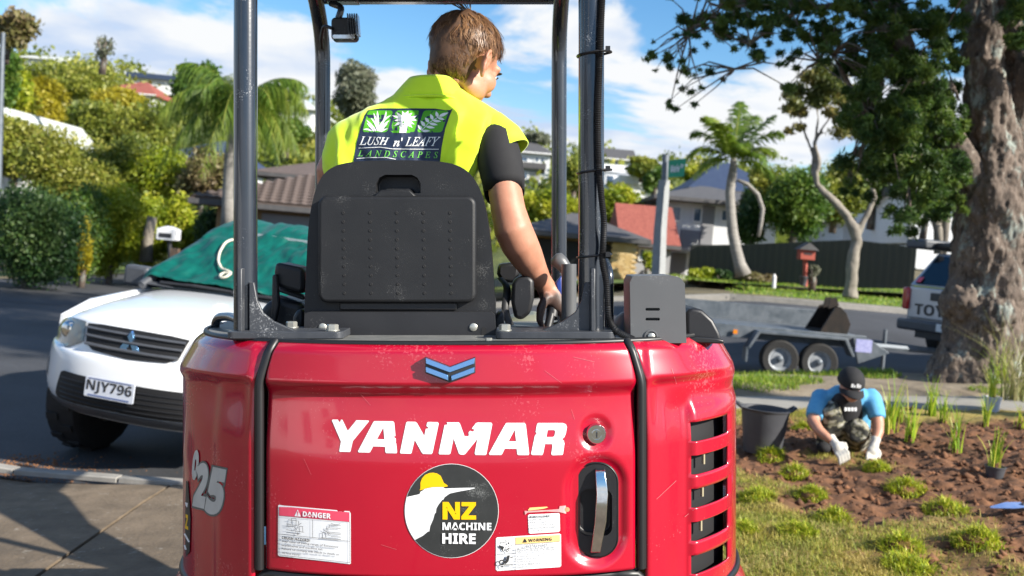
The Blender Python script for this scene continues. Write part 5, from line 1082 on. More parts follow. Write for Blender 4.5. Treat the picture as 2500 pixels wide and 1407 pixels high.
# digging bucket lying on the trailer
bk = thing('digger_bucket', 'rusty black excavator bucket lying on the trailer bed', 'bucket', T(2050, 800, .5))
zk = zb + .002; xk = T(2000, 820).x
sp = [(.08, 0), (.50, 0), (.54, .16), (.46, .33), (.37, .41), (.28, .39)]
for y_ in (TRY + .25, TRY + .98): obj('side_plate', MB().prism([(xk + a, zk + b) for a, b in sp], y_, y_ + .03), K['rust'], bk, bevel=.004)
sh = MB(); cs = [(.08, .012), (.50, .012), (.54, .16), (.46, .33), (.37, .41)]
for (a, b), (c, d) in zip(cs, cs[1:]): sh.add([(xk + a, TRY + .28, zk + b), (xk + a, TRY + .98, zk + b), (xk + c, TRY + .98, zk + d), (xk + c, TRY + .28, zk + d)], [(0, 1, 2, 3)])
obj('shell', sh, K['rust'], bk, solid=.02)
for y_ in (TRY + .48, TRY + .74): obj('lug', MB().prism([(xk + .26, zk + .36), (xk + .42, zk + .42), (xk + .37, zk + .54), (xk + .28, zk + .52)], y_, y_ + .03), K['rust'], bk)
# ---------------------------------------------------------------- silver pickup behind the big tree
K['silvercar'] = mat('silver_car_paint', (.40, .43, .48), (.36, .39, .44), 2, .28, metal=.45, coat=.6)
HX_ = thing('pickup_truck', 'silver pickup with canopy and roof awning half hidden behind the big tree trunk', 'pickup')
obj('tailgate', MB().b2(-.78, .78, -.02, .05, .66, 1.16), K['silvercar'], HX_, bevel=.02); obj('tub', MB().b2(-.86, .86, .05, 1.6, .60, 1.17), K['silvercar'], HX_, bevel=.04); obj('cab', MB().b2(-.84, .84, 1.62, 4.6, .55, 1.10), K['silvercar'], HX_, bevel=.06)
cn = MB().loft([[(-.84, .04, 1.18), (.84, .04, 1.18), (.84, 1.6, 1.18), (-.84, 1.6, 1.18)], [(-.66, .42, 1.74), (.66, .42, 1.74), (.68, 1.62, 1.78), (-.68, 1.62, 1.78)]]); obj('canopy', cn, K['silvercar'], HX_, bevel=.03)
obj('rear_window', MB().add([(-.72, .045, 1.22), (.72, .045, 1.22), (.60, .375, 1.70), (-.60, .375, 1.70)], [(0, 1, 2, 3)]), K['glass'], HX_)
obj('cab_roof', MB().loft([[(-.72, 1.64, 1.10), (.72, 1.64, 1.10), (.76, 3.3, 1.10), (-.76, 3.3, 1.10)], [(-.62, 1.7, 1.74), (.62, 1.7, 1.74), (.60, 2.7, 1.74), (-.60, 2.7, 1.74)]]), K['glass'], HX_, bevel=.04)
for s in (-1, 1): obj('tail_light', MB().box((s * .80, 0, .97), (.13, .14, .36)), mat('tail_red', (.42, .01, .015), (.5, .02, .02), 9, .2, coat=1), HX_, bevel=.03); obj('roof_bar', MB().tube([(s * .55, .5, 1.86), (s * .55, 2.7, 1.86)], .025, 8), K['trim'], HX_)
obj('bumper', MB().b2(-.86, .86, -.16, .1, .46, .64), K['trim'], HX_, bevel=.04); obj('tow_bar', MB().b2(-.5, .5, -.1, .1, .36, .46), K['ink'], HX_); obj('gate_handle', MB().box((-.10, -.03, 1.03), (.42, .03, .13)), K['ink'], HX_, bevel=.03)
obj('awning', MB().b2(-1.15, -.72, .2, 2.6, 1.80, 1.96), K['trim'], HX_, bevel=.04); obj('roof_rack', MB().b2(-.7, .7, .4, 2.7, 1.84, 1.92), K['ink'], HX_, bevel=.02)
tx = MB(); textquad(tx, 'TOYOTA', [(-.62, -.026, .72), (.62, -.026, .72), (.62, -.026, .90), (-.62, -.026, .90)], 'sansb', .01); obj('tailgate_lettering', tx, K['ink'], HX_)
npl = obj('number_plate', MB().b2(-.02, .34, -.175, -.165, .50, .62), K['offwhite'], HX_)
st1 = obj('window_sticker', MB().add([(-.70, .055, 1.245), (-.60, .055, 1.245), (-.585, .112, 1.33), (-.685, .112, 1.33)], [(0, 1, 2, 3)]), K['pink'], HX_); st1.location.y -= .02
for s in (-1, 1):
    for y_ in (.9, 3.9):
        M_ = M4.Translation((s * .76, y_, .38)) @ M4.Rotation(pi / 2, 4, 'Y'); wh = obj('wheel', MB().lathe([(.2, -.12), (.36, -.12), (.38, -.06), (.38, .06), (.36, .12), (.2, .12)], 28, M_), K['tyre'], HX_, smooth=40); obj('rim', MB().lathe([(.22, -.10), (.22, .10)], 20, M_), K['trim'], wh)
hx = Q(2206, 770, 16.2); YH = R(-66)
rg_ = M4.Rotation(YH, 4, 'Z') @ V3((-.86, 0, 0))
HX_.location = (hx.x - rg_.x, 16.2 - rg_.y, Q(2220, 728, 16.2).z - .97); HX_.rotation_euler = (0, 0, YH); ORI[HX_.name] = V3(HX_.location)
# ---------------------------------------------------------------- garden: worker, tub, plants
def G(px, py, hf=None, lo=3.5, hi=60):
    hf = hf or (lambda x, y: bedh(x, y) if (1.06 < x < 7 and 3 < y < 9.44) else gh(x, y)); D = lo
    while D < hi:
        p = Q(px, py, D)
        if p.z <= hf(p.x, p.y): return p
        D += .02
    return Q(px, py, hi)
WK = thing('person', 'crouching gardener in blue tee and black cap planting with white gloves', 'person', G(2070, 1112))
WD = WK.location.y; print('worker D', WD)
def B(px, py, d=0): return Q(px, py - 10, WD + d)
sk = MB()
hd_c = B(2076, 952, -.12); sk.ell(hd_c, (.075, .09, .10)); sk.ell(hd_c + V3((0, -.05, -.055)), (.05, .06, .06)); sk.tube([hd_c + V3((0, .03, -.05)), B(2068, 985, .08)], [.055, .06], 12)
LA = [B(2005, 985, .05), B(1992, 1012, -.05), B(1985, 1040, -.12), B(2000, 1062, -.20), B(2022, 1080, -.26), B(2036, 1090, -.28)]
RA = [B(2128, 985, .05), B(2138, 1015, -.04), B(2143, 1042, -.08), B(2144, 1066, -.14), B(2138, 1085, -.18), B(2135, 1094, -.20)]
for A in (LA, RA): sk.tube(A, [.06, .052, .047, .040, .031, .027], 14)
sk.loft([[B(2068 + 48 * cos(a) * k, py, dd + .10 * k * sin(a)) for a in rows(0, 2 * pi * 15 / 16, 15)] for py, dd, k in ((1078, .25, .9), (1030, .16, 1.0), (990, .06, 1.05), (968, .04, .7))])
wb = skin('body', sk, K['skin2'], WK, .012, 4)
ts = MB(); ts.loft([[B(2068 + 58 * cos(a) * k, py, dd + .135 * k * sin(a)) for a in rows(0, 2 * pi * 23 / 24, 23)] for py, dd, k in ((1085, .28, .95), (1040, .20, 1.0), (1000, .10, 1.06), (975, .06, 1.0), (960, .05, .75), (950, .05, .5))])
for A in (LA, RA): ts.tube([A[0] + V3((0, .05, .02)), A[0], A[1], A[1] * .35 + A[2] * .65], [.070, .074, .068, .064], 16)
K['bluetee'] = mat('blue_cotton', (.07, .30, .55), (.13, .40, .62), 20, .85, bump=.25, bsc=120)
K['camo'] = mat('camouflage', (.035, .035, .03), (.20, .19, .12), 16, .85, mid=.5, sharp=.03, c3=(.42, .40, .34), det=2)
skin('tee_shirt', ts, K['bluetee'], WK, .014, 5)
vp = MB().loft([[B(2066 + 40 * cos(a) * k, py, dd + .15 * k * sin(a)) for a in rows(0, 2 * pi * 23 / 24, 23)] for py, dd, k in ((1095, .22, 1.0), (1050, .10, 1.02), (1010, .03, 1.02), (985, .0, .95), (970, .0, .72))])
skin('apron_bib', vp, K['tee'], WK, .014, 3)
bt = MB()
for k in range(4): bt.add([tuple(B(2062 + 8 * k + a, 1005 + b, -.16)) for a, b in ((0, 9), (6, 9), (6, 0), (0, 0))], [(0, 1, 2, 3)])
tag(obj('bib_print', bt, K['offwhite'], WK), kind='stuff')
tr = MB(); tr.tube([B(2050, 1088, .25), B(2034, 1040, .0), B(2024, 1003, -.08), B(2022, 1000, -.08)], [.12, .095, .08, .06], 16); tr.tube([B(2022, 1005, -.08), B(2016, 1050, -.02), B(2012, 1098, .04)], [.075, .065, .06], 14)
tr.tube([B(2085, 1088, .25), B(2092, 1068, .02), B(2094, 1060, -.12), B(2094, 1062, -.14)], [.12, .10, .085, .06], 16); tr.tube([B(2094, 1066, -.12), B(2092, 1096, .10), B(2085, 1108, .35)], [.075, .07, .06], 14)
tr.ell(B(2068, 1092, .32), (.20, .15, .13)); skin('trousers', tr, K['camo'], WK, .014, 4)
for a, b in ((B(2010, 1104, -.10), B(2013, 1100, .12)), (B(2086, 1110, .42), B(2088, 1108, .30))): obj('boot', MB().tube([a, a * .6 + b * .4, b], [.045, .055, .05], 12, sq=.8), K['tee'], WK, smooth=180)
# gloves with fingers
def glove(w_, d, spread):
    g = MB(); d = V3(d).normalized(); s = d.cross(V3((0, -1, 0))).normalized(); n_ = s.cross(d)
    g.tube([w_ - d * .05, w_, w_ + d * .03], [.036, .032, .036], 14); g.ell(w_ + d * .055, (.042, .03, .045), None, 14, 10)
    for k in range(4):
        o = w_ + d * .08 + s * (k - 1.5) * .021 * spread; q = o + d * .035 + V3((0, -.012, 0)); r_ = q + d * .020 + V3((0, .008, -.026)); g.tube([o, q, r_, r_ + V3((0, .010, -.018))], [.013, .012, .0105, .008], 8)
    o = w_ + d * .03 - s * .038; g.tube([o, o - s * .022 + d * .02, o - s * .020 + d * .05 + V3((0, 0, -.012))], [.014, .0125, .009], 8)
    return skin('glove', g, mat('glove_white', (.66, .64, .58), (.45, .42, .36), 30, .85), WK, .007, 3)
glove(LA[-1], B(2052, 1112, -.34) - LA[-1], 1.15); glove(RA[-1], B(2130, 1112, -.22) - RA[-1], 1.0)
# cap
cp = MB(); CM = M4.Translation(hd_c + V3((0, -.005, .03))) @ M4.Rotation(R(-28), 4, 'X').inverted() @ M4.Rotation(R(0), 4, 'Z')
for i in range(9):
    t = i / 8 * pi / 2; cp.v += [tuple(CM @ V3((.098 * cos(t) * cos(a), .112 * cos(t) * sin(a), .11 * sin(t)))) for a in [2 * pi * j / 28 for j in range(28)]]
cp.f = [(i * 28 + j, i * 28 + (j + 1) % 28, (i + 1) * 28 + (j + 1) % 28, (i + 1) * 28 + j) for i in range(8) for j in range(28)]
capo = obj('cap', cp, K['tee'], WK, smooth=180)
vz = MB().grid(lambda u, v: CM @ V3((.092 * sin(u), -.112 * cos(u) * (1 if abs(u) < 1.5 else 1) - v * .075 * cos(u), -.004 - v * .02 - .02 * u * u)), rows(-1.2, 1.2, 14), rows(0, 1, 5)); obj('cap_peak', vz, K['tee'], capo, smooth=180, solid=.004)
lg = MB()
for k, (w_, h_) in enumerate(((.016, .9), (.012, .6), (.018, 1.0), (.014, .75))):
    x_ = -.036 + .019 * k; lg.add([tuple(CM @ V3(p)) for p in ((x_, -.1125, .028), (x_ + w_, -.1125, .028), (x_ + w_, -.1125 + .0065 * h_, .028 + .030 * h_), (x_, -.1125 + .0065 * h_, .028 + .030 * h_))], [(0, 1, 2, 3)])
tag(obj('cap_emblem', lg, K['white'], capo), kind='stuff')
# black tub
BB = G(1860, 1104); tb = thing('garden_tub', 'large charcoal plastic tub standing on the lawn edge beside the gardener', 'tub', BB)
sc_ = BB.y / FPX; r1, r0, hh = 60 * sc_, 44 * sc_, 108 * sc_
K['tubp'] = mat('tub_plastic', (.045, .047, .055), (.07, .072, .08), 6, .5, bump=.1, bsc=30)
BM = M4.Translation(BB)
obj('tub_wall', MB().lathe([(0, .004), (r0, 0), (r0 * 1.02, .01), (r1 * .96, hh * .93), (r1 * .97, hh * .95), (r1 * 1.02, hh * .97), (r1 * 1.03, hh), (r1 * .95, hh), (r1 * .93, hh * .93), (r0 * .95, .02), (0, .02)], 40, BM, cap=False), K['tubp'], tb, smooth=50)
for s in (-1, 1): obj('tub_handle', MB().tube([BB + V3((s * r1 * .98, -.04, hh * .98)), BB + V3((s * r1 * 1.18, -.03, hh * 1.06)), BB + V3((s * r1 * 1.18, .03, hh * 1.06)), BB + V3((s * r1 * .98, .04, hh * .98))], .012, 8), K['tubp'], tb, smooth=60)
# strappy plants
K['flax'] = leafmat('flax_leaf', [(.14, .27, .012), (.28, .44, .02), (.42, .52, .04), (.55, .48, .08)], .45, .35)
K['drystrap'] = leafmat('dry_strap_leaf', [(.30, .27, .10), (.24, .27, .06), (.45, .38, .2), (.16, .2, .04)], .5, .3)
K['cover'] = leafmat('cover_leaf', [(.18, .26, .012), (.34, .44, .02), (.52, .55, .04), (.58, .50, .08)], .5, .35)
def strappy(px, py, hpx, n, spread, label, m='flax', wd=.016, name='strappy_plant', base=None, lean=.45):
    b = base or G(px, py); s = b.y / FPX; h = hpx * 1.35 * s; t = thing(name, label, 'plant', b, 'strappy plants in the new bed')
    pts = [(b.x + random.gauss(0, spread), b.y + random.gauss(0, spread), b.z - .01) for _ in range(n)]
    blades('leaves', pts, [h * random.uniform(.55, 1.05) for _ in range(n)], wd, K[m], t, lean=lean, seg=4)
    obj('root_clump', MB().lathe([(.02, -.02), (.03, .0), (.025, .03), (.0, .05)], 10, M4.Translation(b), cap=False), K['clod'], t); return t
PLN = [(2172, 1058, 118, 26, 'tall strappy green plant nearest the gardener\'s elbow'), (2222, 1076, 104, 22, 'upright strappy plant just below and beside the tall one by the gardener'), (2274, 1016, 84, 26, 'strappy plant at the path edge, first of the back row'), (2304, 1034, 72, 20, 'strappy plant at the path edge, second of the back row'), (2332, 1106, 100, 22, 'lone strappy plant in the middle of the dark soil'), (2405, 1042, 78, 20, 'strappy plant just in front of the white pot'), (2192, 1030, 62, 12, 'small thin strappy plant behind the tall one by the gardener'), (2490, 1045, 60, 14, 'strappy seedling at the frame edge below the dry grass clump')]
for px, py, h, n, lb in PLN: strappy(px, py, h, n, .022, lb)
def potplant(px, py, hp, rp, n, hl, mt, lb, plb):
    b = G(px, py); s = b.y / FPX; po = thing('plant_pot', plb, 'pot', b)
    r_ = rp * s; h_ = hp * s; obj('pot_wall', MB().lathe([(0, .003), (r_ * .78, 0), (r_ * .97, h_ * .88), (r_ * 1.05, h_ * .9), (r_ * 1.05, h_), (r_ * .92, h_), (r_ * .88, h_ * .85), (0, h_ * .82)], 24, M4.Translation(b), cap=False), mt, po, smooth=40)
    strappy(px, py, hl, n, .02, lb, base=b + V3((0, 0, h_ * .84)))
potplant(2420, 1005, 36, 21, 26, 70, mat('pale_pot', (.42, .45, .52), (.5, .52, .58), 8, .5), 'strappy plant growing in the pale grey pot', 'pale grey plastic pot standing on the bed near the tree')
potplant(2428, 1166, 28, 24, 22, 84, K['tubp'], 'spreading strappy plant growing in the black pot', 'black plastic pot half sunk in the dark soil')
b_ = G(2480, 985); strappy(2480, 985, 185, 90, .07, 'big dry grass clump arching beside the tree trunk', 'drystrap', .012, 'grass_clump', lean=.9)
b_ = G(2440, 960); strappy(2440, 960, 120, 40, .05, 'smaller grass clump between pale pot and tree trunk', 'flax', .012, 'grass_clump', lean=.7)
# low mounds of ground cover set out over the soil
CV = [(1880, 1118, 34, 'low green tuft touching the tub\'s foot'), (1940, 1160, 38, 'low green tuft between tub and gardener'), (2140, 1152, 34, 'low green tuft right below the gardener\'s gloved hand'), (1848, 1222, 46, 'low green tuft closest to the excavator louvres'), (1980, 1214, 40, 'low green tuft on bare soil below the crouching gardener'), (2032, 1268, 46, 'low green tuft in the middle of the planted patch'), (2210, 1198, 50, 'broad green tuft with trailing leaves in red soil'), (2308, 1250, 52, 'green tuft beside the dark raised soil'), (1945, 1310, 52, 'green tuft on the lawn edge, low in frame'), (2200, 1335, 56, 'round green tuft with a dark shadow, low in frame'), (2385, 1322, 62, 'broad green tuft at the bed corner by the frame edge'), (2215, 1400, 64, 'green tuft cut by the bottom of the frame'), (1962, 1052, 30, 'small green tuft just behind the gardener\'s elbow'), (1815, 1300, 40, 'small yellowing tuft against the excavator side')]
for px, py, rx, lb in CV:
    b = G(px, py); s = b.y / FPX; r_ = rx * s; t = thing('ground_cover', lb, 'plant', b, 'tufts of ground cover set out on the soil')
    n = 620; pts = []; hs = []
    for _ in range(n):
        a, q = random.uniform(0, 2 * pi), random.random() ** .6; x, y = b.x + r_ * q * cos(a), b.y + r_ * 1.0 * q * sin(a); pts.append((x, y, bedh(x, y) + .035 * (1 - q))); hs.append(r_ * random.uniform(.3, .75) * (1 - .45 * q))
    blades('leaves', pts, hs, .009, K['cover'], t, lean=1.6, seg=2)
    obj('root_clump', MB().ell((b.x, b.y, b.z), (r_ * .7, r_ * .7, .04), None, 12, 6), K['clod'], t, smooth=180)
b = G(2472, 1258); tool = thing('hand_trowel', 'blue bladed hand tool lying in the soil at the frame edge', 'trowel', b)
obj('blade', MB().loft([[(b.x - .13, b.y, b.z + .03), (b.x - .12, b.y + .02, b.z + .035), (b.x - .12, b.y - .02, b.z + .035)], [(b.x - .02, b.y, b.z + .03), (b.x - .02, b.y + .05, b.z + .06), (b.x - .02, b.y - .05, b.z + .05)], [(b.x + .06, b.y, b.z + .05), (b.x + .06, b.y + .04, b.z + .07), (b.x + .06, b.y - .04, b.z + .06)]]), mat('tool_blue', (.10, .22, .55), (.3, .4, .65), 12, .3), tool, smooth=60)
obj('handle', MB().tube([(b.x + .05, b.y, b.z + .055), (b.x + .22, b.y + .03, b.z + .09)], .018, 10), K['tubp'], tool, smooth=60)
b = G(262, 1356); lf = MB().grid(lambda u, v: (b.x + u * .035 + v * .01, b.y + v * .022 * (1 - u * u) , b.z + .012 + .016 * u * u + .01 * v * v), rows(-1, 1, 8), rows(-1, 1, 5)); tag(obj('fallen_leaf', lf, mat('dry_leaf', (.42, .30, .16), (.55, .42, .25), 40, .7), smooth=180, solid=.001), 'dry curled leaf lying on the concrete drive', 'leaf')
K['litter'] = mat('leaf_litter', (.14, .06, .025), (.26, .12, .05), 6, .9)
pts = []; szs = []
for _ in range(2200):
    a = G(random.gauss(70, 80), random.gauss(1150, 16)) if random.random() < .5 else G(random.gauss(240, 90), random.gauss(1190, 26)); pts.append((a.x, a.y, a.z + .004)); szs.append(random.uniform(.006, .02))
scatter_rocks('leaf_litter', pts, szs, K['litter'], 'stuff', 'brown leaf litter and grit along the kerb', 'litter')
# ---------------------------------------------------------------- trees
def barkify(o, amp, sc, stretch=3, ridge=False):
    me = o.data; n = len(me.vertices); co_ = np.empty(n * 3, np.float32); me.vertices.foreach_get('co', co_); no = np.empty(n * 3, np.float32); me.vertices.foreach_get('normal', no); c = co_.reshape(-1, 3); k = no.reshape(-1, 3)
    d = np.array([amp * ((1 - 3 * abs(NZ.noise((p[0] * sc, p[1] * sc, p[2] * sc / stretch))) if ridge else NZ.noise((p[0] * sc, p[1] * sc, p[2] * sc / stretch))) + .5 * NZ.noise((p[0] * sc * 2.7, p[1] * sc * 2.7, p[2] * sc * 2.7 / stretch))) for p in c]); me.vertices.foreach_set('co', (c + k * d[:, None]).ravel().astype(np.float32)); me.update()
def lichen_x(m, n, l, b, vec):
    src = b.inputs['Base Color'].links[0].from_socket
    for sc_, lo, hi, col in ((3.5, .55, .62, (.25, .28, .25)), (1.6, .62, .68, (.32, .28, .05)), (12, .52, .66, (.028, .022, .018)), (26, .56, .66, (.28, .24, .2))):
        x = n.new('ShaderNodeTexNoise'); x.inputs['Scale'].default_value = sc_; x.inputs['Detail'].default_value = 9; x.inputs['Roughness'].default_value = .7; l.new(vec, x.inputs['Vector'])
        mr = n.new('ShaderNodeMapRange'); mr.inputs[1].default_value = lo; mr.inputs[2].default_value = hi; l.new(x.outputs['Fac'], mr.inputs[0]); k = n.new('ShaderNodeMix'); k.data_type = 'RGBA'; l.new(mr.outputs[0], k.inputs[0]); l.new(src, k.inputs[6]); k.inputs[7].default_value = (*col, 1); src = k.outputs[2]
    l.new(src, b.inputs['Base Color'])
K['bark'] = mat('old_bark', (.06, .045, .036), (.19, .145, .115), 5, .95, bump=1, bsc=11, det=12, c3=(.27, .22, .18), stretch=(1, 1, .5), extra=lichen_x)
K['paletrunk'] = mat('pale_bark', (.15, .13, .105), (.29, .26, .215), 5, .9, bump=.6, bsc=30, det=8)
K['palmtrunk'] = mat('palm_bark', (.18, .165, .15), (.34, .32, .29), 4, .9, bump=.5, bsc=20, stretch=(1, 1, 4))
K['lichen'] = mat('lichen', (.22, .25, .2), (.4, .42, .1), 6, .95)
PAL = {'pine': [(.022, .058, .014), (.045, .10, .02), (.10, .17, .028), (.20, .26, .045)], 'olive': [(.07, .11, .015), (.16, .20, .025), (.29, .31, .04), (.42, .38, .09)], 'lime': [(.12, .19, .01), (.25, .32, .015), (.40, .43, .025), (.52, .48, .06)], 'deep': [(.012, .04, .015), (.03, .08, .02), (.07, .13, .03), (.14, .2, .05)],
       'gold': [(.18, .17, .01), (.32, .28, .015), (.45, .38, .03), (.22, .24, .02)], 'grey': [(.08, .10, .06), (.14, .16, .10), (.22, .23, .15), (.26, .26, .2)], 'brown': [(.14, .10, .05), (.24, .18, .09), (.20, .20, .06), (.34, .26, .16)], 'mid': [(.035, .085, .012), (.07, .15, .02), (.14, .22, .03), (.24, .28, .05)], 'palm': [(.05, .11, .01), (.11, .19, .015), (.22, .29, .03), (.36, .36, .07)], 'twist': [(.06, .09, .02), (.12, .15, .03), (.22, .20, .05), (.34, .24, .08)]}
for k_, v_ in PAL.items(): K['l_' + k_] = leafmat('leaf_' + k_, v_, .5, .5 if k_ == 'pine' else .4)
def limb(mb, pts, D, n=10): mb.tube([Q(p[0], p[1], D + (p[3] if len(p) > 3 else 0)) for p in pts], [p[2] for p in pts], n)
# the big old tree
bd_ = 11.0
bd_ = 11.5
BT = thing('old_tree', 'massive old tree with gnarled lichen-spotted trunk and dark drooping foliage', 'tree', Q(2370, 945, bd_))
tk = MB()
limb(tk, [(2372, 975, .62), (2380, 930, .52), (2392, 860, .44), (2404, 780, .46), (2412, 700, .42), (2418, 600, .40), (2424, 500, .38), (2428, 430, .34), (2428, 360, .28), (2412, 270, .235), (2400, 180, .205), (2394, 80, .19), (2388, -60, .17), (2370, -260, .13), (2340, -420, .08)], bd_, 20)
limb(tk, [(2440, 960, .42), (2470, 860, .40), (2490, 760, .42), (2500, 640, .42), (2500, 520, .36), (2490, 430, .28)], bd_ + .35, 18)
limb(tk, [(2440, 520, .30), (2470, 420, .26), (2492, 320, .20), (2496, 220, .16), (2470, 120, .13), (2452, 0, .12), (2440, -200, .1)], bd_ + .25, 14)
limb(tk, [(2490, 430, .26), (2540, 330, .22), (2600, 180, .18), (2640, 0, .13)], bd_ + .2, 12)
limb(tk, [(2345, 770, .20, -.1), (2350, 740, .22, -.15), (2368, 700, .18, -.1)], bd_, 12); limb(tk, [(2400, 790, .2, -.3), (2420, 770, .22, -.32), (2450, 760, .2, -.3)], bd_, 12)
for px_ in (2290, 2330, 2420, 2470): limb(tk, [(px_, 965, .16, -.25), (lerp(px_, 2385, .35), 900, .14, -.2), (lerp(px_, 2390, .7), 810, .1, -.1)], bd_, 10)
tko = skin('trunk', tk, K['bark'], BT, .021, 1); barkify(tko, .06, 3.2, 1.3); barkify(tko, .022, 8, 2.6, True); barkify(tko, .012, 20, 2, True); tag(tko, 'knobbly grey brown trunk')
br = MB()
limb(br, [(2415, 480, .20), (2360, 400, .17), (2310, 320, .15), (2260, 230, .13), (2215, 130, .11), (2185, 20, .09), (2150, -90, .05)], bd_ - .1, 10)
limb(br, [(2215, 130, .08), (2150, 60, .06), (2070, 15, .05), (1960, 20, .035), (1890, 60, .025), (1830, 110, .018), (1795, 170, .01)], bd_ - .3, 8)
limb(br, [(2310, 320, .09), (2230, 300, .06), (2120, 290, .04), (2030, 130, .02), (2000, 150, .012)], bd_ - .4, 8)
limb(br, [(2185, 20, .05), (2080, -40, .04), (1900, -30, .03), (1760, 20, .02), (1680, 80, .012)], bd_ - .5, 8)
limb(br, [(2310, 200, .03), (2345, 250, .02), (2290, 110, .012)], bd_ - .6, 6)
bro = skin('limbs', br, K['bark'], BT, .022, 1); barkify(bro, .012, 10)
blobs = []
def bl(px, py, rp, D, sq=.8): blobs.append((tuple(Q(px, py, D)), (rp / FPX * D, rp / FPX * D * 1.1, rp / FPX * D * sq)))
rb = random.Random(11)
for px, py, r_, k in ((1625, 130, 34, 3), (1660, 70, 40, 3), (1700, 20, 50, 4), (1690, 180, 40, 3), (1670, 245, 30, 2), (1640, 160, 30, 2), (1750, 60, 50, 4), (1790, 10, 60, 4), (1830, 70, 55, 4), (1880, 20, 60, 4), (1900, 110, 50, 3), (1945, 60, 55, 4), (1920, 165, 36, 2), (1985, 20, 60, 4), (2010, 110, 60, 4), (2060, 60, 60, 4), (2060, 165, 55, 3), (2110, 10, 60, 4), (2120, 120, 60, 4),
                      (2180, 60, 60, 4), (2170, 190, 65, 5), (2230, 150, 60, 4), (2130, 250, 60, 5), (2200, 280, 75, 7), (2270, 230, 60, 5), (2130, 330, 55, 5), (2200, 370, 75, 7), (2270, 330, 70, 6), (2310, 400, 60, 6), (2150, 410, 55, 5), (2240, 450, 70, 6), (2310, 490, 50, 4), (2210, 520, 45, 4), (2300, 60, 60, 4), (2270, -10, 60, 4), (2310, 140, 50, 3), (2090, 440, 32, 2), (2330, 300, 40, 3),
                      (2500, 60, 60, 4), (2560, 140, 60, 4), (2500, -60, 90, 5), (2380, -120, 100, 6), (2250, -150, 110, 6), (2100, -130, 110, 6), (1950, -120, 110, 5), (1800, -100, 100, 5), (2600, -200, 130, 6), (2450, -300, 150, 6), (2250, -330, 150, 6), (2050, -300, 150, 6), (2700, 0, 120, 5)):
    for _ in range(k if py < -60 else k * 5 if px > 2060 else int(k * 3.2)):
        if py < -60: bl(px + rb.gauss(0, r_ * .5), py + rb.gauss(0, r_ * .4), r_ * rb.uniform(.36, .7), bd_ + rb.uniform(-2.5, 1.5))
        elif px > 2060: bl(px + rb.gauss(0, r_ * .6), py + rb.gauss(0, r_ * .55), r_ * rb.uniform(.18, .40), bd_ + rb.uniform(-1.6, .6), .9)
        else: bl(px + rb.gauss(0, r_ * .75), py + rb.gauss(0, r_ * .6), r_ * rb.uniform(.16, .38), bd_ + rb.uniform(-1.6, .6), .7)
nin = len(blobs)
for _ in range(60): blobs.append(((rb.uniform(1.5, 7.5), rb.uniform(7, 15), rb.uniform(7.2, 11.5)), rb.uniform(.5, 1.0)))
inn = [b for b in blobs[:nin] if b[0][2] < 1.6 + b[0][0] * .087 + 640 / FPX * bd_ and b[0][0] < 6.6]; outn = [b for b in blobs if b not in inn]
tw = MB(); bp = [V3(p) for p in br.v[::6]]
for c_, r_ in inn:
    c_ = V3(c_)
    if c_.x > (2120 - 1250) / FPX * bd_ or rb.random() < .25: continue
    q = min(bp, key=lambda p: (p - c_).length_squared); m_ = (q + c_) / 2 + V3((rb.uniform(-.1, .1), rb.uniform(-.1, .1), rb.uniform(0, .12)))
    tw.tube([q, m_, c_], [.013, .009, .004], 4)
tag(obj('twigs', tw, K['bark'], BT), kind='stuff')
crown('foliage', inn, 190000, .085, K['l_pine'], BT, asp=5.0, shell=.0, seed=5); crown('upper_foliage', outn, 36000, .17, K['l_pine'], BT, asp=3.5, shell=.2, seed=6)
pts = []; ns = []
for v_ in tko.data.vertices: pass
# twisted pale tree on the verge
TT = thing('twisted_tree', 'slender pale tree with twisting bare trunk on the far verge', 'tree', Q(2078, 722, 25.6)); t_ = MB()
limb(t_, [(2075, 728, 0.213), (2078, 700, 0.164), (2080, 660, 0.156), (2084, 620, 0.156), (2092, 590, 0.139), (2085, 560, 0.139), (2066, 525, 0.115), (2040, 495, 0.102), (2012, 470, 0.094), (1995, 450, 0.086), (1992, 425, 0.074), (2000, 400, 0.070), (1996, 380, 0.061), (1988, 350, 0.049), (2010, 310, 0.037), (2040, 270, 0.025), (2060, 220, 0.016)], 25.6)
limb(t_, [(2092, 575, 0.107), (2105, 545, 0.090), (2122, 515, 0.078), (2136, 480, 0.066), (2128, 455, 0.053), (2112, 435, 0.041), (2104, 425, 0.025)], 25.6); limb(t_, [(1992, 445, 0.057), (1982, 420, 0.053), (1986, 385, 0.045), (1975, 350, 0.037), (1955, 300, 0.025), (1940, 240, 0.015)], 25.7); limb(t_, [(1988, 350, 0.037), (1998, 290, 0.025), (1985, 220, 0.016), (1995, 170, 0.010)], 25.6)
limb(t_, [(2000, 330, 0.025), (2070, 300, 0.016), (2110, 250, 0.010)], 25.6)
o_ = skin('trunk', t_, K['paletrunk'], TT, .035, 2); barkify(o_, .02, 5, 1.5)
blobs = []
for px, py, r_, k in ((1960, 225, 40, 4), (2000, 200, 45, 5), (2050, 215, 45, 5), (2090, 260, 40, 5), (2060, 300, 36, 3), (1935, 270, 30, 3), (2110, 320, 34, 3), (1950, 320, 22, 2), (2120, 380, 30, 2), (2030, 250, 40, 3)):
    for _ in range(k): bl(px + rb.gauss(0, r_ * .6), py + rb.gauss(0, r_ * .5), r_ * rb.uniform(.5, .85), 25.6 + rb.uniform(-1, 1), .7)
crown('foliage', blobs, 15000, .13, K['l_twist'], TT, asp=2.4, shell=.1)
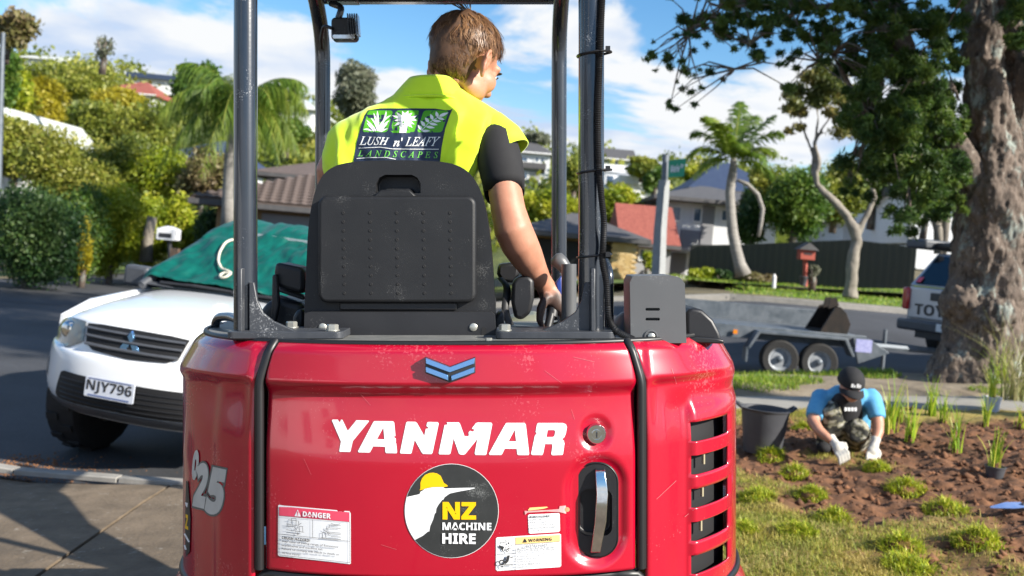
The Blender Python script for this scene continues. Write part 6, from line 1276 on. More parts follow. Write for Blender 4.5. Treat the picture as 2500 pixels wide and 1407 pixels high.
# palms
def frond(V, Fc, Rr, o, az, L, rise, droop, g, lw=.035, ll=.5, hang=.6, n=34):
    d = V3((cos(az), sin(az), 0)); sd = V3((-sin(az), cos(az), 0)); pts = []
    for i in range(n + 1):
        t = i / n; pts.append(o + d * (L * t * (1 - .18 * t * t * droop)) + V3((0, 0, L * (rise * t - droop * t * t))))
    c0 = g.random() * .7
    def quad(a, b, c, e, r_): k = len(V); V.extend([tuple(a), tuple(b), tuple(c), tuple(e)]); Fc.append((k, k + 1, k + 2, k + 3)); Rr.append(r_)
    for i in range(n):
        w_ = .022 * (1 - i / n) + .006; quad(pts[i] - sd * w_, pts[i] + sd * w_, pts[i + 1] + sd * w_ * .9, pts[i + 1] - sd * w_ * .9, .9)
        if i < 4: continue
        t = i / n; l_ = ll * L * .5 * (sin(pi * min(1, .12 + t * .86)) ** .7) * g.uniform(.8, 1.15); tg = (pts[i + 1] - pts[i]).normalized()
        for s in (-1, 1):
            for q in range(2):
                h_ = hang * g.uniform(.6, 1.4); dr = (sd * s * (1 - h_ * .4) + tg * .55 + V3((0, 0, .25 - h_ + .3 * q))).normalized(); a = pts[i] + tg * (q * .4 * (L / n)); m_ = a + dr * l_ * .5; e = a + dr * l_ + V3((0, 0, -h_ * l_ * .45)); r_ = min(1, max(0, c0 * .6 + g.random() * .4))
                quad(a - tg * lw * .4, a + tg * lw * .4, m_ + tg * lw * .5, m_ - tg * lw * .5, r_); quad(m_ - tg * lw * .5, m_ + tg * lw * .5, e + tg * lw * .1, e - tg * lw * .1, r_)
def palm(name, label, D, trunk, top, fr, pal, **kw):
    t = thing(name, label, 'palm', Q(*trunk[0][:2], D)); m_ = MB(); limb(m_, trunk, D, 14); obj('trunk', m_, K['palmtrunk'], t, smooth=180)
    g = random.Random(5); c = Q(*top, D)
    for az, L, rise, droop in fr:
        V, Fc, Rr = [], [], []; frond(V, Fc, Rr, c, R(az), L, rise, droop, g, **kw); npobj('frond', np.array(V), np.array(Fc), K['l_' + pal], t, rnd=np.array(Rr))
    return t, c
g_ = random.Random(8)
pr, c_ = palm('palm_tree', 'slim palm with pale leaning trunk before the dark board fence', 30, [(1815, 672, .25), (1806, 645, .18), (1797, 610, .165), (1789, 570, .16), (1784, 520, .15), (1782, 470, .14), (1786, 440, .14), (1791, 405, .11), (1790, 385, .08)], (1790, 400),
     [(178, 1.75, .95, .95), (160, 1.7, 1.5, 1.05), (20, 1.8, 1.1, .9), (0, 1.5, .55, .8), (90, 1.4, 1.5, .9), (270, 1.4, 1.2, .95), (120, 1.6, 1.9, .95), (55, 1.6, 2.0, .95), (200, 1.6, .55, .95), (340, 1.7, 1.5, .95), (230, 1.4, 1.7, .95), (310, 1.5, .9, .95), (10, 1.4, 2.0, .85), (185, 1.3, 1.9, .9), (75, 1.5, 2.3, .9)], 'palm', hang=.5, ll=.62, lw=.05)
m_ = MB(); limb(m_, [(1800, 440, .05), (1825, 450, .06), (1850, 475, .07), (1862, 510, .07), (1858, 545, .06), (1852, 578, .05)], 29.9, 8); obj('dead_frond', m_, K['palmtrunk'], pr, smooth=180)
fr = []
for k in range(36): fr.append((k * 137.5 % 360, g_.uniform(1.8, 2.4), (.05, .3, .55, .8, 1.1)[k % 5] + g_.uniform(-.1, .1), g_.uniform(.75, 1.0)))
palm('palm_tree', 'tall palm with full drooping crown rising over the tiled house', 26, [(556, 560, .20), (560, 500, .19), (562, 430, .18), (567, 380, .20), (578, 320, .22), (586, 270, .2), (590, 240, .14)], (588, 245), fr, 'palm', hang=1.15, ll=.60, lw=.03, n=30)
def ccol(pal): return K['l_' + pal]
def bush(name, label, cat, px, py, rx, ry, D, pal, n=5200, leafs=.20, k=16, trunk=True, group=None, shell=.45, seed=None, asp=2.0, sp=.62):
    base = Q(px, py + ry, D); t = thing(name, label, cat, (base.x, D, min(base.z, base.z)), group); r = random.Random(seed or int(px * 7 + py)); bs = []
    s = D / FPX
    for _ in range(k):
        while True:
            a, b, c = r.uniform(-1, 1), r.uniform(-1, 1), r.uniform(-1, 1)
            if a * a + b * b + c * c < 1: break
        q = r.uniform(.34, .56); p = Q(px + a * rx * sp * 1.15, py + b * ry * sp * 1.25, D + c * rx * s * .8); bs.append((tuple(p), (rx * s * q, rx * s * q, ry * s * q * .9)))
    crown('foliage', bs, int(n * 1.9), leafs, ccol(pal), t, asp=asp, shell=shell)
    m_ = MB(); c0 = Q(px, py, D); zt = base.z - .4
    m_.tube([(c0.x, D, zt), (c0.x + .05, D, (zt + c0.z) / 2), (c0.x, D, c0.z)], [.16 * s * 60, .12 * s * 60, .05 * s * 60], 8)
    for a_ in (-.5, .5, .1): m_.tube([(c0.x, D, lerp(zt, c0.z, .5)), (c0.x + a_ * rx * s, D + a_ * .3, c0.z + .2 * ry * s)], [.08 * s * 60, .02 * s * 60], 6)
    obj('stems', m_, K['bark'], t, smooth=180); return t
LG = 'shrubs and trees along the left street'
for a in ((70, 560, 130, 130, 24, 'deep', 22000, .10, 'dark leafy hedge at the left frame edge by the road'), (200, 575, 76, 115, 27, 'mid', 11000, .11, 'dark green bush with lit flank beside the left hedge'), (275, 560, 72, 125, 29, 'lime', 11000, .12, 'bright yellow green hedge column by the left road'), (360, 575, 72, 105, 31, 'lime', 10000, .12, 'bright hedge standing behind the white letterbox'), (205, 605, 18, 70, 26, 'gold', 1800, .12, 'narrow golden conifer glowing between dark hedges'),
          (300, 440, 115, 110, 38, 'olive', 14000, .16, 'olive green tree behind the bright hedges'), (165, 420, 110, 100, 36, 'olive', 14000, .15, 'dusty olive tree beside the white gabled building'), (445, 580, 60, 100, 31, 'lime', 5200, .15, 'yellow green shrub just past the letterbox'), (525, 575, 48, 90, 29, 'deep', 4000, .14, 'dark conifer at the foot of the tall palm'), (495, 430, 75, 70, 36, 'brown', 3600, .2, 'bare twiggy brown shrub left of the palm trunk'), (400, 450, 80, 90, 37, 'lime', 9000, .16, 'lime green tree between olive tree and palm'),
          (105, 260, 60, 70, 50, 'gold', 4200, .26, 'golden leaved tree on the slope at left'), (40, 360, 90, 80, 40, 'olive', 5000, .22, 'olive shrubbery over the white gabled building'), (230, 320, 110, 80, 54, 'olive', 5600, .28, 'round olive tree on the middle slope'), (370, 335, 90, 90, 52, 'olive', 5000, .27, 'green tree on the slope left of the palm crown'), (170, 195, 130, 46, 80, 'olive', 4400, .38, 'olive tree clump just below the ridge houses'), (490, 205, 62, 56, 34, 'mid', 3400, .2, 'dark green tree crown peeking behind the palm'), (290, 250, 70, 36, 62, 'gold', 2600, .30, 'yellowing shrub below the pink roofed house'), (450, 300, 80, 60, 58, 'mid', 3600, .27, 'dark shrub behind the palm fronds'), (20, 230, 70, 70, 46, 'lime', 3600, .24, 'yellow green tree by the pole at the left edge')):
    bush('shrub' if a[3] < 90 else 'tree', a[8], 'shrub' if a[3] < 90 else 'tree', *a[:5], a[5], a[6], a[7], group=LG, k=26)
bush('tree', 'brown leaved tree leaning in at the top left corner', 'tree', 20, 60, 70, 60, 26, 'brown', 1500, .18, 12, group=LG); bush('tree', 'green tree at the left frame edge under the corner tree', 'tree', 0, 190, 60, 70, 34, 'mid', 2600, .2, group=LG)
bush('sapling', 'thin sparse sapling standing against the sky at left', 'tree', 255, 110, 30, 50, 44, 'grey', 220, .18, 8, group=LG)
bush('tree', 'grey green tree against the sky beside the left canopy post', 'tree', 872, 225, 62, 66, 62, 'grey', 5200, .32, 22, shell=.3); bush('tree', 'low green tree under the grey one by the canopy post', 'tree', 700, 330, 60, 40, 60, 'mid', 2600, .3)
CG = 'trees and shrubs behind the right-hand houses'
for a in ((1330, 510, 70, 60, 42, 'lime', 5200, .22, 'pale green feathery shrub seen between the canopy posts'), (1500, 500, 60, 60, 42, 'lime', 5200, .2, 'pale green feathery shrub right of the canopy post'), (1400, 440, 50, 46, 60, 'olive', 2600, .3, 'olive tree behind the canopy post'), (1310, 340, 36, 18, 110, 'grey', 1400, .5, 'distant umbrella shaped tree on the skyline'), (1570, 410, 50, 24, 80, 'olive', 2600, .4, 'olive hedge on the hill behind the street sign'), (1600, 440, 30, 34, 70, 'mid', 1800, .32, 'round tree beside the white hill house'),
          (1700, 430, 40, 24, 75, 'lime', 1500, .36, 'low lime shrub beyond the navy roof'), (1940, 500, 90, 90, 35.5, 'mid', 9000, .17, 'dense green tree behind the board fence'), (1880, 450, 60, 56, 37.5, 'olive', 4200, .19, 'light olive tree behind the palm trunk'), (1830, 540, 44, 70, 36, 'deep', 3600, .17, 'dark shrub at the corner of the white house'), (2040, 470, 70, 76, 39.5, 'olive', 5200, .2, 'reddish olive tree behind the twisted trunk'), (2130, 480, 60, 60, 44, 'mid', 3000, .22, 'green tree over the fence behind the twisted tree'), (1580, 640, 16, 26, 32, 'lime', 500, .12, 'small bright shrub beside the brick pier')):
    bush('shrub' if a[3] < 60 else 'tree', a[8], 'shrub' if a[3] < 60 else 'tree', *a[:5], a[5], a[6], a[7], group=CG)
bt_ = bush('tree', 'leafy tree with pale stems just left of the big trunk', 'tree', 2265, 430, 80, 110, 19, 'mid', 7000, .10, 26, shell=.3); m_ = MB()
for pp in ([(2292, 620, .10), (2290, 560, .09), (2270, 500, .06), (2240, 440, .03)], [(2300, 620, .09), (2310, 540, .08), (2318, 460, .05), (2330, 400, .03)], [(2290, 570, .06), (2300, 480, .04), (2290, 400, .02)]): limb(m_, pp, 19, 8)
obj('branches', m_, K['paletrunk'], bt_, smooth=180)
# low bedding along the fence
for px, py, rx, ry, pal, lb in ((1715, 665, 34, 18, 'lime', 'yellow flowering bush at the left foot of the fence'), (1850, 680, 46, 14, 'brown', 'reddish bromeliads round the palm foot'), (1760, 672, 26, 14, 'deep', 'dark low bush between palm and flowering bush'), (1985, 662, 16, 16, 'grey', 'grey potted shrub by the red letterbox'), (1520, 690, 24, 16, 'mid', 'trimmed green shrub at the garage foot'), (1490, 700, 20, 20, 'mid', 'small green shrub beside the grey cover box')):
    bush('shrub', lb, 'shrub', px, py, rx, ry, 33.5 if px < 1960 else 31, pal, 900, .12, 8, group='low bushes along the fence')
# trees beyond the right of the frame that shade the street
for x, y, h in ((16.0, 2.4, 19),):
    t = thing('street_tree', 'tall street tree out of frame past the garden bed, shading the road', 'tree', (x, y, 0), 'shade trees out of frame'); bs = [((x + random.gauss(0, 1.7), y + random.gauss(0, 1.7), h * .74 + random.gauss(0, 1.6)), random.uniform(.7, 1.2)) for _ in range(30)]
    crown('foliage', bs, 9000, .30, K['l_pine'], t, asp=2.2, shell=.2); obj('trunk', MB().tube([(x, y, -.5), (x, y, h * .4), (x + .2, y, h * .75)], [.35, .26, .1], 10), K['bark'], t, smooth=180)
# ---------------------------------------------------------------- hills
SKY = [(-900, 120), (-200, 165), (0, 172), (200, 180), (330, 205), (480, 235), (700, 285), (900, 320), (1250, 372), (1400, 402), (1600, 432), (1900, 455), (2200, 490), (2700, 540), (3400, 600)]
def hill(px, D):
    r = pl(px, SKY); zt = Q(px, r, 170).z; t = sstep(48, 170, D); return lerp(gh(*Q(px, 600, 48).xy), zt, t) - (max(0, D - 170) * .25) + 1.2 * NZ.noise((px * .01, D * .03, 2)) * sstep(50, 80, D) - .3
K['hillgreen'] = mat('hill_scrub', (.06, .085, .018), (.15, .17, .035), .25, .95, det=12, bump=1, bsc=1.5, c3=(.22, .2, .06))
hm = MB().grid(lambda px, D: tuple(Q(px, 600, D).xy) + (hill(px, D),), rows(-1100, 3600, 90), [48, 54, 60, 68, 76, 86, 96, 108, 120, 135, 150, 162, 172, 190, 230, 300]); tag(obj('hills', hm, K['hillgreen'], smooth=180), kind='structure')
bs = []; rh = random.Random(4)
for _ in range(420):
    px, D = rh.uniform(-150, 2650), rh.uniform(62, 172); z = hill(px, D); p = Q(px, 600, D); r_ = rh.uniform(1.2, 3.2); bs.append(((p.x, p.y, z + r_ * .35), (r_, r_, r_ * .9)))
ht = crown('hillside_trees', bs, 46000, .75, K['l_olive'], None, asp=1.6, shell=.5); tag(ht, 'distant scrub and trees covering the hillsides', 'trees', kind='stuff')
# ---------------------------------------------------------------- houses, fence, street furniture
K['wallwhite'] = mat('white_wall', (.70, .71, .72), (.62, .63, .65), 1.5, .85); K['wallcream'] = mat('cream_wall', (.55, .47, .30), (.48, .4, .25), 1.5, .85); K['wallbrown'] = mat('brown_wall', (.24, .15, .07), (.3, .2, .1), 2, .85); K['wallgrey'] = mat('grey_wall', (.30, .30, .31), (.36, .36, .37), 2, .85)
K['rooftile'] = mat('brown_tile', (.085, .062, .052), (.14, .105, .09), 5, .8, bump=.4, bsc=30); K['roofgrey'] = mat('grey_roof', (.06, .06, .064), (.105, .10, .10), 4, .8, bump=.4, bsc=20); K['roofnavy'] = mat('navy_roof', (.025, .04, .085), (.04, .06, .11), 4, .6); K['roofred'] = mat('red_roof', (.22, .055, .04), (.34, .10, .07), 7, .85, bump=1, bsc=12); K['rooflight'] = mat('pale_roof', (.42, .45, .42), (.5, .52, .5), 3, .7)
K['winglass'] = mat('window_glass', (.05, .08, .13), (.10, .15, .22), 2, .08, spec=.8); K['frame'] = mat('window_frame', (.72, .72, .72), None, rough=.6); K['doorgrey'] = mat('garage_door', (.22, .22, .23), None, rough=.7)
K['brick'] = [mat('yellow_brick_%s' % k, c, None, rough=.9) for k, c in (('a', (.52, .36, .15)), ('b', (.44, .29, .12)), ('c', (.58, .42, .2)))]
def house(name, label, px0, px1, pyt, pyb, D, depth, wall, roof, kind, rh, wins=(), over=.5, cat='house', group=None, yaw=0, ridge='x', doors=()):
    """walls from pixel extents at distance D; roof: hip, gable or flat of height rh metres"""
    a, b = Q(px0, pyt, D), Q(px1, pyt, D); cx_ = (a.x + b.x) / 2; w_ = b.x - a.x; zt = (a.z + b.z) / 2; zb = Q((px0 + px1) / 2, pyb, D).z - .4
    t = thing(name, label, cat, (cx_, D, zb), group); o = ORI[t.name]
    obj('wall', MB().b2(cx_ - w_ / 2, cx_ + w_ / 2, D, D + depth, zb, zt), wall, t)
    x0, x1, y0, y1 = cx_ - w_ / 2 - over, cx_ + w_ / 2 + over, D - over, D + depth + over; m_ = MB(); yc = (y0 + y1) / 2
    if kind == 'flat': m_.b2(x0, x1, y0, y1, zt + .002, zt + rh)
    else:
        ins = (min((y1 - y0) / 2, (x1 - x0) / 2.2) if kind == 'hip' else 0)
        if ridge == 'x': r0, r1 = (x0 + ins, yc, zt + rh), (x1 - ins, yc, zt + rh)
        else: r0, r1 = (cx_, y0 + ins, zt + rh), (cx_, y1 - ins, zt + rh)
        c_ = [(x0, y0, zt), (x1, y0, zt), (x1, y1, zt), (x0, y1, zt)]; lo = [(p[0], p[1], zt - .18) for p in c_]
        fs = [(0, 1, 5, 4), (1, 2, 5), (2, 3, 4, 5), (3, 0, 4)] if ridge == 'x' else [(0, 1, 4), (1, 2, 5, 4), (2, 3, 5), (3, 0, 4, 5)]
        m_.add(c_ + [r0, r1], fs); m_.add(c_ + lo, [(0, 1, 5, 4), (1, 2, 6, 5), (2, 3, 7, 6), (3, 0, 4, 7), (4, 5, 6, 7)])
        if kind == 'gable' and ridge == 'y': obj('gable', MB().add([(cx_ - w_ / 2, D + .02, zt), (cx_ + w_ / 2, D + .02, zt), (cx_, D + .02, zt + rh * .92)], [(0, 1, 2)]), wall, t)
    rf = obj('roof', m_, roof, t); obj('gutter', MB().b2(x0, x1, y0 - .08, y0 - .002, zt - .16, zt - .02), (K['frame'] if wall == K['wallwhite'] and D > 60 else K['roofgrey']) if kind != 'flat' else roof, rf)
    for (u0, v0, u1, v1) in wins:
        p, q = Q(u0, v0, D), Q(u1, v1, D); wf = obj('window', MB().b2(p.x, q.x, D - .06, D + .02, q.z, p.z), K['frame'], t); nn = 2 if (u1 - u0) > 22 else 1; f_ = .07 * (1 if D < 60 else 2)
        for k in range(nn):
            a_, b_ = lerp(p.x, q.x, k / nn), lerp(p.x, q.x, (k + 1) / nn); obj('pane', MB().b2(a_ + f_, b_ - f_, D - .075, D - .05, q.z + f_, p.z - f_), K['winglass'], wf)
    for (u0, v0, u1, v1, m) in doors:
        p, q = Q(u0, v0, D), Q(u1, v1, D); obj('door', MB().b2(p.x, q.x, D - .05, D + .02, q.z, p.z), m, t, bevel=.02)
    return t, rf, (x0, x1, y0, y1, zt, rh)
# tiled house behind the white pickup
t, rf, (x0, x1, y0, y1, zt, rh) = house('bungalow', 'low bungalow with brown tiled roof behind the white pickup', 530, 1130, 514, 640, 27, 8, K['wallbrown'], K['rooftile'], 'hip', 1.45, [(905, 530, 960, 580)], over=.6, doors=((640, 520, 760, 620, K['doorgrey']),))
tile = MB().add([(-.14, 0, 0), (.14, 0, 0), (.14, .32, .0), (-.14, .32, 0), (-.14, -.012, .055), (-.05, -.012, .085), (.06, -.012, .05), (.14, -.012, .055), (-.14, .32, .03), (-.05, .32, .06), (.06, .32, .025), (.14, .32, .03)], [(4, 5, 9, 8), (5, 6, 10, 9), (6, 7, 11, 10), (0, 1, 7, 6, 5, 4), (1, 2, 11, 7), (0, 4, 8, 3)])
t0 = None; sl_ = math.atan2(rh, (y1 - y0) / 2); cnt = 0; ins = min((y1 - y0) / 2, (x1 - x0) / 2.2)
for r_ in range(11):
    d = .02 + r_ * .31; yy, zz_ = y0 + d * cos(sl_), zt + d * sin(sl_); xl_ = x0 + ins * (yy - y0) / ((y1 - y0) / 2); xr_ = x1 - (xl_ - x0); x = xl_ + .2
    while x < xr_ - .1 and x < Q(800, 500, 27).x:
        if t0 is None: t0 = obj('roof_tile', tile, K['rooftile'], None); q_ = t0
        else: q_ = t0.copy(); COL.objects.link(q_)
        q_.parent = rf; q_.location = V3((x, yy, zz_ + .004)) - ORI[rf.name]; q_.rotation_euler = (sl_, 0, 0); x += .285; cnt += 1
print('tiles', cnt)
house('house', 'taller brown roofed house rising behind the tiled bungalow', 650, 1000, 436, 500, 36, 8, K['wallgrey'], K['rooftile'], 'hip', 1.1, [(662, 438, 690, 470)])
house('house', 'white gabled building half hidden by hedges at the left frame edge', -170, 80, 398, 520, 42, 9, K['wallwhite'], K['rooflight'], 'gable', 2.6, [(20, 410, 60, 450)], ridge='y', over=.3)
house('house', 'blue grey gabled cottage glimpsed left of the palm trunk', 418, 552, 388, 440, 46, 7, K['wallwhite'], K['roofnavy'], 'hip', 1.2, [(470, 392, 500, 415), (515, 395, 540, 420)])
HG = 'houses on the far hillside'
house('house', 'pink red roofed house on the left hillside', 245, 375, 226, 262, 112, 10, K['wallwhite'], K['roofred'], 'hip', 2.0, [(262, 230, 285, 246), (320, 232, 350, 250)], group=HG)
house('house', 'white house with dark window band under the left ridge', 320, 440, 192, 222, 128, 10, K['wallwhite'], K['roofnavy'], 'flat', .5, [(330, 196, 365, 206), (380, 198, 430, 210)], group=HG)
house('house', 'long white house at the top of the left ridge', 62, 128, 142, 170, 140, 10, K['wallwhite'], K['rooflight'], 'gable', 1.2, [(70, 146, 90, 160), (100, 150, 120, 162)], group=HG)
house('house', 'white ridge house with blue grey roof, second on the left ridge', 138, 205, 158, 184, 145, 10, K['wallwhite'], K['roofnavy'], 'gable', 1.5, [(150, 162, 170, 174)], group=HG)
house('house', 'small pale house at the end of the left ridge', 225, 300, 176, 200, 150, 10, K['wallwhite'], K['rooflight'], 'gable', 1.6, [(240, 180, 262, 190)], group=HG)
house('house', 'pale green roofed house behind the left canopy post', 668, 765, 262, 305, 95, 9, K['wallwhite'], K['rooflight'], 'hip', 1.4, [(680, 268, 705, 284), (725, 270, 750, 286)], group=HG)
house('house', 'white flat roofed modern house on the right hill', 1472, 1568, 418, 470, 88, 9, K['wallwhite'], K['wallwhite'], 'flat', .5, [(1478, 425, 1500, 452), (1545, 432, 1560, 444)], over=.2, group=HG)
house('house', 'lower wing of white modern houses beside the street sign', 1520, 1612, 448, 505, 82, 8, K['wallwhite'], K['wallwhite'], 'flat', .5, [(1528, 462, 1550, 486), (1572, 458, 1596, 478)], over=.3, group=HG)
house('house', 'grey gabled house on the skyline over the white modern house', 1468, 1545, 388, 420, 118, 8, K['wallwhite'], K['roofgrey'], 'gable', 1.6, [(1490, 392, 1510, 406)], group=HG)
house('house', 'dark roofed terrace seen between driver and front post', 1258, 1345, 372, 440, 105, 8, K['wallwhite'], K['roofgrey'], 'hip', 1.5, [(1268, 380, 1290, 398), (1305, 382, 1330, 400)], group=HG)
house('house', 'grey clad house below the terrace between driver and front post', 1262, 1320, 408, 462, 92, 7, K['wallgrey'], K['roofgrey'], 'flat', .4, [(1270, 420, 1290, 440)], group=HG)
house('house', 'small white house between the two right canopy posts', 1386, 1412, 418, 470, 90, 6, K['wallwhite'], K['roofred'], 'hip', 1.2, [(1392, 428, 1404, 444)], group=HG)
# garage with the brick pier
t, rf, _ = house('garage', 'dark roofed garage with a yellow brick corner beside the sign post', 1290, 1546, 572, 690, 33, 6, K['wallbrown'], K['roofgrey'], 'hip', .8, (), over=.55, cat='garage', doors=((1300, 580, 1490, 680, K['dark']),))
p0, p1 = Q(1496, 578, 32.9), Q(1546, 672, 32.9); pier = obj('brick_pier', MB().b2(p0.x + .01, p1.x, 32.70, 32.98, p1.z - .3, p0.z - .02), K['wallcream'], t)
bw, bh = .225, .085; bb = None; bmsh = [obj('brick', MB().box((0, 0, 0), (bw - .012, .05, bh - .012)), m, None) for m in K['brick']]; first = [True] * 3
z = p1.z - .3 + bh / 2; r_ = 0
while z < p0.z - .06:
    x = p0.x + .01 + bw * (.5 if r_ % 2 else .25)
    while x < p1.x - .05:
        k = random.randrange(3)
        if first[k]: q_ = bmsh[k]; first[k] = False
        else: q_ = bmsh[k].copy(); COL.objects.link(q_)
        q_.parent = pier; q_.location = V3((x, 32.69, z)) - ORI[t.name]; x += bw
    z += bh; r_ += 1
house('house', 'red tiled house roof between garage and sign post', 1530, 1640, 594, 660, 36, 5, K['wallgrey'], K['roofred'], 'gable', 1.5, [(1560, 605, 1590, 640)], over=.3)
t, rf, _ = house('house', 'white two storey house with grey roof behind the sign post', 1632, 1900, 492, 690, 40, 8, K['wallwhite'], K['roofgrey'], 'hip', .85, [(1640, 502, 1662, 542), (1692, 505, 1712, 545), (1760, 510, 1800, 545)], over=.7, doors=((1716, 502, 1738, 600, K['doorgrey']), (1628, 615, 1672, 672, K['doorgrey'])))
p0, p1 = Q(1664, 560, 38.6), Q(1705, 608, 38.6); obj('balcony_floor', MB().b2(p0.x, p1.x + 1, 38.6, 39.9, p1.z - .12, p1.z), K['wallgrey'], t)
for k in range(9): x = lerp(p0.x, p1.x, k / 8); obj('balcony_rail', MB().b2(x - .03, x + .03, 38.6, 38.66, p1.z, p0.z), K['roofnavy'], t)
house('house', 'navy roofed house showing over the white two storey one', 1700, 1900, 468, 500, 52, 8, K['wallgrey'], K['roofnavy'], 'hip', 1.9, over=.5)
house('house', 'grey roofed white bungalow behind the fence and twisted tree', 2060, 2190, 540, 620, 47, 8, K['wallwhite'], K['roofgrey'], 'hip', 1.1, [(2085, 552, 2110, 575), (2140, 556, 2165, 580)])
house('house', 'tall white house wall between fence and big tree', 2228, 2420, 480, 640, 40, 8, K['wallwhite'], K['roofgrey'], 'flat', .4, [(2300, 500, 2325, 540)], over=.2)
# board fence, board by board
FA, FB = Q(1682, 690, 35), Q(2235, 696, 31); fn = thing('board_fence', 'dark stained fence of upright boards behind palm and letterbox', 'fence', (FA.x, FA.y, FA.z))
K['fence'] = [mat('fence_stain_%s' % k, c, c2, 5, .85, bump=.4, bsc=30, stretch=(1, 1, .15)) for k, c, c2 in (('a', (.034, .038, .030), (.06, .063, .05)), ('b', (.048, .05, .04), (.075, .077, .06)))]
nb = 62; dirv = (FB - FA); ang = math.atan2(dirv.y, dirv.x); bmesh_ = [None, None]
for k in range(nb):
    p = FA + dirv * (k / nb); th_ = Q(lerp(1682, 2235, k / nb), lerp(604, 580, k / nb) if k < 46 else lerp(604, 580, .75) + 1.2 * (k - 46), p.y).z - p.z + .12
    m_ = k % 2
    if bmesh_[m_] is None: q_ = bmesh_[m_] = obj('fence_board', MB().box((0, 0, .5), (.135, .03, 1.0)), K['fence'][m_], None)
    else: q_ = bmesh_[m_].copy(); COL.objects.link(q_)
    q_.parent = fn; q_.location = V3((p.x, p.y + (.02 if m_ else 0), p.z - .12)) - ORI[fn.name]; q_.scale = (1.12 if m_ else .9, 1, th_ + .0); q_.rotation_euler = (0, 0, ang)
for h_ in (.5, 1.3): obj('fence_rail', MB().tube([FA + V3((0, .06, h_)), FB + V3((0, .06, h_))], .04, 4), K['fence'][0], fn)
# street sign
sg = thing('street_sign', 'green street name sign on a leaning grey concrete post', 'sign', Q(1607, 672, 19))
obj('post', MB().tube([Q(1606, 700, 19), Q(1612, 560, 19), Q(1622, 440, 19)], [.14, .125, .11], 4), mat('post_concrete', (.24, .25, .25), (.32, .33, .33), 6, .85), sg); obj('post_cap', MB().tube([Q(1622, 445, 19), Q(1626, 378, 19)], [.065, .065], 12), K['galv'], sg, smooth=60)
bq = [Q(1632, 434, 18.9), Q(1670, 431, 18.7), Q(1675, 387, 18.7), Q(1633, 392, 18.9)]; bl_ = obj('blade', MB().add([tuple(p) for p in bq] + [tuple(p + V3((0, .02, 0))) for p in bq], [(0, 1, 2, 3), (4, 7, 6, 5), (0, 4, 5, 1), (1, 5, 6, 2), (2, 6, 7, 3), (3, 7, 4, 0)]), mat('sign_green', (.0, .30, .16), None, rough=.4), sg)
tx = MB()
def bq_(u, v): return (bq[0] * (1 - u) + bq[1] * u) * (1 - v) + (bq[3] * (1 - u) + bq[2] * u) * v + V3((0, -.006, 0))
textquad(tx, 'Marie', [bq_(.12, .28), bq_(.66, .28), bq_(.66, .72), bq_(.12, .72)], 'sansb', .02); textquad(tx, 'Dr', [bq_(.72, .48), bq_(.9, .48), bq_(.9, .72), bq_(.72, .72)], 'sansb', .02); obj('lettering', tx, K['white'], bl_)
# letterboxes and markers
lbx = thing('letterbox', 'red house shaped letterbox on a post before the dark fence', 'letterbox', Q(1966, 692, 31)); c_ = Q(1968, 622, 31); K['lred'] = mat('letterbox_red', (.30, .05, .03), (.38, .08, .05), 8, .6)
obj('box', MB().box(c_, (.46, .4, .32)), K['lred'], lbx, bevel=.01); obj('roof', MB().prism([(c_.x - .32, c_.z + .15), (c_.x, c_.z + .38), (c_.x + .32, c_.z + .15)], 30.7, 31.3), K['roofgrey'], lbx); obj('post', MB().tube([Q(1966, 632, 31), Q(1966, 700, 31)], .075, 6), K['lred'], lbx); obj('slot', MB().box(c_ + V3((0, -.205, .02)), (.25, .01, .05)), K['ink'], lbx)
po = Q(1960, 698, 30.6); ptt = thing('plant_pot', 'small grey pot at the foot of the red letterbox', 'pot', po); obj('pot_wall', MB().lathe([(.09, 0), (.13, .26), (.14, .27), (.14, .3), (.11, .3), (.1, .25), (0, .24)], 18, M4.Translation(po), cap=False), K['tubp'], ptt, smooth=40)
mk = thing('marker_post', 'short white marker post on the grass by the fence', 'post', Q(1889, 702, 29)); obj('stake', MB().tube([Q(1889, 704, 29), Q(1891, 676, 29), Q(1891, 669, 29)], [.055, .055, .02], 8), K['frame'], mk)
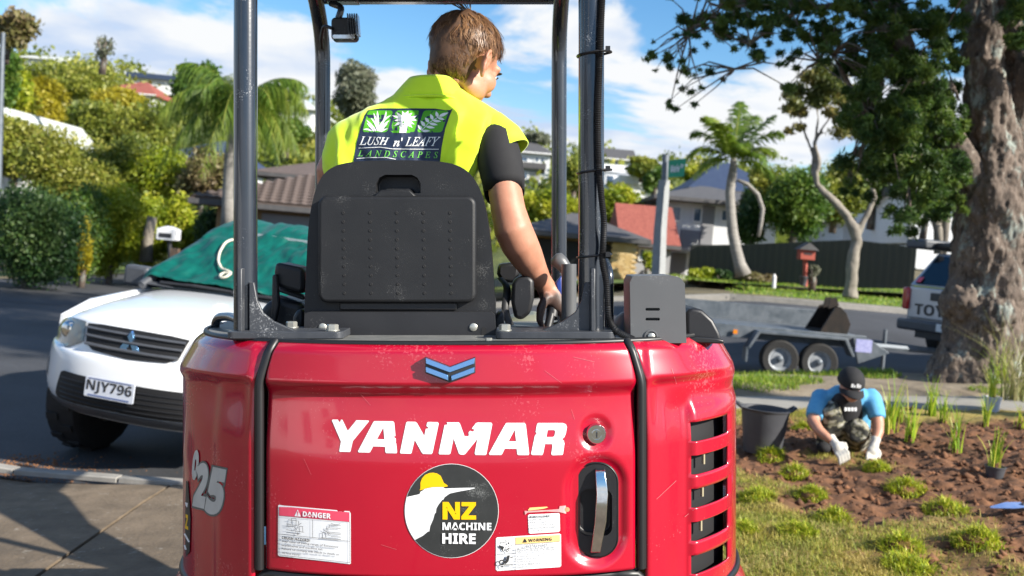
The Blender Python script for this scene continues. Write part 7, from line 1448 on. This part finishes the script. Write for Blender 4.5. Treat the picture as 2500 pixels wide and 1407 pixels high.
wb = thing('letterbox', 'white letterbox on a dark post by the left hedges', 'letterbox', Q(425, 642, 22)); c_ = Q(412, 573, 22); obj('box', MB().box(c_, (.40, .45, .25)).prism([(c_.x - .2, c_.z + .12), (c_.x, c_.z + .19), (c_.x + .2, c_.z + .12)], 21.78, 22.22), K['frame'], wb, bevel=.01); obj('opening', MB().box(c_ + V3((0, -.23, -.02)), (.28, .01, .1)), K['ink'], wb); obj('post', MB().tube([Q(414, 588, 22), Q(416, 650, 22)], .05, 6), K['ink'], wb)
tp2 = thing('timber_post', 'stout timber post standing right of the white letterbox', 'post', Q(428, 642, 21.5)); obj('stake', MB().b2(Q(420, 610, 21.5).x, Q(436, 610, 21.5).x, 21.4, 21.6, Q(428, 650, 21.5).z, Q(428, 607, 21.5).z), mat('timber', (.28, .17, .10), (.38, .24, .15), 6, .85), tp2)
wp = thing('timber_post', 'pale weathered trunk-like post among the left hedges', 'post', Q(352, 636, 30)); obj('stake', MB().tube([Q(356, 640, 30), Q(360, 590, 30), Q(372, 530, 30)], [.2, .17, .14], 10), K['paletrunk'], wp, smooth=180)
up = thing('lamp_post', 'pale grey pole at the very left edge of the frame', 'post', Q(-2, 640, 24)); obj('pole', MB().tube([Q(-10, 660, 24), Q(0, 300, 24), Q(5, 140, 24), Q(8, 80, 24)], [.09, .075, .06, .05], 12), K['galv'], up, smooth=60)

# unseen house added behind and left of the lens for pale hood reflections
nh = thing('house', "unseen white weatherboard house added behind the camera to reflect in the red hood", 'house', (-11, -8, -.4)); obj('wall', MB().b2(-14, -9, -16, -1.5, -.5, 2.6), K['wallwhite'], nh)
obj('roof', MB().add([(-14.5, -16.5, 2.6), (-8.5, -16.5, 2.6), (-8.5, -1, 2.6), (-14.5, -1, 2.6), (-11.5, -14, 4.4), (-11.5, -3.5, 4.4)], [(0, 1, 4), (1, 2, 5, 4), (2, 3, 5), (3, 0, 4, 5), (0, 3, 2, 1)]), K['roofgrey'], nh)  # roof of the added unseen house
for y_ in (-13.5, -9.5, -5.5, -2.8):
    wf = obj('window', MB().b2(-9.02, -8.94, y_ - .7, y_ + .7, .8, 2.1), K['frame'], nh); obj('pane', MB().b2(-8.945, -8.93, y_ - .62, y_ - .04, .88, 2.02), K['winglass'], wf); obj('pane', MB().b2(-8.945, -8.93, y_ + .04, y_ + .62, .88, 2.02), K['winglass'], wf)  # windows of the added unseen house
